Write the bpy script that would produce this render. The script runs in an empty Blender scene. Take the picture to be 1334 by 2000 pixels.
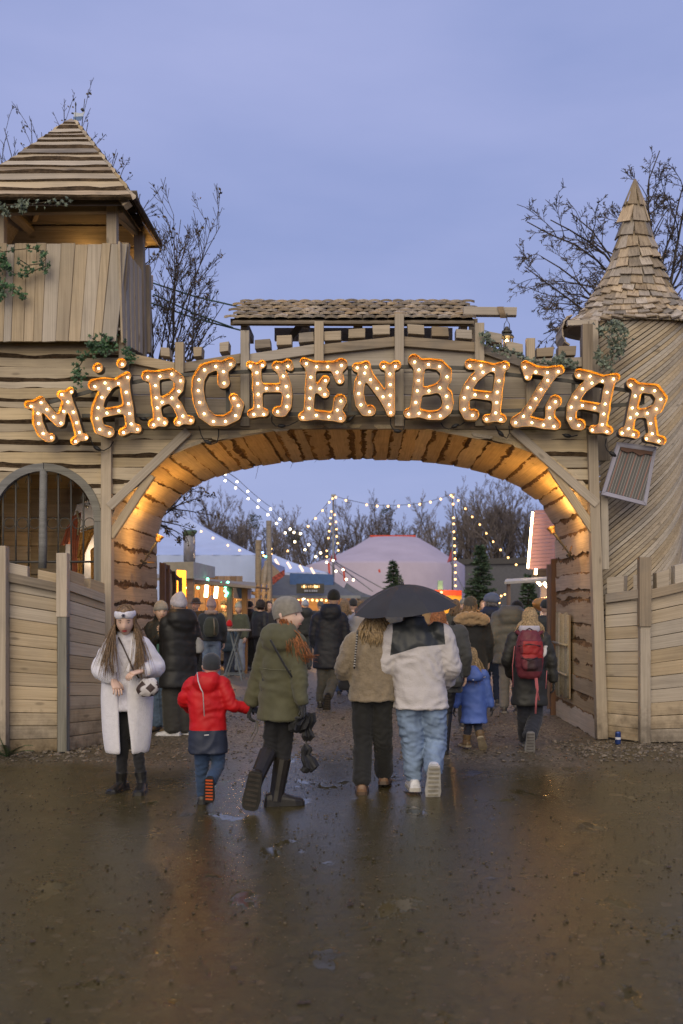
import bpy, bmesh, math, random
import numpy as np
from mathutils import Vector, Matrix, noise
random.seed(7); np.random.seed(7)
R = math.radians
SC = bpy.context.scene
COL = SC.collection
# ------------------------------------------------------------------ camera
# 35 mm lens held level at eye height; the lens is shifted up and a little to the side
CH, FPX, HX, HY = 1.62, 1945.0, 720.0, 1181.0
cam = bpy.data.cameras.new('camera'); camo = bpy.data.objects.new('camera', cam); COL.objects.link(camo)
camo.location = (0, 0, CH); camo.rotation_euler = (R(90), 0, 0)
cam.sensor_fit = 'VERTICAL'; cam.sensor_height = 36; cam.lens = 35.01
cam.shift_x = (667 - HX) / 2000; cam.shift_y = (HY - 1000) / 2000
cam.clip_start = .1; cam.clip_end = 2000
cam.dof.use_dof = True; cam.dof.focus_distance = 9.8; cam.dof.aperture_fstop = 2.2
SC.camera = camo
# ------------------------------------------------------------------ sky
w = bpy.data.worlds.new('World'); SC.world = w; w.use_nodes = True
nt = w.node_tree; nt.nodes.clear()
def wn(t, **k):
    n = nt.nodes.new(t)
    for a, b in k.items(): setattr(n, a, b)
    return n
out = wn('ShaderNodeOutputWorld'); bg = wn('ShaderNodeBackground')
sky = wn('ShaderNodeTexSky', sky_type='NISHITA', sun_disc=False, sun_elevation=R(6), sun_rotation=R(190), altitude=500, air_density=1.4, dust_density=1.0, ozone_density=4.0)
tc = wn('ShaderNodeTexCoord'); mp = wn('ShaderNodeMapping'); mp.inputs['Scale'].default_value = (1.1, 1.1, 3.6)
nz = wn('ShaderNodeTexNoise'); nz.inputs['Scale'].default_value = 1.7; nz.inputs['Detail'].default_value = 5; nz.inputs['Roughness'].default_value = .52
rp = wn('ShaderNodeValToRGB'); rp.color_ramp.elements[0].position = .3; rp.color_ramp.elements[1].position = .72
rp.color_ramp.elements[0].color = (.180, .220, .408, 1); rp.color_ramp.elements[1].color = (.262, .288, .484, 1)
gain = wn('ShaderNodeMix', data_type='RGBA', blend_type='MULTIPLY'); gain.inputs[0].default_value = 1; gain.inputs[7].default_value = (.072, .072, .072, 1)
mix = wn('ShaderNodeMix', data_type='RGBA'); mix.inputs[0].default_value = .86
L = nt.links.new
L(tc.outputs['Generated'], mp.inputs[0]); L(mp.outputs[0], nz.inputs['Vector']); L(nz.outputs[0], rp.inputs[0])
L(sky.outputs[0], gain.inputs[6]); L(gain.outputs[2], mix.inputs[6]); L(rp.outputs[0], mix.inputs[7])
L(mix.outputs[2], bg.inputs[0]); L(bg.outputs[0], out.inputs[0]); bg.inputs[1].default_value = 1.0
# ------------------------------------------------------------------ sun, thin and wide behind the cloud, low behind the camera
sl = bpy.data.lights.new('sun', 'SUN'); so = bpy.data.objects.new('sun', sl); COL.objects.link(so)
sl.energy = 1.4; sl.angle = R(60); sl.color = (1, .84, .53)
so.rotation_euler = Vector((.18, 1, -.62)).to_track_quat('-Z', 'Y').to_euler()
so.location = (0, -20, 20)
vs = SC.view_settings; vs.view_transform = 'Standard'; vs.look = 'None'; vs.gamma = 1; vs.use_curve_mapping = False; vs.exposure = 0.75
SC.cycles.use_denoising = True; SC.cycles.max_bounces = 6; SC.cycles.diffuse_bounces = 3; SC.cycles.glossy_bounces = 3
SC.cycles.transmission_bounces = 4; SC.cycles.sample_clamp_indirect = 4; SC.cycles.use_light_tree = True
SC.cycles.caustics_reflective = False; SC.cycles.caustics_refractive = False
# ------------------------------------------------------------------ helpers
def P(x, y, D): return Vector(((x - HX) / FPX * D, D, CH + (HY - y) / FPX * D))
def PX(x, D): return (x - HX) / FPX * D
def PZ(y, D): return CH + (HY - y) / FPX * D
def tag(o, label=None, cat=None, group=None, kind=None):
    if label: o['label'] = label
    if cat: o['category'] = cat
    if group: o['group'] = group
    if kind: o['kind'] = kind
    return o
def empty(name, loc=(0, 0, 0), label=None, cat=None, group=None, kind=None, parent=None):
    o = bpy.data.objects.new(name, None); COL.objects.link(o); o.location = loc; o.empty_display_size = .1
    if parent: o.parent = parent
    return tag(o, label, cat, group, kind)
def put(o, parent):
    """child of parent, keeping the world placement already set in matrix_basis (parents here are only translated or rotated Empties)"""
    if parent is not None:
        o.parent = parent; o.matrix_parent_inverse = wm(parent).inverted()
    return o
def wm(o):
    m = o.matrix_basis.copy()
    if o.parent: m = wm(o.parent) @ o.matrix_parent_inverse @ m
    return m
def mesh(name, verts, faces, mats=(), parent=None, idx=None, mat4=None, smooth=False, me=None):
    if me is None:
        me = bpy.data.meshes.new(name); me.from_pydata([tuple(v) for v in verts], [], faces)
        for m in (mats if isinstance(mats, (list, tuple)) else [mats]): me.materials.append(m)
        if idx is not None: me.polygons.foreach_set('material_index', idx)
        if smooth: me.polygons.foreach_set('use_smooth', [True] * len(me.polygons))
        me.update()
    o = bpy.data.objects.new(name, me); COL.objects.link(o)
    if mat4 is not None: o.matrix_basis = mat4
    return put(o, parent)
def frame(o, x, z):
    x = Vector(x).normalized(); z = Vector(z); z = (z - x * z.dot(x)).normalized(); y = z.cross(x)
    return Matrix(((x.x, y.x, z.x, o[0]), (x.y, y.y, z.y, o[1]), (x.z, y.z, z.z, o[2]), (0, 0, 0, 1)))
def slab(name, pts, thick, mat, parent=None, grain=None, ch=.004, jit=0.0):
    """prism: convex front polygon (counter-clockwise seen from outside), extruded backwards; chamfered front edge; local X is the grain"""
    pts = [Vector(p) for p in pts]; n = len(pts)
    nr = Vector()
    for i in range(n):
        a, b = pts[i], pts[(i + 1) % n]
        nr += Vector(((a.y - b.y) * (a.z + b.z), (a.z - b.z) * (a.x + b.x), (a.x - b.x) * (a.y + b.y)))
    nr.normalize(); c = sum(pts, Vector()) / n
    g = Vector(grain) if grain is not None else pts[1] - pts[0]
    if abs(g.normalized().dot(nr)) > .98: g = pts[1] - pts[0]
    M = frame(c, g, nr); Mi = M.inverted()
    q = [(Mi @ p).to_2d() for p in pts]
    if jit: q = [p + Vector((random.uniform(-jit, jit), random.uniform(-jit, jit))) for p in q]
    ins = []
    for i in range(n):
        a, b, d = q[i - 1], q[i], q[(i + 1) % n]
        e1 = (b - a).normalized(); e2 = (d - b).normalized()
        n1 = Vector((-e1.y, e1.x)); n2 = Vector((-e2.y, e2.x)); bis = n1 + n2
        k = ch / max(.3, (1 + n1.dot(n2)) / 1.0) if bis.length > 1e-5 else 0
        ins.append(b + bis * k)
    v = [(p.x, p.y, 0) for p in ins] + [(p.x, p.y, -ch) for p in q] + [(p.x, p.y, -thick) for p in q]
    f = [tuple(range(n)), tuple(range(3 * n - 1, 2 * n - 1, -1))]
    for i in range(n):
        j = (i + 1) % n
        f += [(i, n + i, n + j, j), (n + i, 2 * n + i, 2 * n + j, n + j)]
    return mesh(name, v, f, mat, parent, mat4=M)
def pslab(name, px, D, thick, mat, parent=None, grain=(1, 0, 0), **k):
    """slab facing the street (-Y): the outline is given in picture coordinates at distance D, in any order of turning"""
    pts = [P(x, y, D) for x, y in px]
    ar = sum(pts[i].x * pts[(i + 1) % len(pts)].z - pts[(i + 1) % len(pts)].x * pts[i].z for i in range(len(pts)))
    if ar < 0: pts.reverse()
    return slab(name, pts, thick, mat, parent, grain=grain, **k)
def beam(name, a, b, w, t, mat, parent=None, up=(0, -1, 0), ch=.006, over=0.0):
    """squared timber from a to b; w across, t deep; local X along it"""
    a, b = Vector(a), Vector(b); Ln = (b - a).length + over
    M = frame((a + b) / 2, b - a, up); c = ch; v = []; f = []
    L2, w2, t2 = Ln / 2, w / 2, t / 2
    prof = [(-w2 + c, -t2), (w2 - c, -t2), (w2, -t2 + c), (w2, t2 - c), (w2 - c, t2), (-w2 + c, t2), (-w2, t2 - c), (-w2, -t2 + c)]
    for x in (-L2, L2): v += [(x + random.uniform(-.004, .004), y, z) for y, z in prof]
    f = [tuple(range(7, -1, -1)), tuple(range(8, 16))] + [(i, (i + 1) % 8, 8 + (i + 1) % 8, 8 + i) for i in range(8)]
    return mesh(name, v, f, mat, parent, mat4=M)
def nz1(x, s, oct=2): 
    return noise.fractal(Vector((x, s * 13.37, s * 7.1)), 1.0, 2.0, oct)
def live_board(name, o, xdir, zdir, top, bot, W, T, mats, parent=None, bark=(.01, .035), topbark=0.0, wav=.02, step=.11, tilt=0.0, seed=None, rag=.12):
    """sawn board with its natural bark edges. top/bot = (x0,x1) ends of the upper and lower edge along local X; W width; T thickness"""
    s = seed if seed is not None else random.uniform(0, 99)
    Lm = max(top[1] - top[0], bot[1] - bot[0]); n = max(4, int(Lm / step))
    v, f, ix = [], [], []
    rows = 6
    for i in range(n + 1):
        u = i / n; xt = top[0] + (top[1] - top[0]) * u; xb = bot[0] + (bot[1] - bot[0]) * u; xm = (xt + xb) / 2
        yb = wav * (nz1(xm * 1.3, s) + .4 * nz1(xm * 4.5, s + 3, 1)); yt = W + wav * .6 * nz1(xm * 1.5, s + 9)
        bw = max(.003, bark[0] + (bark[1] - bark[0]) * (.7 + .6 * nz1(xm * 2.1, s + 5) + .35 * nz1(xm * 5, s + 6, 1) + rag * nz1(xm * 19, s + 26, 2)))
        tw = max(.002, topbark * (.6 + 1.2 * nz1(xm * 2.3, s + 15) + .35 * nz1(xm * 5, s + 16, 1) + rag * nz1(xm * 19, s + 36, 2))) if topbark else .003
        bw = min(bw, W * .42); tw = min(tw, W * .35)
        def X(y): return xb + (xt - xb) * min(1, max(0, y / W))
        z0 = tilt * 1.0
        for y, z in ((yt, 0), (yt, T * .3), (yt - tw, T), (yb + bw, T + z0), (yb, T * .35 + z0), (yb, 0)):
            v.append((X(y), y, z))
    for i in range(n):
        for r in range(rows - 1):
            a = i * rows + r; b = a + rows
            f.append((a, a + 1, b + 1, b)); ix.append(0 if r == 2 or (r < 2 and not topbark) else 1)
    f += [tuple(range(rows - 1, -1, -1)), tuple(range(n * rows, n * rows + rows))]; ix += [0, 0]
    return mesh(name, v, f, mats, parent, ix, frame(o, xdir, zdir))
def tubes(segs, n=5):
    """list of polylines [(p, r), ...] -> verts, faces of tapered tubes"""
    V, Fc = [], []
    for pl in segs:
        base = len(V); m = len(pl)
        prev = None
        for i, (p, r) in enumerate(pl):
            p = Vector(p)
            d = Vector(pl[min(i + 1, m - 1)][0]) - Vector(pl[max(i - 1, 0)][0])
            d = d.normalized() if d.length > 1e-9 else Vector((0, 0, 1))
            if prev is None: prev = d.orthogonal().normalized()
            x = (prev - d * prev.dot(d)); x = x.normalized() if x.length > 1e-6 else d.orthogonal().normalized()
            prev = x; y = d.cross(x)
            for k in range(n):
                a = 2 * math.pi * k / n; V.append(tuple(p + (x * math.cos(a) + y * math.sin(a)) * r))
        for i in range(m - 1):
            for k in range(n):
                a = base + i * n + k; b = base + i * n + (k + 1) % n
                Fc.append((a, b, b + n, a + n))
        Fc.append(tuple(base + k for k in range(n - 1, -1, -1))); Fc.append(tuple(base + (m - 1) * n + k for k in range(n)))
    return V, Fc
def tube_obj(name, segs, mat, parent=None, n=5, smooth=True):
    v, f = tubes(segs, n); return mesh(name, v, f, mat, parent, smooth=smooth)
def lathe(prof, n=16, ang=2 * math.pi):
    """profile [(r, z), ...] turned about Z"""
    v, f = [], []
    for r, z in prof:
        for k in range(n):
            a = ang * k / n; v.append((r * math.cos(a), r * math.sin(a), z))
    for i in range(len(prof) - 1):
        for k in range(n):
            a = i * n + k; b = i * n + (k + 1) % n; f.append((a, b, b + n, a + n))
    f.append(tuple(range(n - 1, -1, -1))); f.append(tuple((len(prof) - 1) * n + k for k in range(n)))
    return v, f
def ico(r=1.0, sub=2):
    bm = bmesh.new(); bmesh.ops.create_icosphere(bm, subdivisions=sub, radius=r)
    v = [tuple(p.co) for p in bm.verts]; f = [tuple(p.index for p in q.verts) for q in bm.faces]; bm.free(); return v, f
# ------------------------------------------------------------------ materials
def newmat(name):
    m = bpy.data.materials.new(name); m.use_nodes = True; t = m.node_tree; t.nodes.clear()
    o = t.nodes.new('ShaderNodeOutputMaterial'); b = t.nodes.new('ShaderNodeBsdfPrincipled'); t.links.new(b.outputs[0], o.inputs[0])
    return m, t, b
def nd(t, typ, ins=None, **k):
    n = t.nodes.new(typ)
    for a, b in k.items(): setattr(n, a, b)
    for a, b in (ins or {}).items():
        if hasattr(b, 'is_linked') or hasattr(b, 'link_limit'): t.links.new(b, n.inputs[a])
        else: n.inputs[a].default_value = b
    return n
def ramp(t, fac, stops):
    r = t.nodes.new('ShaderNodeValToRGB'); e = r.color_ramp.elements
    while len(e) < len(stops): e.new(.5)
    for i, (p, c) in enumerate(stops): e[i].position = p; e[i].color = (*c, 1) if len(c) == 3 else c
    t.links.new(fac, r.inputs[0]); return r.outputs[0]
def mixc(t, fac, a, b, mode='MIX'):
    n = t.nodes.new('ShaderNodeMix'); n.data_type = 'RGBA'; n.blend_type = mode
    for i, x in ((0, fac), (6, a), (7, b)):
        if isinstance(x, (int, float)): n.inputs[i].default_value = x
        elif isinstance(x, tuple): n.inputs[i].default_value = (*x, 1)
        else: t.links.new(x, n.inputs[i])
    return n.outputs[2]
def math_(t, op, a, b=None):
    n = t.nodes.new('ShaderNodeMath'); n.operation = op
    for i, x in enumerate((a, b)):
        if x is None: continue
        if isinstance(x, (int, float)): n.inputs[i].default_value = x
        else: t.links.new(x, n.inputs[i])
    return n.outputs[0]
def bump(t, b, h, strength=.3, dist=.01):
    n = t.nodes.new('ShaderNodeBump'); n.inputs['Strength'].default_value = strength; n.inputs['Distance'].default_value = dist
    t.links.new(h, n.inputs['Height']); t.links.new(n.outputs[0], b.inputs['Normal']); return n
def grain_coords(t, sx, sy):
    """object coordinates with a random offset per object, stretched along local X"""
    tc = nd(t, 'ShaderNodeTexCoord'); oi = nd(t, 'ShaderNodeObjectInfo')
    off = nd(t, 'ShaderNodeVectorMath', {0: oi.outputs['Location']}, operation='SCALE'); off.inputs['Scale'].default_value = 3.7
    add = nd(t, 'ShaderNodeVectorMath', {0: tc.outputs['Object'], 1: off.outputs[0]}, operation='ADD')
    mp = nd(t, 'ShaderNodeMapping', {0: add.outputs[0]}); mp.inputs['Scale'].default_value = (sx, sy, sy)
    return mp.outputs[0], oi.outputs['Random'], add.outputs[0]
def wood(name, light, dark, grey=.25, var=.35, rough=.72, stain=.4, gs=14, green=0.0, dirt=False):
    m, t, b = newmat(name)
    g, rnd, flat = grain_coords(t, .9, gs)
    n1 = nd(t, 'ShaderNodeTexNoise', {'Vector': g, 'Scale': 1.6, 'Detail': 6, 'Roughness': .62, 'Distortion': .6})
    g2, _, _ = grain_coords(t, .5, gs * 5)
    n2 = nd(t, 'ShaderNodeTexNoise', {'Vector': g2, 'Scale': 1.5, 'Detail': 4})
    c = ramp(t, n1.outputs[0], [(.3, dark), (.48, tuple((a * .3 + d * .7) for a, d in zip(dark, light))), (.66, light)])
    c = mixc(t, math_(t, 'MULTIPLY', ramp(t, n2.outputs[0], [(.42, (1, 1, 1)), (.58, (0, 0, 0))]), .28), c, tuple(x * .55 for x in dark))
    # knots
    vk = nd(t, 'ShaderNodeMapping', {0: flat}); vk.inputs['Scale'].default_value = (2.0, 5.5, 5.5)
    vo = nd(t, 'ShaderNodeTexVoronoi', {'Vector': vk.outputs[0], 'Scale': 1.0, 'Randomness': 1.0})
    kn = ramp(t, vo.outputs['Distance'], [(.06, (1, 1, 1)), (.13, (0, 0, 0))])
    c = mixc(t, math_(t, 'MULTIPLY', kn, .62), c, tuple(x * .42 for x in dark))
    # weather stains
    sn = nd(t, 'ShaderNodeTexNoise', {'Vector': flat, 'Scale': 2.3, 'Detail': 5, 'Roughness': .6})
    st = ramp(t, sn.outputs[0], [(.45, (0, 0, 0)), (.72, (1, 1, 1))])
    c = mixc(t, math_(t, 'MULTIPLY', st, stain), c, (.15 - green * .03, .14 + green * .01, .125 - green * .03))
    if dirt:                                                     # rain-splashed earth on whatever stands near the ground
        gp = nd(t, 'ShaderNodeNewGeometry'); sz = nd(t, 'ShaderNodeSeparateXYZ', {0: gp.outputs['Position']}); dn = nd(t, 'ShaderNodeTexNoise', {'Vector': gp.outputs['Position'], 'Scale': 7, 'Detail': 6, 'Roughness': .65})
        dm = nd(t, 'ShaderNodeMapRange', {0: math_(t, 'ADD', sz.outputs[2], math_(t, 'MULTIPLY', math_(t, 'SUBTRACT', dn.outputs[0], .5), 1.1)), 1: -.10, 2: .42, 3: .85, 4: 0.0}).outputs[0]
        c = mixc(t, dm, c, (.085, .060, .034))
    # plank to plank tone
    rv = nd(t, 'ShaderNodeMapRange', {0: rnd, 3: 1 - var, 4: 1 + var * .45})
    hs = nd(t, 'ShaderNodeHueSaturation', {'Color': c, 'Value': rv.outputs[0]})
    rs = nd(t, 'ShaderNodeMapRange', {0: math_(t, 'FRACT', math_(t, 'MULTIPLY', rnd, 7.31)), 3: 1 - grey * 1.6, 4: 1.1}); t.links.new(rs.outputs[0], hs.inputs['Saturation'])
    t.links.new(hs.outputs[0], b.inputs['Base Color']); b.inputs['Roughness'].default_value = rough; b.inputs['Specular IOR Level'].default_value = .3
    h = math_(t, 'ADD', n1.outputs[0], math_(t, 'MULTIPLY', n2.outputs[0], .5)); bump(t, b, h, .35, .006)
    return m
def bark_mat(name, a, c, sc=22):
    m, t, b = newmat(name)
    g, rnd, flat = grain_coords(t, 9, sc * 1.6)
    n1 = nd(t, 'ShaderNodeTexNoise', {'Vector': g, 'Scale': 1.5, 'Detail': 7, 'Roughness': .7})
    n2 = nd(t, 'ShaderNodeTexNoise', {'Vector': flat, 'Scale': 7, 'Detail': 3})
    col = ramp(t, n1.outputs[0], [(.32, a), (.7, c)])
    col = mixc(t, math_(t, 'MULTIPLY', ramp(t, n2.outputs[0], [(.5, (0, 0, 0)), (.7, (1, 1, 1))]), .5), col, tuple(min(1, x * 1.7) for x in c))
    t.links.new(col, b.inputs['Base Color']); b.inputs['Roughness'].default_value = .9; b.inputs['Specular IOR Level'].default_value = .15
    bump(t, b, n1.outputs[0], 1.0, .03); return m
def plain(name, col, rough=.6, metal=0.0, var=.12, sc=6, spec=.4, bmp=0.0, bsc=60, trans=0.0, sheen=0.0, bdist=.006):
    m, t, b = newmat(name)
    tc = nd(t, 'ShaderNodeTexCoord')
    n1 = nd(t, 'ShaderNodeTexNoise', {'Vector': tc.outputs['Object'], 'Scale': sc, 'Detail': 4, 'Roughness': .6})
    c = ramp(t, n1.outputs[0], [(.3, tuple(max(0, x * (1 - var * 1.6)) for x in col)), (.7, tuple(min(1, x * (1 + var)) for x in col))])
    t.links.new(c, b.inputs['Base Color']); b.inputs['Roughness'].default_value = rough; b.inputs['Metallic'].default_value = metal
    b.inputs['Specular IOR Level'].default_value = spec
    if trans: b.inputs['Transmission Weight'].default_value = trans
    if sheen: b.inputs['Sheen Weight'].default_value = sheen; b.inputs['Sheen Roughness'].default_value = .5
    if bmp:
        n2 = nd(t, 'ShaderNodeTexNoise', {'Vector': tc.outputs['Object'], 'Scale': bsc, 'Detail': 3, 'Roughness': .6})
        bump(t, b, n2.outputs[0], bmp, bdist)
    return m
def glow(name, col, strength):
    m = bpy.data.materials.new(name); m.use_nodes = True; t = m.node_tree; t.nodes.clear()
    o = t.nodes.new('ShaderNodeOutputMaterial'); e = t.nodes.new('ShaderNodeEmission'); e.inputs[0].default_value = (*col, 1); e.inputs[1].default_value = strength
    t.links.new(e.outputs[0], o.inputs[0]); return m
W_PALE = wood('pale_spruce', (.51, .405, .275), (.39, .30, .195), stain=.24, var=.16, dirt=True)
W_BOARD = wood('waney_board', (.58, .455, .28), (.42, .32, .19), stain=.24, var=.26, gs=10)
W_DARK = wood('weathered_timber', (.37, .285, .19), (.22, .165, .105), stain=.5, var=.28)
W_GREY = wood('grey_timber', (.25, .235, .19), (.145, .135, .105), grey=.5, stain=.4, var=.15)
W_SHING = wood('split_shingle', (.56, .44, .30), (.25, .185, .125), stain=.5, var=.45, gs=16)
W_SLAT = wood('tower_slat', (.55, .44, .30), (.43, .335, .225), stain=.25, var=.22)
W_RED = wood('red_timber', (.24, .13, .075), (.13, .065, .035), stain=.2)
BARK = bark_mat('bark', (.03, .020, .012), (.13, .088, .052))
M_IRON = plain('dark_iron', (.085, .08, .07), .6, .4, bmp=.2)
M_STEEL = plain('dull_steel', (.20, .20, .20), .45, .8)
M_BLACK = plain('black_rubber', (.018, .018, .02), .5)
M_ROPE = plain('rope', (.26, .19, .12), .9, bmp=.6, bsc=90)
# ------------------------------------------------------------------ ground: one sheet to the horizon, trodden wet mud and gravel
def ground_material():
    m, t, b = newmat('wet_mud')
    tc = nd(t, 'ShaderNodeTexCoord'); co = tc.outputs['Object']
    sep = nd(t, 'ShaderNodeSeparateXYZ', {0: co})
    big = nd(t, 'ShaderNodeTexNoise', {'Vector': co, 'Scale': .55, 'Detail': 6, 'Roughness': .6})
    mp = nd(t, 'ShaderNodeMapping', {0: co}); mp.inputs['Scale'].default_value = (1.0, .62, 1)
    pud = nd(t, 'ShaderNodeTexNoise', {'Vector': mp.outputs[0], 'Scale': 2.4, 'Detail': 6, 'Roughness': .58, 'Distortion': .35})
    med = nd(t, 'ShaderNodeTexNoise', {'Vector': co, 'Scale': 9, 'Detail': 8, 'Roughness': .68})
    fine = nd(t, 'ShaderNodeTexNoise', {'Vector': co, 'Scale': 60, 'Detail': 5, 'Roughness': .7})
    vor = nd(t, 'ShaderNodeTexVoronoi', {'Vector': co, 'Scale': 42})
    vor2 = nd(t, 'ShaderNodeTexVoronoi', {'Vector': co, 'Scale': 21})
    # the trodden way through the gate is wet, the verges are drier and sandier
    ax = math_(t, 'ABSOLUTE', math_(t, 'SUBTRACT', sep.outputs[0], .25))
    way = nd(t, 'ShaderNodeMapRange', {0: math_(t, 'ADD', ax, math_(t, 'MULTIPLY', math_(t, 'SUBTRACT', big.outputs[0], .5), 4.0)), 1: 1.9, 2: 4.4, 3: 1.0, 4: 0.0}).outputs[0]
    # gravel begins under the arch
    grav = nd(t, 'ShaderNodeMapRange', {0: math_(t, 'ADD', sep.outputs[1], math_(t, 'MULTIPLY', math_(t, 'SUBTRACT', big.outputs[0], .5), 7.0)), 1: 9.3, 2: 12.2}).outputs[0]
    mud = ramp(t, med.outputs[0], [(.3, (.032, .024, .008)), (.55, (.068, .053, .0185)), (.75, (.118, .093, .038))])
    mud = mixc(t, math_(t, 'MULTIPLY', ramp(t, big.outputs[0], [(.4, (0, 0, 0)), (.65, (1, 1, 1))]), .5), mud, (.054, .042, .016))
    mud = mixc(t, math_(t, 'MULTIPLY', ramp(t, fine.outputs[0], [(.55, (0, 0, 0)), (.75, (1, 1, 1))]), .55), mud, (.125, .090, .048))
    mud = mixc(t, math_(t, 'MULTIPLY', way, .45), mud, (.045, .036, .013))
    stone = ramp(t, vor.outputs['Color'], [(.1, (.11, .086, .058)), (.5, (.21, .17, .12)), (.9, (.34, .29, .22))])
    stone = mixc(t, ramp(t, vor.outputs['Distance'], [(.35, (0, 0, 0)), (.75, (1, 1, 1))]), stone, (.055, .042, .028))
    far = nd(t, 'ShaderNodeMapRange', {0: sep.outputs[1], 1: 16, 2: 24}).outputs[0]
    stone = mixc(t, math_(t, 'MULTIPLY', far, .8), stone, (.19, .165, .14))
    speck = ramp(t, vor2.outputs['Color'], [(.86, (0, 0, 0)), (.9, (1, 1, 1))])
    c = mixc(t, math_(t, 'MULTIPLY', speck, .35), mud, (.12, .09, .055))
    c = mixc(t, grav, c, stone)
    t.links.new(c, b.inputs['Base Color'])
    pm = nd(t, 'ShaderNodeMapRange', {0: math_(t, 'ADD', pud.outputs[0], math_(t, 'MULTIPLY', math_(t, 'SUBTRACT', way, .62), .22)), 1: .675, 2: .715}).outputs[0]
    pm = math_(t, 'MULTIPLY', pm, math_(t, 'SUBTRACT', 1.0, grav))
    wet = nd(t, 'ShaderNodeMapRange', {0: way, 3: .66, 4: .23}).outputs[0]
    ro = math_(t, 'ADD', wet, math_(t, 'MULTIPLY', math_(t, 'SUBTRACT', med.outputs[0], .5), .26))
    ro = nd(t, 'ShaderNodeMix', {0: grav, 2: ro, 3: .55}).outputs[0]
    ro = nd(t, 'ShaderNodeMix', {0: pm, 2: ro, 3: .07}).outputs[0]
    t.links.new(ro, b.inputs['Roughness']); b.inputs['IOR'].default_value = 1.33; b.inputs['Specular IOR Level'].default_value = .5
    h = math_(t, 'ADD', math_(t, 'MULTIPLY', med.outputs[0], .6), math_(t, 'MULTIPLY', fine.outputs[0], .35))
    h = math_(t, 'ADD', h, math_(t, 'MULTIPLY', math_(t, 'MULTIPLY', math_(t, 'SUBTRACT', 1.0, vor.outputs['Distance']), grav), 1.4))
    h = math_(t, 'MULTIPLY', h, math_(t, 'SUBTRACT', 1.0, math_(t, 'MULTIPLY', pm, .93)))
    bump(t, b, h, .3, .020)
    return m
def ground():
    xs = np.unique(np.concatenate([np.linspace(-600, -14, 14), np.linspace(-14, 14, 150), np.linspace(14, 600, 14)]))
    ys = np.unique(np.concatenate([np.linspace(-60, 2, 10), np.linspace(2, 20, 150), np.linspace(20, 60, 40), np.linspace(60, 900, 14)]))
    v = []
    for y in ys:
        for x in xs:
            k = max(0, min(1, (60 - y) / 30)) * (1 if abs(x) < 14 else 0)
            v.append((x, y, k * (.012 * noise.fractal(Vector((x * .8, y * .8, 3)), 1, 2, 3) + .004 * noise.noise(Vector((x * 5, y * 5, 9)))) - .004))
    nx = len(xs); f = [(j * nx + i, j * nx + i + 1, (j + 1) * nx + i + 1, (j + 1) * nx + i) for j in range(len(ys) - 1) for i in range(nx - 1)]
    o = mesh('ground', v, f, ground_material(), smooth=True); tag(o, 'wet trodden mud and gravel ground', kind='structure'); return o
ground()
def scatter(name, label, cat, n, spots, sizes, mat, flat=.6, seed=1, sub=1):
    rng = random.Random(seed); V, Fc = [], []; bv, bf = ico(1, sub)
    for i in range(n):
        x, y = spots(rng); s = rng.uniform(*sizes) * (1 if rng.random() < .85 else 1.7); a = rng.uniform(0, 6.28); ca, sa = math.cos(a), math.sin(a)
        k1, k2 = rng.uniform(.6, 1.2), rng.uniform(.5, 1) * flat; b0 = len(V)
        for p in bv:
            q = (p[0] * s * k1 * rng.uniform(.8, 1.15), p[1] * s * rng.uniform(.8, 1.15), p[2] * s * k2)
            V.append((x + q[0] * ca - q[1] * sa, y + q[0] * sa + q[1] * ca, q[2] + s * .15))
        Fc += [tuple(b0 + k for k in q) for q in bf]
    o = mesh(name, V, Fc, mat); tag(o, label, cat, kind='stuff'); return o
M_STONE = plain('gravel_stone', (.165, .135, .10), .55, var=.6, sc=9)
M_LITTER = plain('wet_leaf_litter', (.055, .035, .018), .5, var=.5, sc=30)
scatter('gravel', 'loose grey brown gravel spread under the arch and along the walls', 'gravel', 4200,
        lambda r: (lambda y: (r.uniform(-5.2, 5.2) * (1 if y > 11 else 1), y))(10.3 + 9 * r.random() ** 1.5), (.006, .02), M_STONE, seed=3)
scatter('wall_foot_gravel', 'strip of loose stones and earth along the foot of the gate walls', 'gravel', 1500,
        lambda r: ((r.choice((-1, 1)) * r.uniform(2.3, 5.2)) - .18, r.gauss(11.2, .35)), (.008, .026), M_STONE, seed=4)
scatter('grit', 'fine wet grit and pebbles pressed into the mud of the foreground', 'grit', 5200,
        lambda r: (lambda y: (r.uniform(-.40, .36) * y, y))(3.5 + 7.5 * r.random() ** .8), (.0025, .0075), plain('grit_stone', (.075, .058, .034), .85, var=.8, sc=14), flat=.7, seed=8)
scatter('leaf_litter', 'dark wet leaf scraps trodden into the mud', 'litter', 420,
        lambda r: (lambda y: (r.uniform(-.42, .42) * y, y))(3.6 + 7 * r.random()), (.004, .013), M_LITTER, flat=.25, seed=5)
# ------------------------------------------------------------------ the timber gate: arch, towers, crest
GD = 12.0                                     # distance of the gate's front
AX0, AX1, ASP = PX(217, GD), PX(1165, GD), PZ(1045, GD)
ACX, AA, AB, AN = (AX0 + AX1) / 2, (AX1 - AX0) / 2, PZ(836, GD) - PZ(1045, GD), 2.45
def arch_x(z, side):
    """x of the arch's edge at height z on a side (-1 left, 1 right)"""
    if z <= ASP: return ACX + side * AA
    k = min(1, (z - ASP) / AB); return ACX + side * AA * max(0, 1 - k ** AN) ** (1 / AN)
def arch_curve(n=400):
    pts = [(AX0, 0.0), (AX0, ASP * .5)]
    for i in range(n + 1):
        a = math.pi - math.pi * i / n; c, s = math.cos(a), math.sin(a)
        pts.append((ACX + AA * math.copysign(abs(c) ** (2 / AN), c), ASP + AB * abs(s) ** (2 / AN)))
    return pts + [(AX1, ASP * .5), (AX1, 0.0)]
gate = empty('gate_arch', (ACX, GD, 0), 'wide timber arch gate clad in rough bark-edged boards', 'gate')
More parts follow.
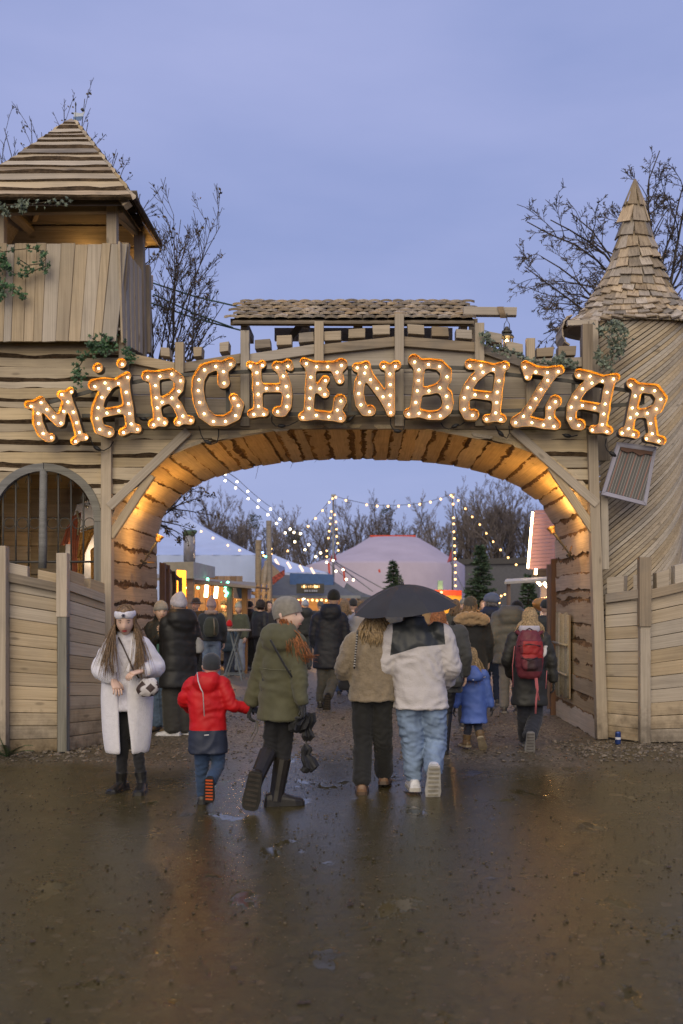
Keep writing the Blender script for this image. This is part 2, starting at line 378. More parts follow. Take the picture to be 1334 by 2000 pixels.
BARKW = bark_mat('soffit_bark', (.085, .053, .028), (.26, .17, .09)); WB = [W_BOARD, BARK]; WS = [W_BOARD, BARKW]
# soffit and jambs: slabs running through the gate, stacked along the arch
cv = arch_curve(); cum = [0.0]
for a, b in zip(cv, cv[1:]): cum.append(cum[-1] + math.hypot(b[0] - a[0], b[1] - a[1]))
def at_s(s):
    s = max(0, min(cum[-1] - 1e-6, s)); i = max(0, np.searchsorted(cum, s, side='right') - 1); i = min(i, len(cv) - 2)
    k = (s - cum[i]) / max(1e-9, cum[i + 1] - cum[i]); a, b = cv[i], cv[i + 1]
    return Vector((a[0] + (b[0] - a[0]) * k, 0, a[1] + (b[1] - a[1]) * k))
soffit = put(empty('soffit', (ACX, GD, 0)), gate); crestw = put(empty('crest_wall', (ACX, GD, PZ(836, GD))), gate)
rng = random.Random(11); s = 0.0; k = 0
DEP = 2.62
while s < cum[-1]:
    w_ = rng.uniform(.13, .30); e = min(cum[-1], s + w_)
    a, b = at_s(s), at_s(e); tg = (b - a).normalized(); nin = Vector((tg.z, 0, -tg.x))
    o = a + Vector((0, GD - .035 + rng.uniform(-.015, .015), 0)) - nin * (.035 + .012 * (k % 2))
    # local X runs into the gate, local Y along the arch, local Z into the opening
    lb = live_board('soffit_slab', o - tg * .012, (0, 1, 0), nin, (0, DEP), (0, DEP), (b - a).length + .03, .035 + rng.uniform(0, .012), WS, soffit,
                    bark=rng.choice(((.006, .04), (.014, .07), (.02, .10))), topbark=rng.choice((0, .03, .055)), wav=.028, step=.04, rag=.5, tilt=.006)
    s = e; k += 1
# outer skin behind the slabs so that no daylight comes through the joints
v, f = [], []
for i in range(0, len(cv), 4):
    p = Vector((cv[i][0], 0, cv[i][1])); q = Vector((cv[min(i + 1, len(cv) - 1)][0], 0, cv[min(i + 1, len(cv) - 1)][1])) if i + 1 < len(cv) else p
    c_ = Vector((ACX, 0, 1.2)); d = (p - c_).normalized() * .075
    v += [(p.x + d.x, GD + .02, p.z + d.z), (p.x + d.x, GD + DEP - .03, p.z + d.z)]
f = [(2 * i, 2 * i + 1, 2 * i + 3, 2 * i + 2) for i in range(len(v) // 2 - 1)]
mesh('arch_shell', v, f, W_DARK, gate)
# spandrel boards, left and right of the arch, below the lintel
def spandrel(side, xo, y0, y1, n):
    z0, z1 = PZ(y1, GD), PZ(y0, GD); z = z0
    for i in range(n):
        zz = z0 + (z1 - z0) * (i + 1) / n + rng.uniform(-.02, .02); W = zz - z
        xa, xb = arch_x(z, side) - side * .0, arch_x(min(zz, ASP + AB - .01), side); X = PX(xo, GD)
        e = .05 * side
        if side < 0: top, bot = (X, xb), (X, xa)
        else: top, bot = (xb, X), (xa, X)
        live_board('waney_board', (0, GD + .012 * (i % 2), z - .02), (1, 0, 0), (0, -1, 0), top, bot, W + .045, .028, WB, gate, bark=(.02, .065), wav=.016, tilt=.012)
        z = zz
spandrel(-1, 214, 838, 1050, 8); spandrel(1, 1162, 838, 1050, 8)
# lintel board over the arch and its neighbours
pslab('lintel', [(224, 813), (1152, 813), (1152, 838), (224, 838)], GD - .04, .05, W_DARK, gate)
# plank wall behind the letters, bay by bay, with the crest rail, posts and blocks
posts = [(240, 645, 17), (350, 668, 17), (478, 645, 17), (623, 627, 18), (780, 613, 18), (937, 630, 18), (1037, 660, 17), (1148, 632, 20)]
crest = [(240, 686), (266, 694), (342, 708), (362, 708), (468, 690), (487, 691), (614, 672), (633, 672), (773, 657), (790, 657), (928, 668), (946, 672), (1037, 704), (1056, 697), (1150, 697)]
def cy(x):
    for (a, b), (c, d) in zip(crest, crest[1:]):
        if a <= x <= c: return b + (d - b) * (x - a) / (c - a)
    return crest[0][1] if x < 240 else crest[-1][1]
for (xa, ya, _), (xb, yb, _) in zip(posts, posts[1:]):
    yr = 814.0; i = 0
    while True:
        h = rng.uniform(36, 46); yt = yr - h; c0, c1 = cy(xa + 8), cy(xb - 8); last = yt < max(c0, c1) + 22
        q = [(xa, yr), (xb, yr), (xb, c1 + 4), (xa, c0 + 4)] if last else [(xa, yr - .0), (xb, yr), (xb, yt + 1.2), (xa, yt + 1.2)]
        pslab('wall_plank', q, GD + .03 + rng.uniform(0, .008), .035, W_PALE, crestw); yr = yt; i += 1
        if last: break
    # crest rail of this bay
    a0, b0 = xa + 9, xb - 9
    pslab('crest_rail', [(a0, cy(a0)), (b0, cy(b0)), (b0, cy(b0) + 19), (a0, cy(a0) + 19)], GD - .03, .09, W_PALE if rng.random() < .6 else W_DARK, crestw)
for x, y, w_ in posts:
    pslab('crest_post', [(x - w_ / 2, y), (x + w_ / 2, y), (x + w_ / 2 + rng.uniform(-1, 1), 832), (x - w_ / 2, 832)], GD - .075 - rng.uniform(0, .004), .10, W_PALE if x != 1148 else W_DARK, crestw, grain=(0, 0, 1))
for x0, x1, y in ((313, 331, 678), (378, 394, 677), (428, 446, 668), (498, 528, 662), (540, 570, 655), (583, 613, 650), (633, 666, 646), (681, 714, 641), (728, 762, 635), (796, 829, 634), (844, 876, 638), (890, 922, 643), (952, 980, 650), (989, 1022, 668), (1048, 1081, 679), (1091, 1125, 676)):
    t_ = (cy(x1) - cy(x0)) * .55
    pslab('merlon_block', [(x0, y - t_ / 2), (x1, y + t_ / 2), (x1, y + 18 + t_ / 2), (x0, y + 18 - t_ / 2)], GD - .045, .16 + rng.uniform(0, .05), W_PALE if rng.random() < .7 else W_DARK, crestw, jit=.006)
# gate posts
pslab('gate_post', [(197, 852), (217, 852), (217, 1462), (196, 1462)], GD - .10, .14, W_PALE, gate, grain=(0, 0, 1))
pslab('gate_post', [(1148, 838), (1167, 838), (1188, 1444), (1167, 1444)], GD - .10, .14, W_PALE, gate, grain=(0, 0, 1))
pslab('cover_board', [(1173, 968), (1188, 968), (1190, 1112), (1176, 1112)], GD - .02, .05, W_PALE, gate, grain=(0, 0, 1))
# braces
def brace(x0, y0, x1, y1, d, w_=.105):
    beam('brace', P(x0, y0, d), P(x1, y1, d), w_, .06, W_PALE, gate)
brace(368, 842, 214, 990, GD - .085); brace(296, 928, 216, 1048, GD - .055, .10)
brace(1002, 840, 1166, 985, GD - .085); brace(1076, 912, 1166, 1046, GD - .055, .10)
# roof of the little shed on the crest
shed = empty('crest_roof', P(690, 640, 12.2), 'small lean-to roof of rounded wooden shingles on the crest of the gate', 'roof')
E0, E1 = 11.97, 13.05
xl, xr = PX(449, E0), PX(931, E0); ze, zr = PZ(619, E0), PZ(582, E1)
sd = Vector((0, E1 - E0, zr - ze)); sl_ = sd.length; sd.normalize(); sn = Vector((0, -sd.z, sd.y))
slab('roof_deck', [(xl + .03, E0, ze - .05), (xr - .03, E0, ze - .05), (xr - .03, E1, zr - .05), (xl + .03, E1, zr - .05)], .03, W_DARK, shed)
rows = 6
for r in range(rows):
    s0 = sl_ * r / rows * .97; n = 20
    for i in range(n):
        w_ = (xr - xl + .06) / n; ww = w_ * rng.uniform(.92, 1.06); hgt = .24
        c0 = Vector((xl - .03 + (i + .5 + .5 * (r % 2)) * w_ - .25 * w_, E0, ze)) + sd * (s0 - .02 + rng.uniform(-.012, .012)) + sn * (.012 + rng.uniform(0, .01))
        M = frame(c0, sd + sn * (-.17 + rng.uniform(-.03, .03)), sn)
        # rounded tail, slightly hollow across
        vv, ff = [], []; seg = 6
        for z in (0.0, -.028):
            for q in range(seg + 1):
                u = q / seg * 2 - 1; vv.append((-.0 + .04 * u * u, u * ww / 2, z - .013 * u * u + .013))
            for q in range(seg + 1):
                u = q / seg * 2 - 1; vv.append((hgt, u * ww / 2, z - .013 * u * u + .013))
        m_ = seg + 1
        for q in range(seg):
            ff += [(q, m_ + q, m_ + q + 1, q + 1), (2 * m_ + q, 2 * m_ + q + 1, 3 * m_ + q + 1, 3 * m_ + q), (q, q + 1, 2 * m_ + q + 1, 2 * m_ + q)]
        ff += [(0, 2 * m_, 3 * m_, m_), (seg, m_ + seg, 3 * m_ + seg, 2 * m_ + seg)]
        mesh('shingle', vv, ff, W_SHING, shed, mat4=M)
pslab('fascia_board', [(450, 622), (931, 624), (931, 636), (450, 634)], E0 + .10, .05, W_DARK, shed)
for x in (470, 590, 690, 806, 900): pslab('rafter_end', [(x, 626), (x + 13, 626), (x + 13, 642), (x, 642)], E0 + .16, .7, W_DARK, shed, grain=(0, 1, 0))
for x, D_ in ((478, 12.9), (700, 13.0), (925, 12.9)): pslab('shed_post', [(x - 8, 622), (x + 8, 622), (x + 8, 690), (x - 8, 690)], D_, .10, W_DARK, shed, grain=(0, 0, 1))
pslab('rear_beam', [(536, 640), (884, 640), (884, 664), (536, 664)], 13.2, .08, W_DARK, shed)
beam('shed_strut', P(545, 690, 12.85), P(590, 632, 12.85), .09, .07, W_DARK, shed)
beam('shed_strut', P(905, 690, 12.85), P(938, 640, 12.85), .08, .07, W_DARK, shed)
# beam with the lantern
lb_ = empty('lantern_beam', P(970, 612, 12.1), 'short timber arm wrapped with rope sticking out beside the crest roof', 'timber')
beam('arm', P(905, 609, 12.1), P(1008, 610, 12.1), .10, .10, W_PALE, lb_)
tube_obj('rope_wrap', [[(P(972 + 1.2 * i + (i % 2) * 5, 599 + (i % 2) * 22, 12.03), .008), (P(974 + 1.2 * i + ((i + 1) % 2) * 5, 599 + ((i + 1) % 2) * 22, 12.03), .008)] for i in range(9)], M_ROPE, lb_)
lan = empty('lantern', P(990, 678, 12.05), 'small black lantern glowing beneath the timber arm at the crest', 'lantern')
Lp = P(990, 665, 12.05)
def at(o, p): o.matrix_basis = Matrix.Translation(p); return o
def lathe_obj(name, prof, mat, parent, p, n=12, smooth=False, sc=1.0):
    v, f = lathe([(r * sc, z * sc) for r, z in prof], n); return mesh(name, v, f, mat, parent, mat4=Matrix.Translation(p), smooth=smooth)
lathe_obj('roof_cap', [(.0, .17), (.02, .165), (.035, .13), (.03, .12), (.06, .115), (.065, .09), (.045, .085), (.085, .05), (.09, .035), (.0, .034)], M_IRON, lan, Lp)
lathe_obj('base', [(0, -.115), (.075, -.11), (.075, -.09), (.0, -.085)], M_IRON, lan, Lp)
M_LAMPGLOW = glow('lantern_flame', (1, .62, .25), 22)
lathe_obj('flame', [(0, -.07), (.025, -.05), (.03, -.02), (.0, .02)], M_LAMPGLOW, lan, Lp)
for i in range(6):
    a = i * math.pi / 3; c_ = Vector((math.cos(a) * .062, math.sin(a) * .062, 0))
    beam('glazing_bar', Lp + c_ + Vector((0, 0, -.095)), Lp + c_ * 1.15 + Vector((0, 0, .045)), .012, .012, M_IRON, lan, up=(1, 0.1, 0), ch=.002)
tube_obj('hanging_hook', [[(Lp + Vector((-.04 + .0 * i, 0, .08)), .005), (Lp + Vector((-.03, 0, .2)), .005), (Lp + Vector((0, 0, .25)), .005), (Lp + Vector((.03, 0, .2)), .005), (Lp + Vector((.04, 0, .08)), .005)], [(Lp + Vector((0, 0, .25)), .006), (P(990, 612, 12.05), .006)]], M_IRON, lan)
# ------------------------------------------------------------------ left tower
twr = empty('watch_tower', (PX(110, 12.2), 12.2, 0), 'square timber watch tower with a pyramid roof of rough boards and an open belfry', 'tower')
# clad wall below the belfry, with the arched window cut out of it
WCX, WCY, WR = 85, 1018, 113            # window: centre of its round head and outer radius in the picture
y = 1135.0; i = 0
while y > 672:
    h = rng.uniform(18, 26); yt = max(668, y - h)
    if y > 913 and yt < 921: yt = 911
    def wx(yy):
        if yy < WCY - WR + 6: return None
        if yy >= WCY: return WCX + WR - 8
        return WCX + math.sqrt(max(0, (WR - 8) ** 2 - (WCY - yy) ** 2))
    xb, xt = wx(y), wx(yt); D_ = GD + .012 * (i % 2)
    X1 = PX(206, GD)
    z0 = PZ(y, GD); Wd = PZ(yt, GD) - z0
    Xl = PX(-90, GD)
    if xb is None: top, bot = (Xl, PX(250 if y < 700 else 206, GD)), (Xl, PX(250 if y < 700 else 206, GD))
    else: top, bot = (PX(xt if xt else WCX, GD), X1), (PX(xb, GD), X1)
    if y < 850 and y >= 700: top, bot = (top[0], PX(238, GD)), (bot[0], PX(238, GD))
    live_board('waney_board', (0, D_, z0 - .02), (1, 0, 0), (0, -1, 0), top, bot, Wd + .05, .028, WB, twr, bark=(.018, .06), wav=.02, tilt=.014)
    if xb is not None:      # the other side of the window head, mostly out of the picture
        wl = lambda yy: 2 * WCX - (wx(yy) or WCX)
        live_board('waney_board', (0, D_, z0 - .02), (1, 0, 0), (0, -1, 0), (Xl, PX(wl(yt), GD)), (Xl, PX(wl(y), GD)), Wd + .05, .028, WB, twr, bark=(.018, .06), wav=.02, tilt=.014)
    y = yt; i += 1
# vertical planks of the belfry parapet: front face flares outward to the top
FD = 11.72
xp = -60.0
while xp < 243:
    w_ = rng.uniform(15, 30); x1 = min(xp + w_, 246)
    if 246 - x1 < 9: x1 = 246
    top_y = 471 + rng.uniform(-1.5, 2.5) + (0 if x1 < 120 else 1)
    lean = lambda x: -17 * max(0, min(1, (x - 60) / 186))
    pts = [P(xp + lean(xp), 669 + rng.uniform(-1, 2), FD + .10), P(x1 + lean(x1) - .5, 669, FD + .10), P(x1 - .5, top_y, FD - .02), P(xp, top_y, FD - .02)]
    off = Vector((0, rng.uniform(0, .016), 0))
    slab('parapet_plank', [p + off for p in pts], .025, W_PALE, twr, grain=(0, 0, 1)); xp = x1
# canted side planks
side_top = [(246, 471, 11.70), (254, 482, 11.84), (262, 495, 11.98), (269, 507, 12.12), (276, 517, 12.26), (283, 528, 12.4)]
side_bot = [(229, 669, 11.82), (239, 674, 11.95), (249, 679, 12.08), (259, 684, 12.2), (268, 688, 12.32), (277, 692, 12.45)]
for i in range(5):
    a, b, c_, d = side_bot[i], side_bot[i + 1], side_top[i + 1], side_top[i]
    slab('parapet_plank', [P(*a), P(*b) - Vector((.012, 0, 0)), P(*c_) - Vector((.012, 0, 0)) + Vector((0, 0, rng.uniform(-.02, .03))), P(*d)], .025, W_PALE, twr, grain=(0, 0, 1))
for i in range(3):
    x = 279 + i * 7; slab('rear_plank', [P(x, 556 + i * 4, 12.7 + .2 * i), P(x + 6.4, 558 + i * 4, 12.8 + .2 * i), P(x + 6.4, 524 + i * 7, 12.8 + .2 * i), P(x, 522 + i * 7, 12.7 + .2 * i)], .03, W_PALE, twr, grain=(0, 0, 1))
beam('corner_post', P(288, 690, 12.75), P(286, 520, 12.75), .10, .10, W_DARK, twr)
beam('corner_post', P(276, 700, 12.6), P(272, 455, 12.6), .12, .12, W_DARK, twr)
beam('corner_post', P(220, 480, 11.86), P(220, 388, 11.86), .12, .12, W_PALE, twr)
beam('corner_post', P(2, 480, 11.86), P(2, 395, 11.86), .11, .11, W_PALE, twr)
beam('corner_post', P(66, 480, 13.0), P(66, 440, 13.0), .12, .12, W_DARK, twr)
beam('head_beam', P(-30, 412, 11.9), P(235, 408, 11.9), .09, .10, W_DARK, twr)
beam('head_beam', P(20, 470, 13.0), P(276, 468, 13.0), .10, .10, W_DARK, twr)
beam('head_beam', P(232, 408, 11.9), P(278, 470, 12.95), .10, .10, W_PALE, twr)
beam('knee_brace', P(18, 412, 11.95), P(62, 452, 12.9), .10, .08, W_DARK, twr)
beam('knee_brace', P(222, 412, 11.95), P(268, 455, 12.6), .09, .08, W_PALE, twr)
beam('knee_brace', P(75, 405, 12.4), P(62, 440, 12.9), .07, .06, W_PALE, twr)
beam('corner_post', P(232, 690, 11.98), P(246, 476, 11.86), .09, .09, W_DARK, twr)
# the belfry's rear wall, floor and pyramid roof
apx = P(141, 240, 12.35)
c00, c10 = P(-82, 391, 11.5), P(256, 390, 11.5)
c11 = Vector((P(309, 491, 13.0).x, 13.0, c10.z)); c01 = Vector((c00.x, 13.0, c00.z))
roof = empty('tower_roof', apx, parent=None); put(roof, twr)
def roof_face(a, b, n, nm='roof_board', seed=0):
    rg = random.Random(seed); cuts = [0]
    for i in range(n): cuts.append(cuts[-1] + rg.uniform(.7, 1.3) * (1.35 - .6 * i / n))
    cuts = [c / cuts[-1] for c in cuts]
    ed = (b - a).normalized(); mid = (a + b) / 2; up = (apx - mid); Lh = (apx - a - ed * (apx - a).dot(ed)).length; ud = (apx - a - ed * (apx - a).dot(ed)).normalized()
    nr = ed.cross(ud)
    for i in range(n):
        k0, k1 = cuts[i], cuts[i + 1]
        fl = lambda k: k * (1 - .10 * (1 - k))                # slight kick at the eaves
        pa, pb = a.lerp(apx, k0), b.lerp(apx, k0); qa, qb = a.lerp(apx, min(1, k1 + .015)), b.lerp(apx, min(1, k1 + .015))
        o = a + ud * (Lh * k0 - .02) + nr * .015
        top = ((qa - a).dot(ed) + .0, (qb - a).dot(ed)); bot = ((pa - a).dot(ed) - .02, (pb - a).dot(ed) + .02)
        live_board(nm, o, ed, nr, top, bot, Lh * (k1 - k0) + .045, .03, [W_SHING if i % 3 == 0 else W_BOARD, BARK], roof, bark=(.012, .06) if i % 2 else (.006, .03), wav=.012, step=.14, tilt=.028, seed=seed * 10 + i)
roof_face(c00, c10, 13, seed=1); roof_face(c10, c11, 12, seed=2)
roof_face(c11, c01, 6, seed=3); roof_face(c01, c00, 6, seed=4)
mesh('roof_lining', [apx - Vector((0, 0, .06)), c00 + Vector((.1, .1, -.03)), c10 + Vector((-.1, .1, -.03)), c11 + Vector((-.1, -.1, -.03)), c01 + Vector((.1, -.1, -.03))], [(0, 1, 2), (0, 2, 3), (0, 3, 4), (0, 4, 1)], W_DARK, roof)
for i in range(5): beam('lining_board', Vector((c00.x + .25, 12.95 - .12 * i, c00.z + .05 + .10 * i)), Vector((c10.x - .15, 12.95 - .12 * i, c00.z + .05 + .10 * i)), .13, .02, W_DARK, roof, up=(0, -.6, -.6))
beam('hip_rafter', c10 + Vector((-.05, .05, -.05)), c10.lerp(apx, .45) + Vector((0, 0, -.12)), .09, .08, W_PALE, roof)
slab('rear_wall', [P(-30, 560, 13.05), P(276, 560, 13.05), P(276, 462, 13.05), P(-30, 462, 13.05)], .03, W_DARK, twr)
slab('belfry_floor', [P(-60, 640, 11.8), P(235, 640, 11.8), (P(235, 640, 11.8).x, 13.0, P(235, 640, 11.8).z), (P(-60, 640, 11.8).x, 13.0, P(-60, 640, 11.8).z)], .03, W_DARK, twr)
slab('tower_side', [Vector((PX(-88, 12), 13.75, 0)), Vector((PX(-88, 12), 12.03, 0)), Vector((PX(-88, 12), 12.03, PZ(672, 12))), Vector((PX(-88, 12), 13.75, PZ(672, 12)))], .03, W_DARK, twr)
slab('tower_side', [P(206, 1440, 12.1), Vector((P(206, 1440, 12.1).x, 13.2, 0)), Vector((P(206, 1440, 12.1).x, 13.2, PZ(690, 12.1))), P(206, 690, 12.1)], .03, W_DARK, twr)
# a warm lamp inside the belfry lights its lining
bl = bpy.data.lights.new('belfry_lamp', 'POINT'); bl.energy = 1.8; bl.color = (1, .55, .16); bl.shadow_soft_size = .05
blo = bpy.data.objects.new('belfry_lamp', bl); COL.objects.link(blo); blo.location = P(165, 500, 12.75); put(blo, twr)
blo2 = bpy.data.objects.new('belfry_lamp', bl); COL.objects.link(blo2); blo2.location = P(288, 500, 12.95); put(blo2, twr)
# pennant weather vane
wv = empty('weather_vane', P(150, 240, 12.35), 'tiny blue and white pennant vane on the tip of the pyramid roof', 'weather vane')
tube_obj('rod', [[(P(148, 246, 12.35), .008), (P(148, 208, 12.35), .006)]], M_IRON, wv)
M_VB, M_VW = plain('vane_blue', (.10, .18, .36), .6), plain('vane_white', (.5, .55, .62), .6)
pslab('flag_white', [(144, 219), (158, 221), (166, 217), (162, 227), (144, 228)], 12.345, .006, M_VW, wv, ch=.001)
pslab('flag_blue', [(143, 228), (162, 227), (158, 235), (143, 236)], 12.345, .006, M_VB, wv, ch=.001)
tube_obj('finial', [[(P(140, 221, 12.35), .012), (P(144, 222, 12.35), .01)], [(P(148, 208, 12.35), .006), (P(148, 203, 12.35), .012), (P(148, 199, 12.35), .003)], [(P(159, 216, 12.35), .02), (P(163, 213, 12.35), .02)]], M_IRON, wv)
# ------------------------------------------------------------------ arched window with its iron grille
win = empty('arched_window', P(WCX, 1130, GD), 'arched grey timber window with a round centre post and an iron grille', 'window')
def arc_frame(a0, a1, n=10):
    v, f = [], []; ro, ri = WR / FPX * GD, (WR - 15) / FPX * GD; c = P(WCX, WCY, GD - .055)
    for i in range(n + 1):
        a = a0 + (a1 - a0) * i / n
        for r, d in ((ro, 0), (ri, 0), (ri, .09), (ro, .09)): v.append((c.x + math.cos(a) * r, c.y + d, c.z + math.sin(a) * r))
    for i in range(n):
        for k_ in range(4): f.append((i * 4 + k_, i * 4 + (k_ + 1) % 4, i * 4 + 4 + (k_ + 1) % 4, i * 4 + 4 + k_))
    f += [(3, 2, 1, 0), tuple(n * 4 + k_ for k_ in range(4))]
    return mesh('head_frame', v, f, W_GREY, win)
arc_frame(0, math.pi / 2 - .006); arc_frame(math.pi / 2 + .006, math.pi)
pslab('jamb', [(WCX + WR - 15, 1018), (WCX + WR, 1018), (WCX + WR, 1140), (WCX + WR - 15, 1140)], GD - .05, .09, W_GREY, win, grain=(0, 0, 1))
tube_obj('centre_post', [[(P(83, 1110, GD - .03), .048), (P(84, 1060, GD - .03), .05), (P(84, 1000, GD - .03), .046), (P(85, 917, GD - .03), .045)]], W_GREY, win, n=10)
for x, y0 in ((6, 955), (31, 938), (56, 925), (114, 923), (139, 934), (163, 962)):
    tube_obj('grille_bar', [[(P(x, 1124, GD), .011), (P(x, y0, GD), .011)], [(P(x, y0 + 2, GD), .005), (P(x - 4, y0 + 10, GD), .004), (P(x - 6, y0 + 18, GD), .004)], [(P(x, y0 + 2, GD), .005), (P(x + 4, y0 + 10, GD), .004), (P(x + 6, y0 + 18, GD), .004)]], M_IRON, win)
for x in (19, 44, 68, 103, 127, 152, 175):
    c = P(x, 1022, GD); r = 10.5 / FPX * GD
    tube_obj('grille_ring', [[(c + Vector((math.cos(a * .449) * r, 0, math.sin(a * .449) * r)), .0055) for a in range(15)]], M_IRON, win)
tube_obj('grille_rail', [[(P(5, 1098, GD - .01), .014), (P(186, 1097, GD - .01), .014)]], M_IRON, win)
# the room behind the window: boarded rear wall and a costume on a stand in front of a pale window
rm = empty('tower_room', P(80, 1140, 13.6), 'dim boarded room seen through the grille of the arched window', 'room')
yy = 1150
while yy > 860:
    slab('room_board', [P(2, yy, 13.4), P(60, yy, 13.6), P(60, yy - 27.4, 13.6), P(2, yy - 27.4, 13.4)], .03, W_BOARD, rm, jit=.004)
    slab('room_board', [P(60, yy, 13.6), P(232, yy, 13.5), P(232, yy - 27.4, 13.5), P(60, yy - 27.4, 13.6)], .03, W_BOARD, rm, jit=.004); yy -= 28
slab('room_backing', [P(14, 1160, 13.72), P(260, 1160, 13.72), P(260, 840, 13.72), P(14, 840, 13.72)], .02, W_DARK, rm)
slab('room_ceiling', [P(-85, 896, 12.1), (P(-85, 896, 12.1).x, 13.6, P(90, 896, 12.1).z), (P(232, 896, 12.1).x, 13.6, P(90, 896, 12.1).z), P(232, 896, 12.1)], .03, W_DARK, rm)
M_PANE = plain('pale_blue_pane', (.42, .46, .60), .25, var=.25, sc=3)
pn = pslab('rear_pane', [(150, 985), (190, 975), (200, 1015), (200, 1130), (125, 1130), (128, 1060)], 13.42, .02, M_PANE, rm)
cur = empty('curtain', P(165, 1135, 13.0), 'rust red and golden draped curtain behind the window grille', 'curtain')
M_RUST = plain('rust_velvet', (.30, .075, .03), .8, var=.3, sc=12, sheen=.3); M_GOLD = plain('gold_brocade', (.42, .20, .035), .6, var=.45, sc=40, sheen=.2)
M_TRIM = plain('gold_trim', (.42, .33, .20), .7, var=.6, sc=90)
def drape(name, poly, D_, mat, parent, amp=.02, fr=26):
    """cloth between an upper and a lower line in picture coordinates, with vertical folds"""
    (x0, y0), (x1, y1), (x2, y2), (x3, y3) = poly; v, f = [], []; n, m_ = 24, 8
    for j in range(m_ + 1):
        for i in range(n + 1):
            u, w_ = i / n, j / m_; x = (x0 + (x1 - x0) * u) * (1 - w_) + (x3 + (x2 - x3) * u) * w_; y_ = (y0 + (y1 - y0) * u) * (1 - w_) + (y3 + (y2 - y3) * u) * w_
            p = P(x, y_, D_); v.append((p.x, p.y + amp * math.sin(u * fr + w_ * 2) * (.3 + .7 * w_), p.z))
    for j in range(m_):
        for i in range(n): a = j * (n + 1) + i; f.append((a, a + 1, a + n + 2, a + n + 1))
    o = mesh(name, v, f, mat, parent, smooth=True); md = o.modifiers.new('thick', 'SOLIDIFY'); md.thickness = .008; return o
drape('rust_panel', [(138, 1010), (158, 1000), (150, 1130), (142, 1130)], 13.0, M_RUST, cur, .02, 20)
drape('rust_panel', [(128, 1035), (142, 1012), (136, 1062), (118, 1066)], 13.02, M_RUST, cur, .015, 12)
drape('gold_panel', [(156, 1040), (190, 1028), (168, 1078), (150, 1090)], 12.98, M_GOLD, cur, .02, 16)
drape('gold_panel', [(152, 1080), (168, 1068), (162, 1132), (150, 1132)], 12.99, M_GOLD, cur, .015, 16)
drape('gold_panel', [(176, 1075), (192, 1060), (194, 1132), (178, 1132)], 12.99, M_GOLD, cur, .015, 16)
tube_obj('trim', [[(P(150, 998, 12.95), .02), (P(155, 1020, 12.95), .018), (P(152, 1045, 12.95), .018)], [(P(158, 1036, 12.95), .015), (P(176, 1030, 12.95), .018), (P(192, 1026, 12.95), .015)]], M_TRIM, cur)
cl_ = bpy.data.lights.new('room_lamp', 'POINT'); cl_.energy = 5; cl_.color = (1, .68, .34); cl_.shadow_soft_size = .06
clo = bpy.data.objects.new('room_lamp', cl_); COL.objects.link(clo); clo.location = P(178, 1085, 13.2); put(clo, rm)
orb = empty('glass_orb', P(170, 985, 13.1), 'clear glass ball ornament hanging behind the window head', 'ornament')
v, f = ico(.045, 3); mesh('ball', v, f, plain('clear_glass', (.8, .85, .95), .05, trans=.9), orb, mat4=Matrix.Translation(P(170, 985, 13.1)), smooth=True)
tube_obj('cord', [[(P(170, 978, 13.1), .003), (P(168, 930, 13.1), .003)]], M_IRON, orb)
# ------------------------------------------------------------------ bastion walls either side of the gate
def bastion(label, bays, posts_, seam, base_extra):
    b_ = empty('bastion_wall', P(bays[0][0][0], bays[0][0][2], bays[0][0][1]), label, 'wall')
    for (xa, Da, yba, yta), (xb, Db, ybb, ytb), rail, blocks in bays:
        n = int((yba - yta) / seam) + 1
        for i in range(n):
            f0, f1 = i / n, (i + 1) / n
            y0a, y1a = yba + (yta - yba) * f0, yba + (yta - yba) * f1; y0b, y1b = ybb + (ytb - ybb) * f0, ybb + (ytb - ybb) * f1
            d = rng.uniform(0, .007)
            slab('wall_plank', [P(xa, y0a, Da + d), P(xb, y0b, Db + d), P(xb, y1b + .9, Db + d), P(xa, y1a + .9, Da + d)], .035, W_PALE, b_, ch=.005, jit=.002)
        slab('backing', [P(xa, yba, Da + .06), P(xb, ybb, Db + .06), P(xb, ytb, Db + .06), P(xa, yta, Da + .06)], .02, W_DARK, b_)
        (ra, rb) = rail
        slab('top_rail', [P(xa, ra + 18, Da - .05), P(xb, rb + 18, Db - .05), P(xb, rb, Db - .05), P(xa, ra, Da - .05)], .09, W_DARK if rng.random() < .6 else W_PALE, b_)
        for u0, u1, hh in blocks:
            x0, x1 = xa + (xb - xa) * u0, xa + (xb - xa) * u1; D0, D1 = Da + (Db - Da) * u0, Da + (Db - Da) * u1
            r0, r1 = ra + (rb - ra) * u0, ra + (rb - ra) * u1
            slab('merlon_block', [P(x0, r0 + 1, D0 - .02), P(x1, r1 + 1, D1 - .02), P(x1, r1 - hh, D1 - .02), P(x0, r0 - hh, D0 - .02)], .12, W_PALE, b_, jit=.008)
    for x, w_, y0, y1, D_, mt in posts_:
        pslab('wall_post', [(x - w_ / 2, y0), (x + w_ / 2, y0), (x + w_ / 2, y1), (x - w_ / 2, y1)], D_, .11, mt, b_, grain=(0, 0, 1))
    return b_
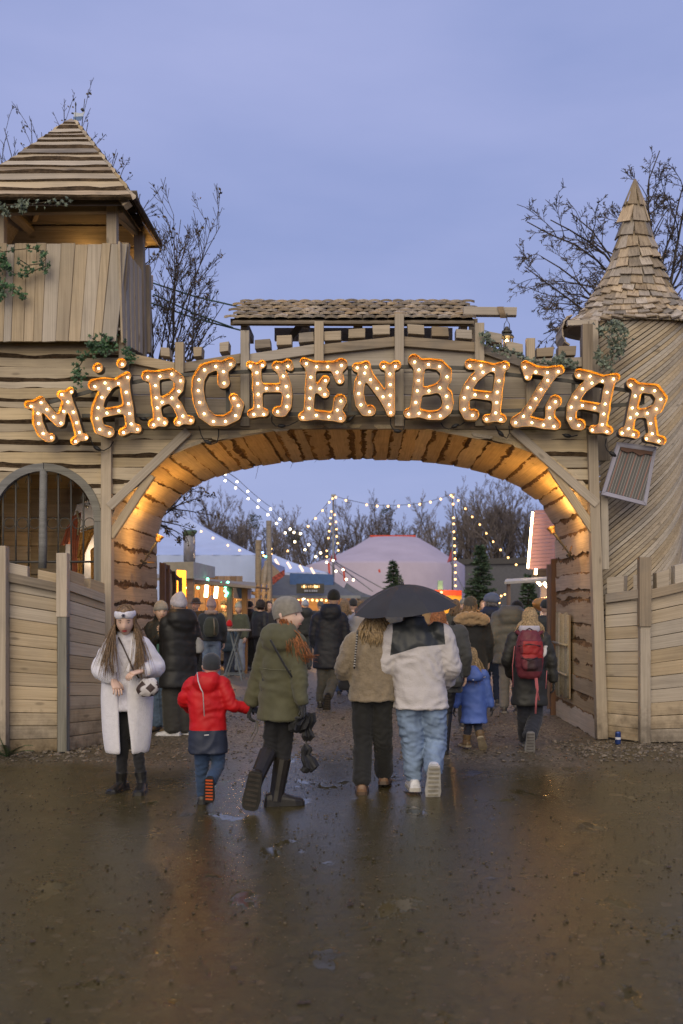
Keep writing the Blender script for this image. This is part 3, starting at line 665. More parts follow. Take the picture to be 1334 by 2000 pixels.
bastion('low plank bastion wall with merlon blocks below the arched window', [
    ((-210, 11.1, 1465, 1100), (-60, 10.85, 1476, 1110), (1100, 1108), [(.1, .3, 20), (.55, .8, 20)]),
    ((-60, 10.85, 1476, 1110), (12, 10.95, 1471, 1122), (1108, 1117), [(.3, .7, 20)]),
    ((10, 10.95, 1471, 1126), (112, 11.02, 1467, 1146), (1117, 1138), [(.02, .44, 19), (.62, .98, 19)]),
    ((132, 11.03, 1466, 1144), (206, 11.62, 1452, 1170), (1134, 1160), [(.0, .46, 22), (.60, .98, 20)])],
    [(4, 14, 1066, 1473, 10.82, W_PALE), (120, 21, 1080, 1205, 10.90, W_PALE), (121, 18, 1203, 1469, 10.91, W_GREY)], 27.7, 0)
bastion('low plank bastion wall with merlon blocks in front of the slatted tower', [
    ((1182, 11.98, 1440, 1178), (1252, 11.72, 1449, 1170), (1160, 1150), [(.04, .52, 30), (.78, .97, 30)]),
    ((1270, 11.70, 1450, 1168), (1345, 11.74, 1449, 1150), (1152, 1134), [(.18, .5, 30), (.66, .98, 36)]),
    ((1345, 11.74, 1449, 1150), (1420, 11.95, 1444, 1142), (1134, 1130), [(.1, .5, 30)]),
    ((1420, 11.95, 1444, 1142), (1600, 12.6, 1431, 1140), (1130, 1130), [(.1, .3, 28), (.5, .7, 28)])],
    [(1261, 23, 1088, 1224, 11.62, W_DARK), (1261, 20, 1222, 1452, 11.64, W_PALE)], 26.0, 0)
# ------------------------------------------------------------------ right tower: twisted slats under a shingled witch's hat
TX, TD, TF, RF = 1226, 12.75, .58, .60; TC = P(TX, 1181, TD)
st = empty('slatted_tower', (TC.x, TD, 0), 'round tower of twisted diagonal slats under a bent conical shingle roof', 'tower')
def trad(z): # radius: waisted below, flaring to the eaves
    k = (z - 2.3) / 2.6; return .70 + .17 * max(0, k) ** 1.6 + .10 * max(0, -k) ** 1.5
ztop, zbot = PZ(634, TD), .6
def slat(z0, w_):
    v, f = [], []; n = 30; a0, a1 = -2.75, -.05                     # angle about the axis, front side (-Y) at -pi/2
    cnt = 0
    for i in range(n + 1):
        a = a0 + (a1 - a0) * i / n
        zz = z0 + (a - a0) * .60 + .055 * (a + 1.57) ** 2 * 1.2
        if zz < zbot or zz > ztop or TC.x + math.cos(a) * trad(zz) < AX1 + .055: continue
        for dz in (-w_ / 2, w_ / 2):
            r = trad(zz + dz); v.append((TC.x + math.cos(a) * r, TD + TF * math.sin(a) * r, zz + dz))
            v.append((TC.x + math.cos(a) * (r - .018), TD + TF * math.sin(a) * (r - .018), zz + dz))
        cnt += 1
    if cnt < 2: return
    for i in range(cnt - 1):
        a = i * 4; b = a + 4; f += [(a, b, b + 2, a + 2), (a + 1, a + 3, b + 3, b + 1), (a, a + 1, b + 1, b), (a + 2, b + 2, b + 3, a + 3)]
    f += [(0, 2, 3, 1), ((cnt - 1) * 4, (cnt - 1) * 4 + 1, (cnt - 1) * 4 + 3, (cnt - 1) * 4 + 2)]
    o = mesh('slat', v, f, W_SLAT, None); M = Matrix.Translation((TC.x, TD - .7, z0 + 1)); o.data.transform(M.inverted()); o.matrix_basis = M; put(o, st)
z = zbot - 1.7
while z < ztop: slat(z, .0525 + rng.uniform(-.003, .003)); z += .0635 + rng.uniform(-.004, .004)
v, f = lathe([(.60, .0), (.60, 2.0), (.63, 3.4), (.80, ztop)], 24); mesh('gap_shade_liner', v, f, plain('gap_shade', (.09, .07, .05), .9), st, mat4=Matrix.Translation((TC.x + .17, TD + .06, 0)) @ Matrix.Diagonal((.8, TF, 1, 1)))  # added liner, coloured dark to stand for the shade between the slats
# conical roof: the radius profile is measured row by row
hat = empty('cone_roof', (TC.x, TD, ztop)); put(hat, st)
HXC = PX(1240, TD)
prof = [(645, 148), (635, 132), (624, 117), (611, 103), (596, 90), (581, 79), (565, 69), (547, 60), (529, 52), (509, 44), (487, 37), (462, 30), (434, 24), (402, 16), (350, 2)]
def rz(i): y_, r = prof[i]; return r / FPX * TD, PZ(y_, TD)
SHM = {}
for i in range(len(prof) - 1):
    r0, z0 = rz(i); r1, z1 = rz(min(len(prof) - 1, i + 1)); r2, z2 = rz(min(len(prof) - 1, i + 2)) if i + 2 < len(prof) else (r1, z1)
    w0 = .145 if i < 8 else .15 if i < 11 else .17
    n = max(5, int(2 * math.pi * r0 / w0))
    for q in range(n):
        a = 2 * math.pi * (q + .5 * (i % 2)) / n + rng.uniform(-.02, .02)
        if math.sin(a) > .45: continue                               # the far side is never seen
        ca, sa = math.cos(a), math.sin(a)
        jx = .02 * math.sin(i * .9)                                   # the hat is a little crooked
        base = Vector((HXC + jx + ca * r0, TD + RF * sa * r0, z0 + rng.uniform(-.012, .012))); tip = Vector((HXC + ca * (r1 + (r2 - r1) * .15), TD + RF * sa * (r1 + (r2 - r1) * .15), z1 + (z2 - z1) * .15))
        up = tip - base; out_ = Vector((ca, sa * 1.6, .3)); hw = math.pi * r0 / n * rng.uniform(.93, 1.0); hw1 = math.pi * r1 / n * 1.0
        Lh = up.length; lift = .026 + rng.uniform(0, .016)
        v = [(-.02, -hw, lift), (-.02 + rng.uniform(-.01, .01), hw, lift), (Lh, hw1, 0), (Lh, -hw1, 0), (-.02, -hw, lift - .022), (-.02, hw, lift - .022), (Lh, hw1, -.014), (Lh, -hw1, -.014)]
        f = [(0, 1, 2, 3), (7, 6, 5, 4), (0, 4, 5, 1), (1, 5, 6, 2), (3, 7, 4, 0)]
        M = frame(base, up, out_)
        mesh('shingle', v, f, W_SHING, hat, mat4=M)
v, f = lathe([(max(.01, rz(i)[0] - .02), rz(i)[1]) for i in range(len(prof))], 24); mesh('roof_cone', v, f, W_DARK, hat, mat4=Matrix.Translation((HXC, TD, 0)) @ Matrix.Diagonal((1, RF, 1, 1)))
lathe_v, lathe_f = lathe([(.70, PZ(640, TD)), (.95, PZ(648, TD)), (.95, PZ(648, TD) + .04), (.70, PZ(640, TD) + .04)], 32); mesh('eaves_ring', lathe_v, lathe_f, W_PALE, hat, mat4=Matrix.Translation((HXC, TD, 0)) @ Matrix.Diagonal((1, RF, 1, 1)))
# dormer hood under the left eaves
for i in range(6):
    a = i / 5 * 2.2 + .35; c = P(1114, 652, 12.6)
    beam('hood_board', c + Vector((-.13 * math.sin(a), -.16, .19 * math.cos(a))), c + Vector((-.13 * math.sin(a), .25, .19 * math.cos(a))), .085, .018, W_SHING, hat, up=(-math.sin(a), 0, math.cos(a)))
beam('hood_beam', P(1108, 632, 12.3), P(1168, 630, 12.3), .07, .07, W_PALE, hat)
beam('tower_post', P(1158, 628, 12.25), P(1160, 735, 12.25), .11, .10, W_PALE, st)
pslab('infill_board', [(1146, 655), (1200, 655), (1205, 900), (1150, 900)], 12.36, .03, W_DARK, st, grain=(0, 0, 1))
beam('tower_post', P(1143, 660, 12.2), P(1144, 735, 12.2), .12, .08, W_DARK, st)
# ------------------------------------------------------------------ marquee letters MÄRCHENBAZAR
# each letter: strokes (x, y, half width) and bulbs in the coordinates of an enlarged view: origin (ox, oy), scale s
CR = {1: (40, 690, 5.336), 2: (270, 680, 6.064), 3: (470, 680, 6.064), 4: (680, 680, 6.064), 5: (880, 690, 5.8), 6: (1090, 710, 5.8)}
LT = [
 ('M', 1, 'first letter at the far left end', [[(100, 545, 44), (165, 530, 34), (228, 500, 40)], [(185, 560, 38), (190, 640, 50), (197, 735, 56), (243, 840, 52), (300, 890, 44), (332, 888, 48)], [(225, 525, 48), (285, 590, 48), (352, 668, 48), (425, 725, 48)], [(425, 725, 45), (460, 605, 42), (500, 500, 46)], [(438, 440, 44), (490, 435, 34), (537, 402, 40)], [(500, 480, 46), (558, 615, 46), (592, 728, 43), (618, 828, 44)], [(580, 922, 44), (630, 890, 34), (690, 885, 38)]],
  [(118, 557), (222, 518), (190, 630), (197, 735), (243, 840), (330, 884), (283, 590), (352, 668), (428, 732), (457, 609), (437, 434), (537, 408), (500, 512), (558, 617), (592, 728), (620, 828), (582, 924), (692, 884)]),
 ('Ä', 1, 'second letter, the one with two round dots', [[(780, 340, 62), (885, 312, 50), (1000, 320, 42), (1125, 245, 42)], [(930, 350, 54), (855, 462, 54), (815, 572, 58), (803, 682, 58), (835, 797, 58), (935, 830, 60)], [(815, 632, 45), (907, 627, 45), (1030, 604, 45), (1130, 585, 45)], [(1100, 300, 52), (1107, 410, 52), (1130, 530, 52), (1143, 632, 52), (1155, 740, 48)], [(1078, 830, 44), (1150, 795, 40), (1228, 797, 48)]],
  [(782, 350), (887, 314), (925, 373), (1025, 319), (1124, 257), (855, 463), (815, 572), (803, 682), (832, 797), (933, 835), (907, 627), (1030, 604), (1107, 411), (1130, 530), (1143, 632), (1160, 740), (1080, 830), (1225, 796)]),
 ('dot', 1, 'left one of the two round dots over the second letter', [[(820, 165, 53), (822, 165, 53)]], [(822, 163)]),
 ('dot', 1, 'right one of the two round dots over the second letter', [[(1065, 118, 52), (1067, 118, 52)]], [(1066, 120)]),
 ('R', 2, 'third letter, between the dotted letter and the round one', [[(118, 340, 68), (190, 350, 50)], [(195, 345, 52), (262, 332, 58), (402, 310, 60), (500, 390, 64), (485, 500, 60), (402, 595, 54), (287, 645, 54), (230, 660, 50)], [(195, 345, 56), (207, 448, 60), (217, 593, 56), (230, 712, 50), (246, 842, 56)], [(186, 908, 58), (246, 890, 46), (315, 888, 54)], [(400, 610, 52), (477, 694, 58), (532, 808, 58)], [(485, 885, 54), (545, 870, 42), (625, 862, 56)]],
  [(118, 347), (262, 338), (402, 313), (505, 392), (485, 515), (402, 595), (287, 645), (207, 448), (217, 593), (230, 712), (246, 843), (186, 913), (318, 890), (477, 694), (532, 808), (487, 886), (628, 862)]),
 ('C', 2, 'fourth letter, the large round one', [[(1095, 188, 62), (1020, 215, 52), (920, 215, 62), (788, 265, 70), (722, 380, 74), (712, 508, 74), (732, 648, 74), (785, 782, 74), (893, 868, 66), (1035, 868, 66), (1155, 805, 70), (1195, 685, 66), (1137, 600, 56)], [(1095, 192, 60), (1013, 275, 62), (1010, 350, 66), (1020, 418, 74)]],
  [(1095, 196), (922, 222), (788, 263), (1013, 284), (1020, 420), (722, 380), (715, 508), (732, 648), (785, 782), (893, 872), (1035, 872), (1157, 803), (1188, 685), (1137, 600)]),
 ('H', 3, 'fifth letter, below the left end of the crest roof', [[(118, 212, 48), (190, 245, 40), (262, 202, 48)], [(192, 250, 52), (195, 297, 55), (203, 425, 55), (210, 551, 55), (213, 700, 56)], [(140, 785, 56), (213, 775, 50), (290, 775, 50)], [(203, 482, 54), (307, 482, 54), (437, 482, 54), (540, 480, 50)], [(433, 225, 60), (500, 222, 46), (565, 200, 58), (595, 245, 40)], [(470, 270, 45), (510, 335, 54), (545, 457, 58), (558, 573, 60), (545, 697, 62), (500, 765, 62), (445, 760, 64)]],
  [(118, 219), (262, 210), (195, 296), (203, 425), (210, 551), (213, 693), (160, 787), (277, 787), (307, 482), (437, 482), (433, 235), (563, 219), (507, 336), (542, 458), (563, 573), (548, 697), (440, 758)]),
 ('E', 3, 'sixth letter, with a forked middle arm', [[(755, 172, 50), (830, 220, 60), (900, 225, 60), (1032, 225, 60), (1110, 222, 58), (1195, 205, 66)], [(835, 230, 60), (833, 350, 60), (828, 477, 60), (820, 598, 58), (811, 718, 58), (790, 800, 52)], [(738, 820, 54), (897, 798, 58), (1046, 815, 56), (1190, 830, 52)], [(1195, 205, 62), (1143, 290, 60), (1178, 390, 52)], [(828, 487, 50), (940, 486, 54), (1003, 388, 54)], [(940, 486, 52), (1000, 550, 56)], [(1180, 635, 80), (1145, 740, 56), (1185, 830, 58)]],
  [(780, 190), (900, 227), (1032, 227), (1195, 209), (1143, 291), (1174, 397), (833, 350), (828, 477), (820, 598), (811, 718), (737, 825), (897, 800), (1046, 818), (1183, 839), (940, 486), (1005, 391), (998, 554), (1188, 631), (1145, 738)]),
 ('N', 4, 'seventh letter, in the middle of the word', [[(105, 240, 58), (160, 222, 42), (210, 215, 54)], [(195, 290, 58), (138, 417, 62), (123, 543, 60), (148, 676, 60), (205, 755, 62), (258, 750, 68)], [(205, 270, 62), (266, 380, 62), (343, 482, 62), (412, 580, 60), (480, 700, 55), (503, 772, 42)], [(422, 220, 54), (490, 240, 42), (568, 215, 58)], [(493, 270, 52), (493, 312, 56), (497, 437, 54), (497, 563, 54), (492, 680, 56), (503, 772, 44)]],
  [(107, 240), (210, 230), (197, 301), (136, 417), (125, 543), (152, 676), (255, 759), (266, 380), (343, 482), (412, 580), (422, 227), (560, 222), (493, 312), (497, 437), (497, 563), (487, 676), (503, 768)]),
 ('B', 4, 'eighth letter, with two closed bowls', [[(778, 155, 72), (836, 225, 60)], [(836, 240, 60), (832, 385, 60), (818, 510, 60), (800, 648, 60), (780, 750, 54)], [(715, 782, 54), (780, 775, 50)], [(840, 200, 60), (950, 195, 62), (1075, 210, 66), (1155, 290, 68), (1150, 390, 66), (1085, 475, 58), (955, 512, 52), (850, 525, 46)], [(1085, 480, 52), (1160, 560, 70), (1180, 660, 66), (1155, 745, 66), (1085, 800, 62), (960, 808, 54), (838, 778, 50), (715, 785, 50)]],
  [(786, 170), (950, 198), (1083, 223), (1168, 345), (1085, 475), (955, 512), (836, 263), (832, 386), (818, 510), (800, 648), (716, 786), (838, 775), (960, 811), (1088, 806), (1173, 703), (1163, 573)]),
 ('A', 5, 'ninth letter, below the lantern', [[(215, 138, 62), (340, 148, 52), (483, 180, 48), (610, 152, 52)], [(385, 195, 54), (265, 292, 54), (193, 393, 56), (152, 508, 56), (150, 640, 58), (190, 710, 60), (252, 705, 66)], [(170, 490, 45), (275, 475, 50), (410, 492, 52), (520, 510, 45)], [(555, 210, 54), (545, 315, 58), (527, 445, 54), (518, 562, 52), (508, 680, 52)], [(405, 750, 50), (508, 742, 42), (575, 750, 52)]],
  [(216, 150), (342, 145), (364, 220), (483, 190), (608, 160), (265, 292), (193, 393), (152, 508), (153, 640), (247, 707), (275, 475), (410, 492), (545, 315), (527, 445), (520, 562), (508, 680), (405, 751), (567, 757)]),
 ('Z', 5, 'tenth letter, the zigzag one', [[(840, 155, 48), (868, 280, 44)], [(842, 152, 50), (962, 205, 52), (1093, 220, 54), (1225, 200, 55)], [(1150, 245, 52), (1095, 312, 54), (1022, 415, 55), (962, 520, 56), (900, 620, 56), (823, 717, 58), (738, 785, 60)], [(735, 785, 58), (918, 785, 55), (1047, 815, 55), (1180, 820, 52)], [(1175, 555, 74), (1120, 625, 58), (1118, 735, 54), (1175, 815, 54)]],
  [(838, 163), (860, 277), (962, 218), (1093, 224), (1216, 213), (1097, 312), (1022, 415), (962, 520), (898, 620), (823, 717), (735, 790), (918, 790), (1047, 817), (1167, 833), (1118, 737), (1118, 620), (1185, 554)]),
 ('A', 6, 'eleventh letter, touching the hanging ivy', [[(232, 132, 62), (357, 148, 52), (497, 192, 48), (640, 168, 48)], [(385, 210, 54), (272, 290, 54), (197, 388, 56), (145, 498, 58), (137, 628, 58), (180, 702, 60), (235, 702, 66)], [(165, 495, 42), (272, 480, 50), (407, 505, 52), (520, 530, 45)], [(578, 225, 52), (550, 330, 58), (528, 463, 54), (512, 576, 52), (495, 695, 52)], [(382, 755, 48), (495, 757, 42), (558, 768, 52)]],
  [(232, 141), (357, 150), (378, 227), (497, 205), (622, 181), (272, 292), (197, 388), (145, 498), (137, 628), (230, 705), (272, 480), (407, 507), (550, 331), (528, 463), (512, 576), (495, 695), (382, 758), (548, 776)]),
 ('R', 6, 'last letter, above the striped picture frame', [[(820, 240, 62), (880, 290, 46)], [(880, 288, 48), (950, 288, 56), (1085, 305, 62), (1158, 405, 64), (1110, 520, 60), (1005, 568, 56), (887, 575, 52), (840, 580, 45)], [(880, 300, 50), (868, 372, 54), (835, 508, 54), (813, 620, 52), (790, 743, 54)], [(718, 788, 50), (790, 800, 42), (860, 812, 50)], [(1030, 570, 50), (1045, 683, 56), (1065, 800, 52)], [(1000, 850, 46), (1075, 865, 42), (1155, 880, 54)]],
  [(818, 250), (950, 292), (1087, 314), (1158, 410), (1108, 520), (1005, 568), (887, 575), (868, 372), (835, 508), (813, 620), (793, 743), (720, 792), (847, 812), (1042, 683), (1060, 800), (995, 857), (1135, 882)]),
]
M_FACE = plain('letter_face', (.19, .17, .155), .55, .0, var=.10, sc=5)
M_SIDE = plain('letter_side', (.13, .10, .075), .5, var=.1)
M_RIM = plain('orange_rim', (1.0, .47, .035), .4, var=.05)
M_BULB = glow('marquee_bulb', (1, .64, .26), 21)
M_DEADBULB = plain('unlit_bulb', (.55, .42, .38), .3)
def contours(strokes, k=26.0, step=5.0):
    pts = [p for s in strokes for p in s]
    x0, x1 = min(p[0] - p[2] for p in pts) - 20, max(p[0] + p[2] for p in pts) + 20; y0, y1 = min(p[1] - p[2] for p in pts) - 20, max(p[1] + p[2] for p in pts) + 20
    X, Y = np.meshgrid(np.arange(x0, x1, step), np.arange(y0, y1, step)); acc = np.zeros_like(X)
    for s in strokes:
        dm = np.full_like(X, 1e9)
        for a, b in zip(s, s[1:]):
            dx, dy = b[0] - a[0], b[1] - a[1]; t_ = np.clip(((X - a[0]) * dx + (Y - a[1]) * dy) / max(1e-6, dx * dx + dy * dy), 0, 1)
            dm = np.minimum(dm, np.hypot(X - a[0] - t_ * dx, Y - a[1] - t_ * dy) - (a[2] + t_ * (b[2] - a[2])))
        acc += np.exp(np.clip(-dm / (k * .5), -50, 50))
    Dm = -k * .5 * np.log(acc + 1e-30)
    H, Wd = Dm.shape; seg = {}
    def pt(i, j, e):
        if e == 0: a, b = (i, j), (i, j + 1)
        else: a, b = (i, j), (i + 1, j)
        da, db = Dm[a], Dm[b]; u = da / (da - db)
        return (X[a] + u * (X[b] - X[a]), Y[a] + u * (Y[b] - Y[a]))
    for i in range(H - 1):
        for j in range(Wd - 1):
            c = [Dm[i, j] < 0, Dm[i, j + 1] < 0, Dm[i + 1, j + 1] < 0, Dm[i + 1, j] < 0]
            if all(c) or not any(c): continue
            ed = [(i, j, 0), (i, j + 1, 1), (i + 1, j, 0), (i, j, 1)]
            cr = [q for q in range(4) if c[q] != c[(q + 1) % 4]]
            pr = [(cr[0], cr[1])] if len(cr) == 2 else [(cr[0], cr[1]), (cr[2], cr[3])]
            for a, b in pr: seg.setdefault(ed[a], []).append(ed[b]); seg.setdefault(ed[b], []).append(ed[a])
    loops = []; seen = set()
    for st_ in list(seg):
        if st_ in seen: continue
        lp = [st_]; seen.add(st_); cur_ = st_
        while True:
            nx = [q for q in seg[cur_] if q not in seen]
            if not nx: break
            cur_ = nx[0]; seen.add(cur_); lp.append(cur_)
        if len(lp) > 8: loops.append(np.array([pt(*q) for q in lp]))
    outl = []
    for lp in loops:
        for _ in range(2): lp = .5 * lp + .25 * (np.roll(lp, 1, 0) + np.roll(lp, -1, 0))
        outl.append(lp[::2])
    return outl
LD = 11.72; bulb_v, bulb_f = ico(.0108, 2); bulb_me = None
def letter(ch, crop, where, strokes, bulbs):
    ox, oy, s_ = CR[crop]; cs = contours(strokes)
    w3 = lambda p, d=0.0: P(ox + p[0] / s_, oy + p[1] / s_, LD) + Vector((0, d, 0))
    cx = np.mean([p[0] for p in bulbs]); cyy = max(p[1] for p in bulbs)
    lab = ('marquee letter ' + ch + ' with glowing bulbs, ' if ch != 'dot' else 'small round marquee lamp, ') + where
    root = empty('marquee_letter' if ch != 'dot' else 'marquee_dot', w3((cx, cyy)), lab, 'letter' if ch != 'dot' else 'lamp', 'bulb letters of the gate sign')
    bm = bmesh.new(); es = []
    for lp in cs:
        vs_ = [bm.verts.new(w3(p)) for p in lp]
        es += [bm.edges.new((vs_[i], vs_[(i + 1) % len(vs_)])) for i in range(len(vs_))]
    bmesh.ops.triangle_fill(bm, use_beauty=True, edges=es, normal=(0, -1, 0))
    me = bpy.data.meshes.new('face_panel'); bm.to_mesh(me); bm.free(); me.materials.append(M_FACE)
    mesh('face_panel', 0, 0, parent=root, me=me)
    V, Fc, ix = [], [], []; rimw, front, back = 2.6, -.072, .05
    cs = sorted(cs, key=lambda l: -abs(np.sum(l[:, 0] * np.roll(l[:, 1], -1) - np.roll(l[:, 0], -1) * l[:, 1])))
    for q, lp in enumerate(cs):
        ar = np.sum(lp[:, 0] * np.roll(lp[:, 1], -1) - np.roll(lp[:, 0], -1) * lp[:, 1])
        tg = np.roll(lp, -1, 0) - np.roll(lp, 1, 0); tg /= np.linalg.norm(tg, axis=1)[:, None] + 1e-9
        nn = np.stack([tg[:, 1], -tg[:, 0]], 1) * (1 if ar > 0 else -1)           # outward of this loop
        if q > 0: nn = -nn                                                           # holes: outward of the letter is into the hole
        inn = lp - nn * rimw; m_ = len(lp); b0 = len(V)
        for i in range(m_): V += [w3(inn[i], -.002), w3(inn[i], front), w3(lp[i], front), w3(lp[i], back)]
        for i in range(m_):
            a, b = b0 + i * 4, b0 + ((i + 1) % m_) * 4
            Fc += [(a, a + 1, b + 1, b), (a + 1, a + 2, b + 2, b + 1), (a + 2, a + 3, b + 3, b + 2)]; ix += [0, 0, 1]
    mesh('rim', V, Fc, [M_RIM, M_SIDE], root, ix)
    global bulb_me
    for p in bulbs:
        q = w3(p, -.026)
        if bulb_me is None:
            o = mesh('bulb', bulb_v, bulb_f, M_BULB, root, mat4=Matrix.Translation(q), smooth=True); bulb_me = o.data
        else: mesh('bulb', 0, 0, parent=root, mat4=Matrix.Translation(q), me=bulb_me)
    return root
for L_ in LT: letter(*L_)
# steel rails that carry the letters
rail = empty('sign_rails', P(690, 812, LD + .1), 'dark steel flat bars behind the marquee letters', 'rail')
def bars(pts, d, w_=.045):
    for a, b in zip(pts, pts[1:]): beam('bar', P(*a, d), P(*b, d), w_, .012, M_IRON, rail, ch=.002)
bars([(95, 786), (185, 762), (275, 744), (345, 733), (480, 726), (690, 718)], LD + .075); bars([(690, 718), (830, 716), (905, 719), (1000, 732), (1110, 744), (1256, 768)], LD + .075)
bars([(160, 812), (480, 810), (700, 807), (900, 805), (1100, 799), (1254, 788)], LD + .085)
for x, y0, y1 in ((445, 730, 808), (683, 718, 806), (1120, 745, 798), (1255, 766, 790)): bars([(x, y0), (x, y1)], LD + .09)
for x, y in ((178, 763), (183, 812), (500, 726), (560, 809), (760, 718), (905, 805), (1040, 737), (1080, 799), (640, 720)): beam('standoff', P(x, y, LD + .08), P(x, y, GD + .01), .03, .03, M_IRON, rail, up=(0, 0, 1), ch=.003)
# cables with plugs hanging between the letters
def cable(label, pts, plug):
    c = empty('power_cable', P(*plug[:2], 11.85), label, 'cable', 'cables under the letters')
    tube_obj('wire', [[(P(x, y, 11.84), .007) for x, y in pts]], M_BLACK, c)
    x, y, a = plug; dx, dy = math.cos(a) * 8, math.sin(a) * 8
    tube_obj('plug', [[(P(x - dx, y - dy, 11.82), .010), (P(x - dx * .6, y - dy * .6, 11.82), .021), (P(x, y, 11.82), .026), (P(x + dx * .6, y + dy * .6, 11.82), .020), (P(x + dx, y + dy, 11.82), .009)]], M_BLACK, c, n=8)
cable('black cable and plug hanging between the first two letters', [(178, 860), (182, 870), (190, 877), (203, 880), (214, 874), (222, 862)], (190, 876, .5))
cable('black cable and plug hanging left of the third letter', [(268, 812), (276, 816), (284, 820), (292, 822)], (280, 818, .2))
cable('black cable and plug hanging below the fourth letter', [(388, 832), (393, 850), (400, 862), (412, 868), (424, 864), (427, 850), (427, 838)], (406, 864, .5))
cable('black cable and plug hanging below the fifth letter', [(531, 812), (531, 824), (538, 832), (552, 834), (566, 830), (582, 822)], (550, 832, 0))
cable('black cable and plug right of the sixth letter', [(676, 826), (684, 820), (694, 810), (700, 806)], (684, 819, -.7))
cable('black cable and plug hanging below the seventh letter', [(763, 816), (763, 830), (768, 838), (778, 843), (788, 840), (790, 828), (791, 818)], (776, 842, .1))
cable('black cable and plug between the eighth and ninth letters', [(861, 826), (866, 834), (876, 838), (888, 834), (900, 830), (908, 824)], (889, 832, -.4))
cable('black cable and plug below the right foot of the ninth letter', [(968, 832), (972, 842), (980, 850), (990, 856), (995, 846), (994, 832)], (978, 847, .8))
cable('black cable and plug below the eleventh letter', [(1098, 848), (1106, 852), (1116, 853), (1128, 850)], (1108, 851, .2))
cable('black cable and plug hanging in front of the striped picture frame', [(1184, 856), (1182, 870), (1186, 880), (1196, 886), (1205, 893), (1210, 884), (1206, 872)], (1197, 887, .6))
# ------------------------------------------------------------------ lamps, frame, ivy and small things on the gate
def flood(label, clamp, head, aim, energy):
    """lamp on a clamped arm; a spot inside the head lights the soffit"""
    f_ = empty('clamp_lamp', clamp, label, 'lamp', 'lamps on the arch jambs')
    clamp, head, aim = Vector(clamp), Vector(head), Vector(aim); d = (head - clamp).normalized()
    tube_obj('arm', [[(clamp - d * .10, .010), (clamp, .011), (clamp + d * .12, .013), (head - d * .1, .018), (head, .015)]], M_IRON, f_, n=8)
    sd_ = d.orthogonal().normalized()
    beam('clamp', clamp - sd_ * .05, clamp + sd_ * .035, .035, .035, M_IRON, f_, up=tuple(d))
    beam('thumb_screw', clamp + d * .1 - sd_ * .06, clamp + d * .1 + sd_ * .05, .013, .013, M_IRON, f_, up=tuple(d))
    M_BRASS = bpy.data.materials.get('warm_brass') or plain('warm_brass', (.22, .14, .06), .4, .5)
    beam('bracket_plate', clamp + d * .02 + sd_ * .04, clamp + d * .06 + sd_ * .13, .03, .015, M_BRASS, f_, up=tuple(d))
    ax = (aim - head).normalized()
    v, f = lathe([(.0, -.045), (.033, -.04), (.038, .0), (.056, .04), (.058, .047), (.05, .047), (.034, .012), (0, .01)], 14)
    Mh = frame(head, ax.orthogonal(), ax); mesh('lamp_head', v, f, M_BRASS, f_, mat4=Mh)
    v, f = lathe([(0, .02), (.03, .02), (.03, .028), (0, .03)], 12); mesh('lens', v, f, glow('flood_lens', (1, .62, .22), 12), f_, mat4=Mh)
    l = bpy.data.lights.new('clamp_lamp_light', 'SPOT'); l.energy = energy; l.color = (1, .47, .09); l.shadow_soft_size = .05; l.spot_size = R(172); l.spot_blend = .3
    o = bpy.data.objects.new('clamp_lamp_light', l); COL.objects.link(o); o.matrix_basis = Matrix.Translation(head + ax * .075) @ ax.to_track_quat('-Z', 'Y').to_matrix().to_4x4(); put(o, f_)
    l2 = bpy.data.lights.new('jamb_fill', 'POINT'); l2.energy = energy * .38; l2.color = (1, .52, .15); l2.shadow_soft_size = .06  # extra point light added beside the lamp to brighten the jambs
    o2 = bpy.data.objects.new('jamb_fill', l2); COL.objects.link(o2); o2.matrix_basis = Matrix.Translation(head + ax * .09 + Vector((0, -.12, 0))); put(o2, f_)
flood('clamp lamp on the left jamb throwing orange light up the arch', P(281, 1098, 13.0) , P(310, 1052, 13.0), P(380, 900, 13.1), 22)
flood('clamp lamp on the right jamb throwing orange light up the arch', P(1112, 1082, 12.9), P(1078, 1036, 12.9), P(1015, 890, 13.0), 22)
# striped picture in a pale frame leaning on the slatted tower
pf = empty('picture_frame', P(1225, 985, 11.8), 'pale lilac picture frame with grey striped cloth hung askew on the slatted tower', 'picture frame')
M_LILAC = wood('lilac_paint', (.42, .41, .50), (.30, .28, .33), stain=.3, var=.05)
def stripes():
    m, t, b = newmat('striped_cloth'); tc = nd(t, 'ShaderNodeTexCoord'); mp = nd(t, 'ShaderNodeMapping', {0: tc.outputs['Object']}); mp.inputs['Scale'].default_value = (1, 30, 1)
    sp = nd(t, 'ShaderNodeSeparateXYZ', {0: mp.outputs[0]}); fr = math_(t, 'FRACT', sp.outputs[1]); fr2 = math_(t, 'FRACT', math_(t, 'MULTIPLY', sp.outputs[1], .37))
    c = ramp(t, fr, [(.12, (.35, .32, .30)), (.2, (.125, .122, .115))]); c = mixc(t, ramp(t, fr2, [(.86, (0, 0, 0)), (.9, (1, 1, 1))]), c, (.30, .15, .12))
    t.links.new(c, b.inputs['Base Color']); b.inputs['Roughness'].default_value = .8; return m
O4 = [(1206, 863), (1283, 873), (1263, 988), (1175, 966)]; I4 = [(1212, 873), (1275, 882), (1257, 979), (1184, 960)]
DF = (11.80, 11.80, 11.86, 11.86)
for i in range(4):
    j = (i + 1) % 4
    q = [P(*O4[i], DF[i]), P(*O4[j], DF[j]), P(*I4[j], DF[j]), P(*I4[i], DF[i])]
    slab('frame_side', q[::-1], .04, M_LILAC, pf, grain=q[1] - q[0])
slab('cloth', [P(*I4[k_], DF[k_] + .015) for k_ in (3, 2, 1, 0)], .01, stripes(), pf, grain=(P(*I4[3], 11.86) - P(*I4[0], 11.8)))
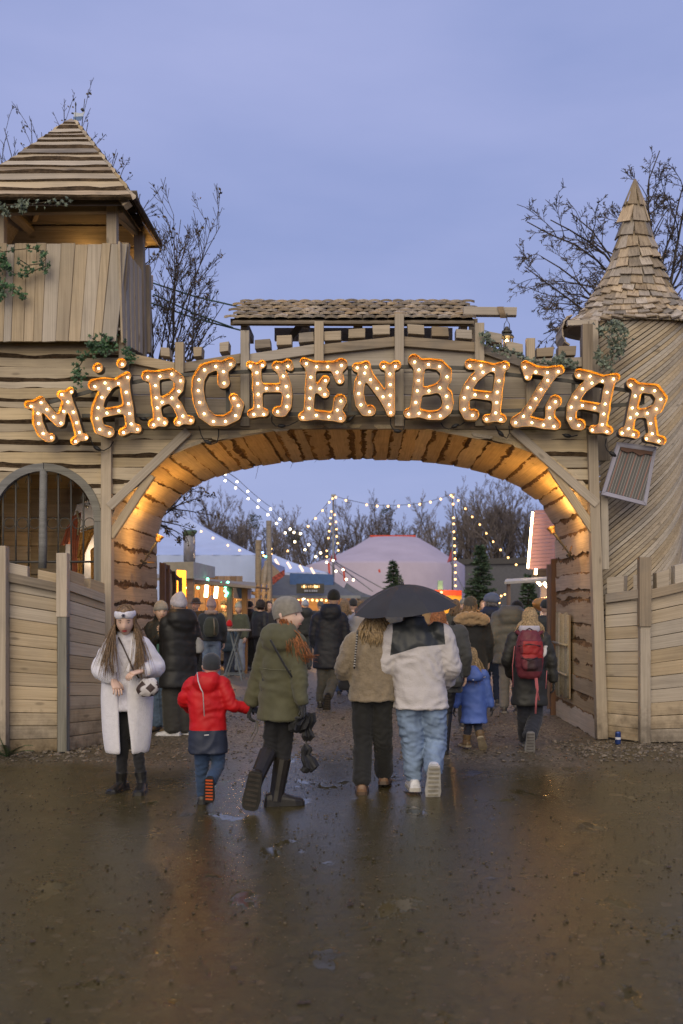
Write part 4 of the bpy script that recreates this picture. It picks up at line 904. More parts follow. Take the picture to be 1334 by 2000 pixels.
pslab('torn_strip', [(1212, 873), (1276, 882), (1274, 889), (1262, 886), (1250, 890), (1236, 882), (1225, 884), (1213, 879)], 11.795, .008, plain('rust_strip', (.12, .065, .045), .8), pf, ch=.001)
# bamboo lattice let into the right jamb
lat = empty('bamboo_lattice', (AX1 - .02, 13.9, PZ(1355, 13.5)), 'upright bamboo lattice let into the right jamb of the arch', 'lattice')
M_BAM = wood('bamboo', (.46, .41, .30), (.30, .27, .19), stain=.3)
zb, zt = PZ(1358, 13.9), PZ(1200, 13.9)
slab('recess', [(AX1 - .035, 14.25, zb), (AX1 - .035, 13.35, zb), (AX1 - .035, 13.35, zt), (AX1 - .035, 14.25, zt)][::-1], .02, W_DARK, lat, grain=(0, 0, 1))
for i in range(9):
    y_ = 13.40 + i * .1; tube_obj('cane', [[((AX1 - .06, y_, zb + rng.uniform(-.03, .02)), .022), ((AX1 - .06, y_ + rng.uniform(-.02, .02), (zb + zt) / 2), .02), ((AX1 - .06, y_, zt + rng.uniform(-.02, .04)), .019)]], M_BAM, lat, n=7)
for z_ in (zb + .32, zb + .72): tube_obj('cross_cane', [[((AX1 - .10, 13.33, z_), .018), ((AX1 - .10, 14.28, z_ + .01), .018)]], M_BAM, lat, n=7)
# posts standing at the rear corners of the arch
rp_ = empty('rear_posts', P(1080, 1395, 14.5), 'brown boards nailed upright behind the right jamb of the arch', 'boards')
pslab('board', [(1069, 1102), (1080, 1102), (1079, 1385), (1069, 1385)], 14.9, .06, W_RED, rp_, grain=(0, 0, 1))
pslab('board', [(1077, 1092), (1090, 1090), (1087, 1404), (1076, 1404)], 14.62, .06, W_RED, rp_, grain=(0, 0, 1))
rl_ = empty('rear_fence', P(340, 1400, 15.4), 'upright brown boards and a bark slab behind the left jamb of the arch', 'boards')
pslab('board', [(311, 1098), (322, 1100), (322, 1405), (311, 1405)], 14.75, .08, W_RED, rl_, grain=(0, 0, 1))
pslab('board', [(323, 1102), (331, 1104), (331, 1400), (323, 1400)], 15.2, .06, W_RED, rl_, grain=(0, 0, 1))
bs = live_board('bark_slab', P(343, 1390, 15.6), (0, 0, 1), (0, -1, 0), (0, 2.2), (0, 2.2), .17, .05, WB, rl_, bark=(.03, .06), topbark=.03, wav=.02)
beam('board', P(352, 1128, 16.2), P(354, 1390, 16.2), .06, .05, W_RED, rl_)
beam('handrail', P(318, 1104, 14.9), P(350, 1132, 16.4), .05, .05, W_RED, rl_)
# ------------------------------------------------------------------ ivy
def leaf_mat(name, a, b_, rough=.45):
    m, t, b = newmat(name); g = nd(t, 'ShaderNodeNewGeometry'); c = ramp(t, g.outputs['Random Per Island'], [(.0, a), (.6, b_), (1.0, tuple(min(1, x * 1.8) for x in b_))])
    t.links.new(c, b.inputs['Base Color']); b.inputs['Roughness'].default_value = rough; return m
M_IVY = leaf_mat('ivy_leaf', (.012, .035, .012), (.035, .085, .03)); M_IVYG = leaf_mat('pale_ivy_leaf', (.04, .055, .035), (.12, .145, .10))
M_STEM = plain('ivy_stem', (.06, .045, .025), .8)
IVL = [(0, -.1), (.32, -.28), (.28, .02), (.55, .22), (.2, .3), (0, .75), (-.2, .3), (-.55, .22), (-.28, .02), (-.32, -.28)]
def ivy(label, paths, n, size, mat, spread=.04, seed=0, D0=None):
    rg = random.Random(seed); r = empty('ivy', paths[0][-1], label, 'ivy')
    tube_obj('stem', [[(p, .006) for p in pl] for pl in paths], M_STEM, r, n=4)
    V, Fc = [], []
    for i in range(n):
        pl = rg.choice(paths); k_ = rg.randrange(len(pl) - 1); p = Vector(pl[k_]).lerp(Vector(pl[k_ + 1]), rg.random())
        p += Vector((rg.gauss(0, spread), -abs(rg.gauss(.02, .02)) - .005, rg.gauss(0, spread)))
        s_ = size * rg.uniform(.6, 1.25); M = (Matrix.Translation(p) @ Matrix.Rotation(rg.uniform(-.9, .9), 4, 'Z') @ Matrix.Rotation(R(90) + rg.uniform(-.8, .5), 4, 'X') @ Matrix.Rotation(rg.uniform(0, 6.28), 4, 'Z'))
        b0 = len(V)
        for x, y in IVL: V.append(tuple(M @ Vector((x * s_, y * s_, -.12 * s_ * abs(x) * 2))))
        V.append(tuple(M @ Vector((0, .15 * s_, .06 * s_)))); c_ = b0 + len(IVL)
        Fc += [(b0 + q, b0 + (q + 1) % len(IVL), c_) for q in range(len(IVL))]
    mesh('leaves', V, Fc, mat, r); return r
TD1 = 11.66
ivy('ivy trailing over the parapet planks of the watch tower', [[P(x, y, TD1) for x, y in pl] for pl in ([(-20, 485), (8, 492), (30, 488), (60, 485), (82, 490), (90, 505), (80, 515), (55, 518), (40, 508)], [(-15, 500), (10, 520), (30, 535), (55, 535), (75, 525), (98, 517)], [(-15, 550), (5, 560), (25, 560), (38, 572), (46, 580)], [(-20, 500), (-5, 530), (0, 560), (2, 585)], [(-20, 490), (5, 505), (15, 525)])], 300, .055, M_IVY, .03, 1)
ivy('sprig of pale ivy under the eaves of the pyramid roof', [[P(x, y, 11.45) for x, y in pl] for pl in ([(-10, 402), (20, 400), (60, 398), (100, 394), (135, 396)], [(0, 405), (10, 412), (12, 420)], [(45, 402), (48, 410)])], 130, .05, M_IVYG, .025, 2)
ivy('bushy tuft of ivy at the foot of the parapet', [[P(x, y, 11.8) for x, y in pl] for pl in ([(175, 672), (190, 662), (210, 664), (222, 672)], [(180, 680), (200, 680), (222, 684)], [(172, 690), (165, 700), (155, 715), (150, 725), (155, 738), (145, 748)])], 230, .055, M_IVY, .045, 3)
ivy('small ivy tuft beside the post at the foot of the parapet', [[P(x, y, 11.85) for x, y in pl] for pl in ([(246, 678), (252, 690), (262, 700)], [(250, 695), (246, 705)])], 60, .05, M_IVY, .03, 4)
ivy('pale ivy hanging beneath the eaves of the conical roof', [[P(x, y, 12.0) for x, y in pl] for pl in ([(1165, 640), (1180, 655), (1195, 670), (1198, 690), (1192, 712), (1196, 728)], [(1195, 635), (1205, 650), (1208, 680), (1202, 700)], [(1215, 640), (1220, 655), (1212, 675), (1205, 690)], [(1180, 640), (1200, 632), (1220, 640)], [(1165, 690), (1172, 705), (1178, 715)])], 280, .055, M_IVYG, .035, 5)
ivy('pale ivy garland along the right slope of the crest', [[P(x, y, 11.88) for x, y in pl] for pl in ([(946, 655), (955, 672), (975, 684), (1000, 690), (1025, 698), (1045, 706)], [(1040, 706), (1065, 712), (1085, 708), (1105, 706), (1125, 716)], [(948, 650), (950, 670)], [(1085, 706), (1095, 702), (1110, 712)])], 280, .05, M_IVYG, .03, 6)
# fern at the foot of the left bastion
M_FERN = leaf_mat('fern_leaf', (.015, .04, .012), (.04, .085, .028))
fern = empty('fern', P(20, 1474, 10.6), 'green fern fronds at the foot of the left bastion wall', 'fern')
rg = random.Random(9)
for i in range(11):
    a = rg.uniform(-.6, 3.6); Lf = rg.uniform(.3, .5); base = P(14, 1478, 10.6); base.z = 0; V, Fc = [], []; n = 16
    if i < 3: a = 1.9 + i * .1
    dr = Vector((math.cos(a) * .8, -.35 + .2 * math.sin(a), 0)).normalized(); up = rg.uniform(.5, 1.1) if i > 2 else 1.8
    for k_ in range(n):
        u = k_ / n; p = base + dr * Lf * u * (1 if i > 2 else .5) + Vector((0, 0, up * Lf * (u - .55 * u * u))); p2 = base + dr * Lf * (u + .06) * (1 if i > 2 else .5) + Vector((0, 0, up * Lf * ((u + .06) - .55 * (u + .06) ** 2)))
        sdv = dr.cross(Vector((0, 0, 1))); wl_ = .085 * (1 - u) ** .7 * min(1, u * 5 + .3)
        for sg in (-1, 1):
            b0 = len(V); V += [p, p2, p2 + sdv * sg * wl_ + (p2 - p) * 1.0 + Vector((0, 0, -.01))]; Fc.append((b0, b0 + 1, b0 + 2))
    mesh('frond', V, Fc, M_FERN, fern)
# drink can and bits by the right wall
can = empty('drink_can', P(1207, 1447, 11.55), 'blue drink can standing at the foot of the right bastion wall', 'can')
cp = Vector((PX(1207, 11.5), 11.5, .005)); v, f = lathe([(.022, 0), (.032, .01), (.033, .02), (.033, .135), (.026, .15), (.0, .15)], 14)
mesh('body', v, f, plain('can_blue', (.03, .06, .22), .3, .5), can, mat4=Matrix.Translation(cp)); v, f = lathe([(.026, .15), (.027, .155), (.024, .156), (0, .152)], 14); mesh('lid', v, f, M_STEEL, can, mat4=Matrix.Translation(cp))
v, f = lathe([(.0332, .06), (.0335, .062), (.0335, .085), (.0332, .087)], 14); mesh('label_band', v, f, plain('can_white', (.6, .6, .65), .4), can, mat4=Matrix.Translation(cp))
# straw hanging from the arch
hs = empty('bark_fibres', P(690, 900, 14.5), 'thin bark fibres hanging from the edge of the arch', 'fibres')
for x, y, l in ((503, 905, 24), (571, 900, 14), (577, 898, 9), (618, 898, 8), (936, 902, 12), (675, 899, 5), (450, 915, 10)):
    p = P(x, y - 6, 14.55); tube_obj('fibre', [[(p, .004), (p + Vector((.01, 0, -.05 * l / 14)), .004), (p + Vector((-.005, 0, -.10 * l / 14)), .003), (p + Vector((-.03, 0, -.16 * l / 14)), .002)]], BARK, hs, n=4)
# ------------------------------------------------------------------ trees
def grow(rg, p, d, L_, r, lev, kids, spread, bend, up, out, shrink=.62, seg=5, droop=0.0, rmin=.004):
    """one branch and, recursively, its twigs; appends polylines [(point, radius), ...]"""
    pl = [(p.copy(), r)]; q = p.copy(); dd = d.copy()
    for i in range(seg):
        dd = (dd + Vector((rg.gauss(0, bend), rg.gauss(0, bend), rg.gauss(0, bend) + up - droop * i / seg))).normalized()
        q = q + dd * (L_ / seg); pl.append((q.copy(), max(rmin, r * (1 - .72 * (i + 1) / seg))))
    out.append((lev, pl))
    if lev <= 0: return
    for k in range(kids[lev - 1]):
        u = rg.uniform(.25, 1.0); i = min(seg - 1, int(u * seg)); a = pl[i][0].lerp(pl[i + 1][0], u * seg - i); ax = (pl[i + 1][0] - pl[i][0]).normalized()
        sdv = ax.orthogonal().normalized(); sdv.rotate(Matrix.Rotation(rg.uniform(0, 6.283), 3, ax))
        nd_ = (ax + sdv * spread * rg.uniform(.7, 1.3)).normalized()
        grow(rg, a, nd_, L_ * shrink * rg.uniform(.7, 1.15) * (1.15 - .5 * u), max(rmin, pl[i][1] * .55), lev - 1, kids, spread, bend, up, out, shrink, max(3, seg - 1), droop, rmin)
def split_tree(name, label, cat, base, out, mats, group=None, thick=2, leafs=None, n=4):
    """trunk (heavy limbs) and crown (twigs) as the two parts of a tree"""
    t_ = empty(name, base, label, cat, group)
    tr = [pl for lv, pl in out if lv >= thick]; cr = [pl for lv, pl in out if lv < thick]
    tube_obj('trunk', tr, mats[0], t_, n=6); tube_obj('crown', cr, mats[1], t_, n=3, smooth=False)
    if leafs:
        mat, cnt, sz, rg = leafs; V, Fc = [], []
        tips = [pl for lv, pl in out if lv <= 1]
        for i in range(cnt):
            pl = rg.choice(tips); k = rg.randrange(1, len(pl)); p = pl[k][0]
            for _ in range(rg.randint(1, 3)):
                c = p + Vector((rg.gauss(0, sz * .6), rg.gauss(0, sz * .6), rg.gauss(0, sz * .6))); s_ = sz * rg.uniform(.4, 1)
                a = Vector((rg.gauss(0, 1), rg.gauss(0, 1), rg.gauss(0, 1))).normalized(); b = a.orthogonal().normalized(); a = a.cross(b)
                b0 = len(V); V += [c + a * s_, c + b * s_ * .6, c - a * s_, c - b * s_ * .6]; Fc.append((b0, b0 + 1, b0 + 2, b0 + 3))
        mesh('leaves', V, Fc, mat, t_)
    return t_
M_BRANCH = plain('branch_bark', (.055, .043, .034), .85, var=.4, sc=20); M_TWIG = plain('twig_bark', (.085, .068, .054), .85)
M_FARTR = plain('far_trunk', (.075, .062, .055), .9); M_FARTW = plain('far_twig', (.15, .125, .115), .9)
M_DRY = leaf_mat('dry_leaf', (.035, .026, .014), (.10, .07, .035), .7)
# shrub tree right behind the watch tower, between it and the crest roof
rg = random.Random(21); out = []
for i in range(13):
    b = P(318 + rg.uniform(-26, 40), 790, 14.2 + rg.uniform(-.4, .4)); tx = rg.choice((300, 330, 360, 385, 415, 440, 345, 400, 430, 310))
    tgt = P(tx + rg.uniform(-10, 10), rg.uniform(400, 620), 14.2 + rg.uniform(-.6, .6)); d = (tgt - b)
    grow(rg, b, d.normalized(), d.length, .017, 2, (6, 11), .55, .07, .02, out, .30, 6)
split_tree('bare_tree', 'bare shrubby tree with dry leaf clumps between the watch tower and the crest roof', 'tree', P(330, 1181, 14.2) * 1.0, out, (M_BRANCH, M_TWIG), 'leafless trees around the gate', leafs=(M_DRY, 380, .034, rg))
# tree behind the tower roof
rg = random.Random(22); out = []
for tx, ty in ((70, 205), (40, 250), (15, 300), (-10, 280), (95, 250), (200, 250), (218, 240), (240, 290), (275, 330), (282, 400), (298, 450), (300, 500), (60, 240), (265, 370), (288, 520), (295, 560)):
    b = P(120 + rg.uniform(-40, 60) if ty > 260 and tx > 150 else 90, 640, 15.2); tgt = P(tx + rg.uniform(-6, 6), ty + rg.uniform(-5, 12), 15.2); d = tgt - b
    grow(rg, b, d.normalized(), d.length, .019, 2, (5, 9), .5, .06, .0, out, .22, 6)
split_tree('bare_tree', 'bare tree with dry leaf clumps behind the roof of the watch tower', 'tree', P(110, 1181, 15.2), out, (M_BRANCH, M_TWIG), 'leafless trees around the gate', leafs=(M_DRY, 300, .036, rg))
# gnarled tree behind the conical roof
rg = random.Random(23); out = []
b = P(1290, 760, 16.0)
for tx, ty in ((1085, 400), (1060, 470), (1010, 545), (1045, 590), (1070, 650), (1150, 370), (1230, 345), (1290, 330), (1340, 350), (1385, 420), (1330, 480), (1110, 540), (1090, 620), (1180, 420), (1270, 400), (1350, 560), (1130, 460), (1320, 420), (1390, 520), (1055, 520)):
    st_ = b + Vector((rg.uniform(-.2, .2), rg.uniform(-.5, .5), rg.uniform(.0, 1.0))); tgt = P(tx, ty, 16.0 + rg.uniform(-1, 1)); d = tgt - st_
    grow(rg, st_, (d + Vector((0, 0, .5))).normalized(), d.length * 1.05, .028, 3, (9, 7, 6), .8, .16, .0, out, .36, 7, .05, .0045)
grow(rg, Vector((b.x, b.y, 0)), Vector((0, 0, 1)), b.z + .6, .17, 0, (), .1, .03, 0, out, 1, 5)
out[-1] = (4, out[-1][1])
split_tree('bare_tree', 'gnarled bare tree with tangled thorny twigs behind the conical roof', 'tree', Vector((b.x, b.y, 0)), out, (M_BRANCH, M_TWIG), 'leafless trees around the gate', leafs=(M_DRY, 350, .014, rg))
# hanging twigs left of the white tent, seen through the arch
rg = random.Random(24); out = []
for tx, ty in ((405, 965), (395, 990), (412, 1010), (380, 1030), (350, 1065), (400, 940), (365, 1050)):
    b = P(300, 1000 + rg.uniform(-20, 20), 17); tgt = P(tx, ty, 17); d = tgt - b; grow(rg, b, d.normalized(), d.length, .016, 2, (4, 5), .6, .1, 0, out, .3, 5)
grow(rg, Vector((P(296, 1000, 17).x, 17, 0)), Vector((0, 0, 1)), 4.0, .07, 0, (), .1, .02, 0, out, 1, 4); out[-1] = (4, out[-1][1])
split_tree('bare_tree', 'twigs of a bare bush showing behind the left side of the arch', 'tree', Vector((P(296, 1000, 17).x, 17, 0)), out, (M_BRANCH, M_TWIG), 'leafless trees around the gate', leafs=(M_DRY, 130, .04, rg))
# row of tall bare trees behind the market
far_protos = []
for v_ in range(4):
    rg = random.Random(40 + v_); out = []; H = 11.0
    grow(rg, Vector((0, 0, 0)), Vector((0, 0, 1)), H * .42, .26, 0, (), .1, .02, 0, out, 1, 4); top = out[0][1][-1][0]; out = [(5, out[0][1])]
    for i in range(8):
        a = rg.uniform(0, 6.28); d = Vector((math.cos(a) * rg.uniform(.2, .75), math.sin(a) * rg.uniform(.2, .75), 1)).normalized()
        st_ = Vector((0, 0, H * rg.uniform(.14, .42)))
        grow(rg, st_, d, H * rg.uniform(.5, .72), .12, 3, (6, 7, 7), .55, .07, .05, out, .42, 6, 0, .012)
    far_protos.append(out)
# nearer the picture's right they stand closer together
spots = [(372, 955, 88, 0), (418, 948, 90, 1), (480, 988, 96, 2), (585, 985, 92, 3), (612, 990, 100, 0), (700, 978, 100, 1), (745, 965, 96, 2), (800, 985, 104, 1), (852, 985, 92, 3), (885, 968, 96, 0), (925, 942, 90, 2), (968, 936, 88, 1), (1005, 940, 90, 0), (1035, 960, 94, 3), (540, 1010, 105, 1), (450, 985, 92, 3), (1060, 950, 92, 2), (650, 985, 97, 3), (905, 955, 99, 1), (950, 945, 101, 3), (985, 938, 98, 2), (440, 975, 99, 0), (775, 975, 106, 3), (520, 992, 98, 2)]
side_words = ['behind the left part of the white tent', 'just left of the string of lights', 'left of the first light mast', 'behind the string lights', 'beside the first light mast', 'right of the first light mast', 'over the left shoulder of the circus tent', 'over the ridge of the circus tent', 'over the right shoulder of the circus tent', 'beside the second light mast', 'right of the second light mast', 'tallest, between the second mast and the pink hut', 'left of the pink hut', 'directly behind the pink hut', 'low between tent and mast', 'behind the white tent slope', 'at the right rim of the arch', 'just behind the first light mast', 'between the second mast and the large fir', 'above the large fir', 'second from the pink hut', 'behind the slope of the white tent', 'behind the ridge of the circus tent', 'behind the crooked poles']
proto_me = {}
for k, ((x, ytop, D_, v_), wd) in enumerate(zip(spots, side_words)):
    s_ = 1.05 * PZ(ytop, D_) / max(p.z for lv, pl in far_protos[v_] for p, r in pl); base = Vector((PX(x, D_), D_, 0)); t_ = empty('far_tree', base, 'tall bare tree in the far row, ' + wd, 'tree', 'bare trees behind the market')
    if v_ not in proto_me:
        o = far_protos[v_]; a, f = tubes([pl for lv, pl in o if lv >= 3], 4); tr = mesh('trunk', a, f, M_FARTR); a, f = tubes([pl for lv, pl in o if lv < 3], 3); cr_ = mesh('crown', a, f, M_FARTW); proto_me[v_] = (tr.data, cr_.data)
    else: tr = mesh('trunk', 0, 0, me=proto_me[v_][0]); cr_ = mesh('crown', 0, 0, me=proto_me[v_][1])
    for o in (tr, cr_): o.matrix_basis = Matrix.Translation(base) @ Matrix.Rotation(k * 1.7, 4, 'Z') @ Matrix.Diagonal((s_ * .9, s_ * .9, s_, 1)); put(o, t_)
    if k in (2, 3, 6, 14):                                            # mistletoe balls
        V, Fc = [], []; rg = random.Random(k); c = base + Vector((rg.uniform(-1, 1), 0, s_ * rg.uniform(8, 10)))
        for _ in range(160):
            d = Vector((rg.gauss(0, 1), rg.gauss(0, 1), rg.gauss(0, 1))).normalized() * rg.uniform(.1, .7); a = d.orthogonal().normalized() * .14; b0 = len(V); V += [c + d, c + d * 1.25 + a, c + d * 1.2 - a]; Fc.append((b0, b0 + 1, b0 + 2))
        mesh('foliage', V, Fc, plain('mistletoe%d' % k, (.035, .045, .018), .8), t_)
# undergrowth that closes the view at the foot of the far trees
rg = random.Random(77); V, Fc = [], []
for i in range(5200):
    x = rg.uniform(-26, 26); p = Vector((x, rg.uniform(100, 112), abs(rg.gauss(0, 1.5)) * (1 + .4 * math.sin(x * .7)))); a = Vector((rg.gauss(0, .35), rg.gauss(0, .1), rg.uniform(.2, .9))); b0 = len(V); w_ = Vector((.06, 0, 0)); V += [p - w_, p + w_, p + a]; Fc.append((b0, b0 + 1, b0 + 2))
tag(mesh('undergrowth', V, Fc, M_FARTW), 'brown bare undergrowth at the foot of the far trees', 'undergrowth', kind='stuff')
# firs
M_FIR = leaf_mat('fir_needles', (.022, .042, .024), (.055, .095, .052), .7)
def fir(label, x, ytop, D_, wpx, seed):
    rg = random.Random(seed); base = Vector((PX(x, D_), D_, 0)); H = PZ(ytop, D_); Rw = wpx / 2 / FPX * D_
    t_ = empty('fir_tree', base, label, 'fir tree', 'cut fir trees in the market'); tube_obj('trunk', [[(base, .06), (base + Vector((0, 0, H)), .008)]], M_BRANCH, t_, n=6)
    V, Fc = [], []; br = []
    z = .25
    while z < H - .05:
        u = z / H; n = int(15 - 7 * u)
        for k in range(n):
            a = rg.uniform(0, 6.28); Lb = Rw * (1 - u) ** .8 * rg.uniform(.75, 1.1) + .03; d = Vector((math.cos(a), math.sin(a), rg.uniform(-.15, .3)))
            b = base + Vector((0, 0, z)); br.append([(b, .012), (b + d * Lb, .004)]); m_ = max(5, int(Lb / .05))
            for q in range(m_):
                w = (q + 1) / m_; p = b + d * Lb * w - Vector((0, 0, .10 * w * w * Lb))
                for sg in (-1, 1, 0):
                    nl = .17 * (1.1 - .5 * w) * rg.uniform(.6, 1.2); sd_ = Vector((-d.y, d.x, 0)) * sg
                    tip = p + (sd_ * .8 + d * .7 + Vector((0, 0, rg.uniform(-.35, .35) + (.3 if sg == 0 else 0)))).normalized() * nl
                    pr = Vector((rg.uniform(-1, 1), rg.uniform(-1, 1), rg.uniform(-.5, 1))).normalized() * .036; b0 = len(V); V += [p - pr, p + pr, tip]; Fc.append((b0, b0 + 1, b0 + 2))
        z += .075 + .06 * (1 - u)
    tube_obj('branches', br, M_BRANCH, t_, n=3); mesh('needles', V, Fc, M_FIR, t_)
fir('large dark fir in the market, left of the pink hut', 938, 1062, 31, 112, 1)
fir('small fir peeking above the black umbrella', 768, 1092, 40, 90, 2)
fir('dark fir under the awning of the pink hut', 1032, 1122, 27, 85, 3)
# ------------------------------------------------------------------ market behind the gate
M_TENTW = plain('white_tent_cloth', (.40, .48, .70), .7, var=.06, sc=1.2, bmp=.25, bsc=2.5, bdist=.08); M_TENTP = plain('lilac_tent_cloth', (.42, .36, .43), .75, var=.06, sc=.5, bmp=.3, bsc=1.2, bdist=.2)
M_TENTB = plain('blue_tarp', (.05, .11, .26), .6); M_TENTG = plain('charcoal_canopy', (.105, .11, .12), .7, var=.1); M_GREYP = plain('grey_panel', (.25, .23, .18), .6)
M_WARMW = wood('stall_wood', (.36, .20, .09), (.21, .11, .045), stain=.1); M_REDC = plain('signal_red', (.55, .055, .02), .6)
G_WARM = glow('warm_bulb', (1, .80, .50), 5); G_AMB = glow('amber_bulb', (1, .52, .18), 3.2); G_TUBE = glow('warm_tube', (1, .68, .34), 14)
G_GRN = glow('green_bulb', (.15, 1, .55), 5); G_RED = glow('red_bulb', (1, .12, .08), 5); G_BLU = glow('blue_bulb', (.2, .35, 1), 6); G_ORS = glow('orange_sign', (1, .36, .03), 2.2)
b1v, b1f = ico(1, 3); BME = {}
def bulb(p, r, mat, parent):
    M = Matrix.Translation(p) @ Matrix.Diagonal((r, r, r, 1))
    if mat.name in BME: return mesh('bulb', 0, 0, parent=parent, mat4=M, me=BME[mat.name])
    o = mesh('bulb', b1v, b1f, mat, parent, mat4=M, smooth=True); BME[mat.name] = o.data; return o
def lights(label, pts, D0, D1, mat, rpx, wire=True, group='strings of lights'):
    """string of bulbs along picture points, receding from D0 to D1"""
    n = len(pts); P3 = [P(x, y, D0 + (D1 - D0) * i / max(1, n - 1)) for i, (x, y) in enumerate(pts)]
    r = empty('string_lights', P3[0], label, 'string lights', group)
    if wire: tube_obj('wire', [[(p + Vector((0, .02, .06)), .008 * max(1, p.y / 25)) for p in P3]], M_IRON, r, n=3)
    for p in P3: bulb(p, rpx * p.y / FPX, mat, r)
c5 = lambda *l: [(300 + x / 4.169, 900 + y / 4.169) for x, y in l]; c6 = lambda *l: [(480 + x / 4.169, 920 + y / 4.169) for x, y in l]; c7 = lambda *l: [(760 + x / 3.706, 920 + y / 3.706) for x, y in l]
lights('upper string of white bulbs running from the arch into the market', c5((585, 108), (680, 170), (767, 249), (856, 323), (952, 393), (1028, 475)) + c6((362, 473), (392, 500), (445, 510)), 18, 42, G_WARM, 2.2)
lights('lower string of white bulbs running from the arch into the market', c5((527, 121), (583, 162), (668, 221), (770, 308), (848, 377), (931, 439), (1002, 510)) + c6((322, 503), (399, 576), (482, 640), (570, 697), (659, 743), (735, 816), (818, 882)), 18, 46, G_WARM, 2.2)
lights('short string of white bulbs in front of the circus tent', c6((513, 600), (609, 667), (711, 727), (792, 803), (876, 887)), 30, 40, G_WARM, 2.2)
lights('bulbs hanging from the first mast down to the left', c6((705, 223), (678, 254), (624, 321), (567, 385), (508, 450), (340, 650), (284, 714)), 55, 50, G_AMB, 2.0)
lights('bulbs down the left side of the first mast', c6((697, 330), (690, 383), (687, 432), (679, 490), (673, 547), (660, 650), (660, 697)), 55, 54, G_AMB, 1.7)
lights('bulbs down the right side of the first mast', c6((733, 213), (725, 357), (735, 415), (739, 474), (741, 533), (749, 588), (753, 646)), 55, 54, G_AMB, 1.8)
lights('string of bulbs spanning from the first mast to the second', c6((733, 213), (815, 239), (985, 275), (1070, 285), (1158, 287), (1244, 286)) + c7((68, 253), (145, 250), (222, 240), (299, 225), (374, 203), (448, 177)), 55, 58, G_AMB, 2.0)
lights('string of bulbs falling from the second mast to the pink hut', c7((463, 188), (502, 213), (553, 272), (603, 331), (657, 387), (705, 450), (754, 511), (807, 570), (862, 626), (920, 678)), 58, 34, G_AMB, 2.0)
lights('bulbs down the second mast', c7((463, 239), (466, 339), (467, 383), (469, 440), (472, 489), (474, 541), (475, 590), (478, 636), (480, 682), (480, 735), (479, 784), (481, 831)), 58, 57, G_AMB, 2.0)
lights('bulbs along the edge of the white tent', [(393, 1038), (416, 1051), (445, 1065), (468, 1075)], 31.5, 30.6, G_AMB, 1.9, False)
lights('arc of yellow bulbs by the awning post', [(975 + 0, 1177), (975, 1170), (979, 1164), (986, 1161), (992, 1162)], 24, 24, G_AMB, 2.0, group='bulbs on the stalls')
for (x, y, m_) in ():
    pass
cb = empty('coloured_bulbs', P(515, 1085, 27), 'cluster of coloured bulbs on the crooked wooden poles', 'string lights', 'bulbs on the stalls')
for x, y, m_ in ((509, 1064, G_GRN), (509, 1072, G_RED), (513, 1079, G_BLU), (509, 1083, G_AMB), (515, 1085, G_AMB), (519, 1087, G_GRN), (525, 1088, G_BLU), (530, 1072, G_AMB), (530, 1082, G_AMB)): bulb(P(x, y, 27), 1.9 * 27 / FPX, m_, cb)
gb = empty('green_bulbs', P(438, 1150, 23), 'green glowing bulbs on the front of the lit stall', 'string lights', 'bulbs on the stalls')
for x, y in c5((440, 963), (449, 989), (362, 1033), (549, 998), (585, 1027), (595, 1001), (605, 991), (583, 1058), (600, 1077), (588, 1097)): bulb(P(x, y, 23.4), 2.6 * 23.4 / FPX, G_GRN, gb)
# masts
def mast(label, x, y0, D_, r):
    m_ = empty('light_mast', Vector((PX(x, D_), D_, 0)), label, 'mast', 'light masts'); tube_obj('pole', [[((PX(x, D_), D_, 0), r), ((PX(x, D_), D_, PZ(y0, D_)), r * .8)]], M_STEEL, m_, n=8)
    beam('cap', P(x - 4, y0, D_), P(x + 5, y0 - .5, D_), .12, .12, M_STEEL, m_)
mast('grey light mast left of the circus tent', 651, 968, 55.2, .07); mast('light mast wrapped with bulbs right of the circus tent', 884, 966, 58.2, .05)
# circus tent
ct = empty('circus_tent', (PX(762, 72), 72, 0), 'large lilac circus tent with a flat ridge', 'tent')
V, Fc = [], []; n = 48; rings = []
def tent_ring(xl, xr, y_, D0, dep, pw=2.6):
    for k in range(n):
        a = 2 * math.pi * k / n; c, s_ = math.cos(a), math.sin(a)
        cx_, hx = (xl + xr) / 2, (xr - xl) / 2
        x = cx_ + hx * math.copysign(abs(c) ** (2 / pw), c); d = D0 + dep * math.copysign(abs(s_) ** (2 / pw), s_)
        V.append((PX(x, 72), d, PZ(y_, 72)))
spec = [(598, 905, 1184, 7.5), (598, 905, 1108, 7.5), (612, 898, 1103, 7), (650, 876, 1090, 5.6), (690, 848, 1070, 3.6), (715, 822, 1054, 1.6), (724, 812, 1047.5, .35)]
for xl_, xr_, y_, dp in spec: tent_ring(xl_, xr_, y_, 72, dp)
Fc = [(i * n + k, i * n + (k + 1) % n, (i + 1) * n + (k + 1) % n, (i + 1) * n + k) for i in range(len(spec) - 1) for k in range(n)] + [tuple((len(spec) - 1) * n + k for k in range(n))]
mesh('canvas', V, Fc, M_TENTP, ct, smooth=True)
beam('ridge_band', P(723, 1047, 71.6), P(812, 1047, 71.6), .12, .2, M_REDC, ct)
for x, y in ((650, 1082), (880, 1083)):
    mesh('mast_cap', [P(x - 7, y + 16, 62), P(x + 8, y + 12, 62), P(x + 2, y - 10, 62), P(x, y + 12, 61)], [(0, 1, 2), (0, 3, 2), (3, 1, 2), (0, 1, 3)], M_REDC, ct)
for x, y0, y1 in ((642, 1100, 1130), (671, 1108, 1135), (740, 1112, 1118)): beam('red_lacing', P(x, y0, 63.5), P(x + 2, y1, 63.5), .12, .05, M_REDC, ct)
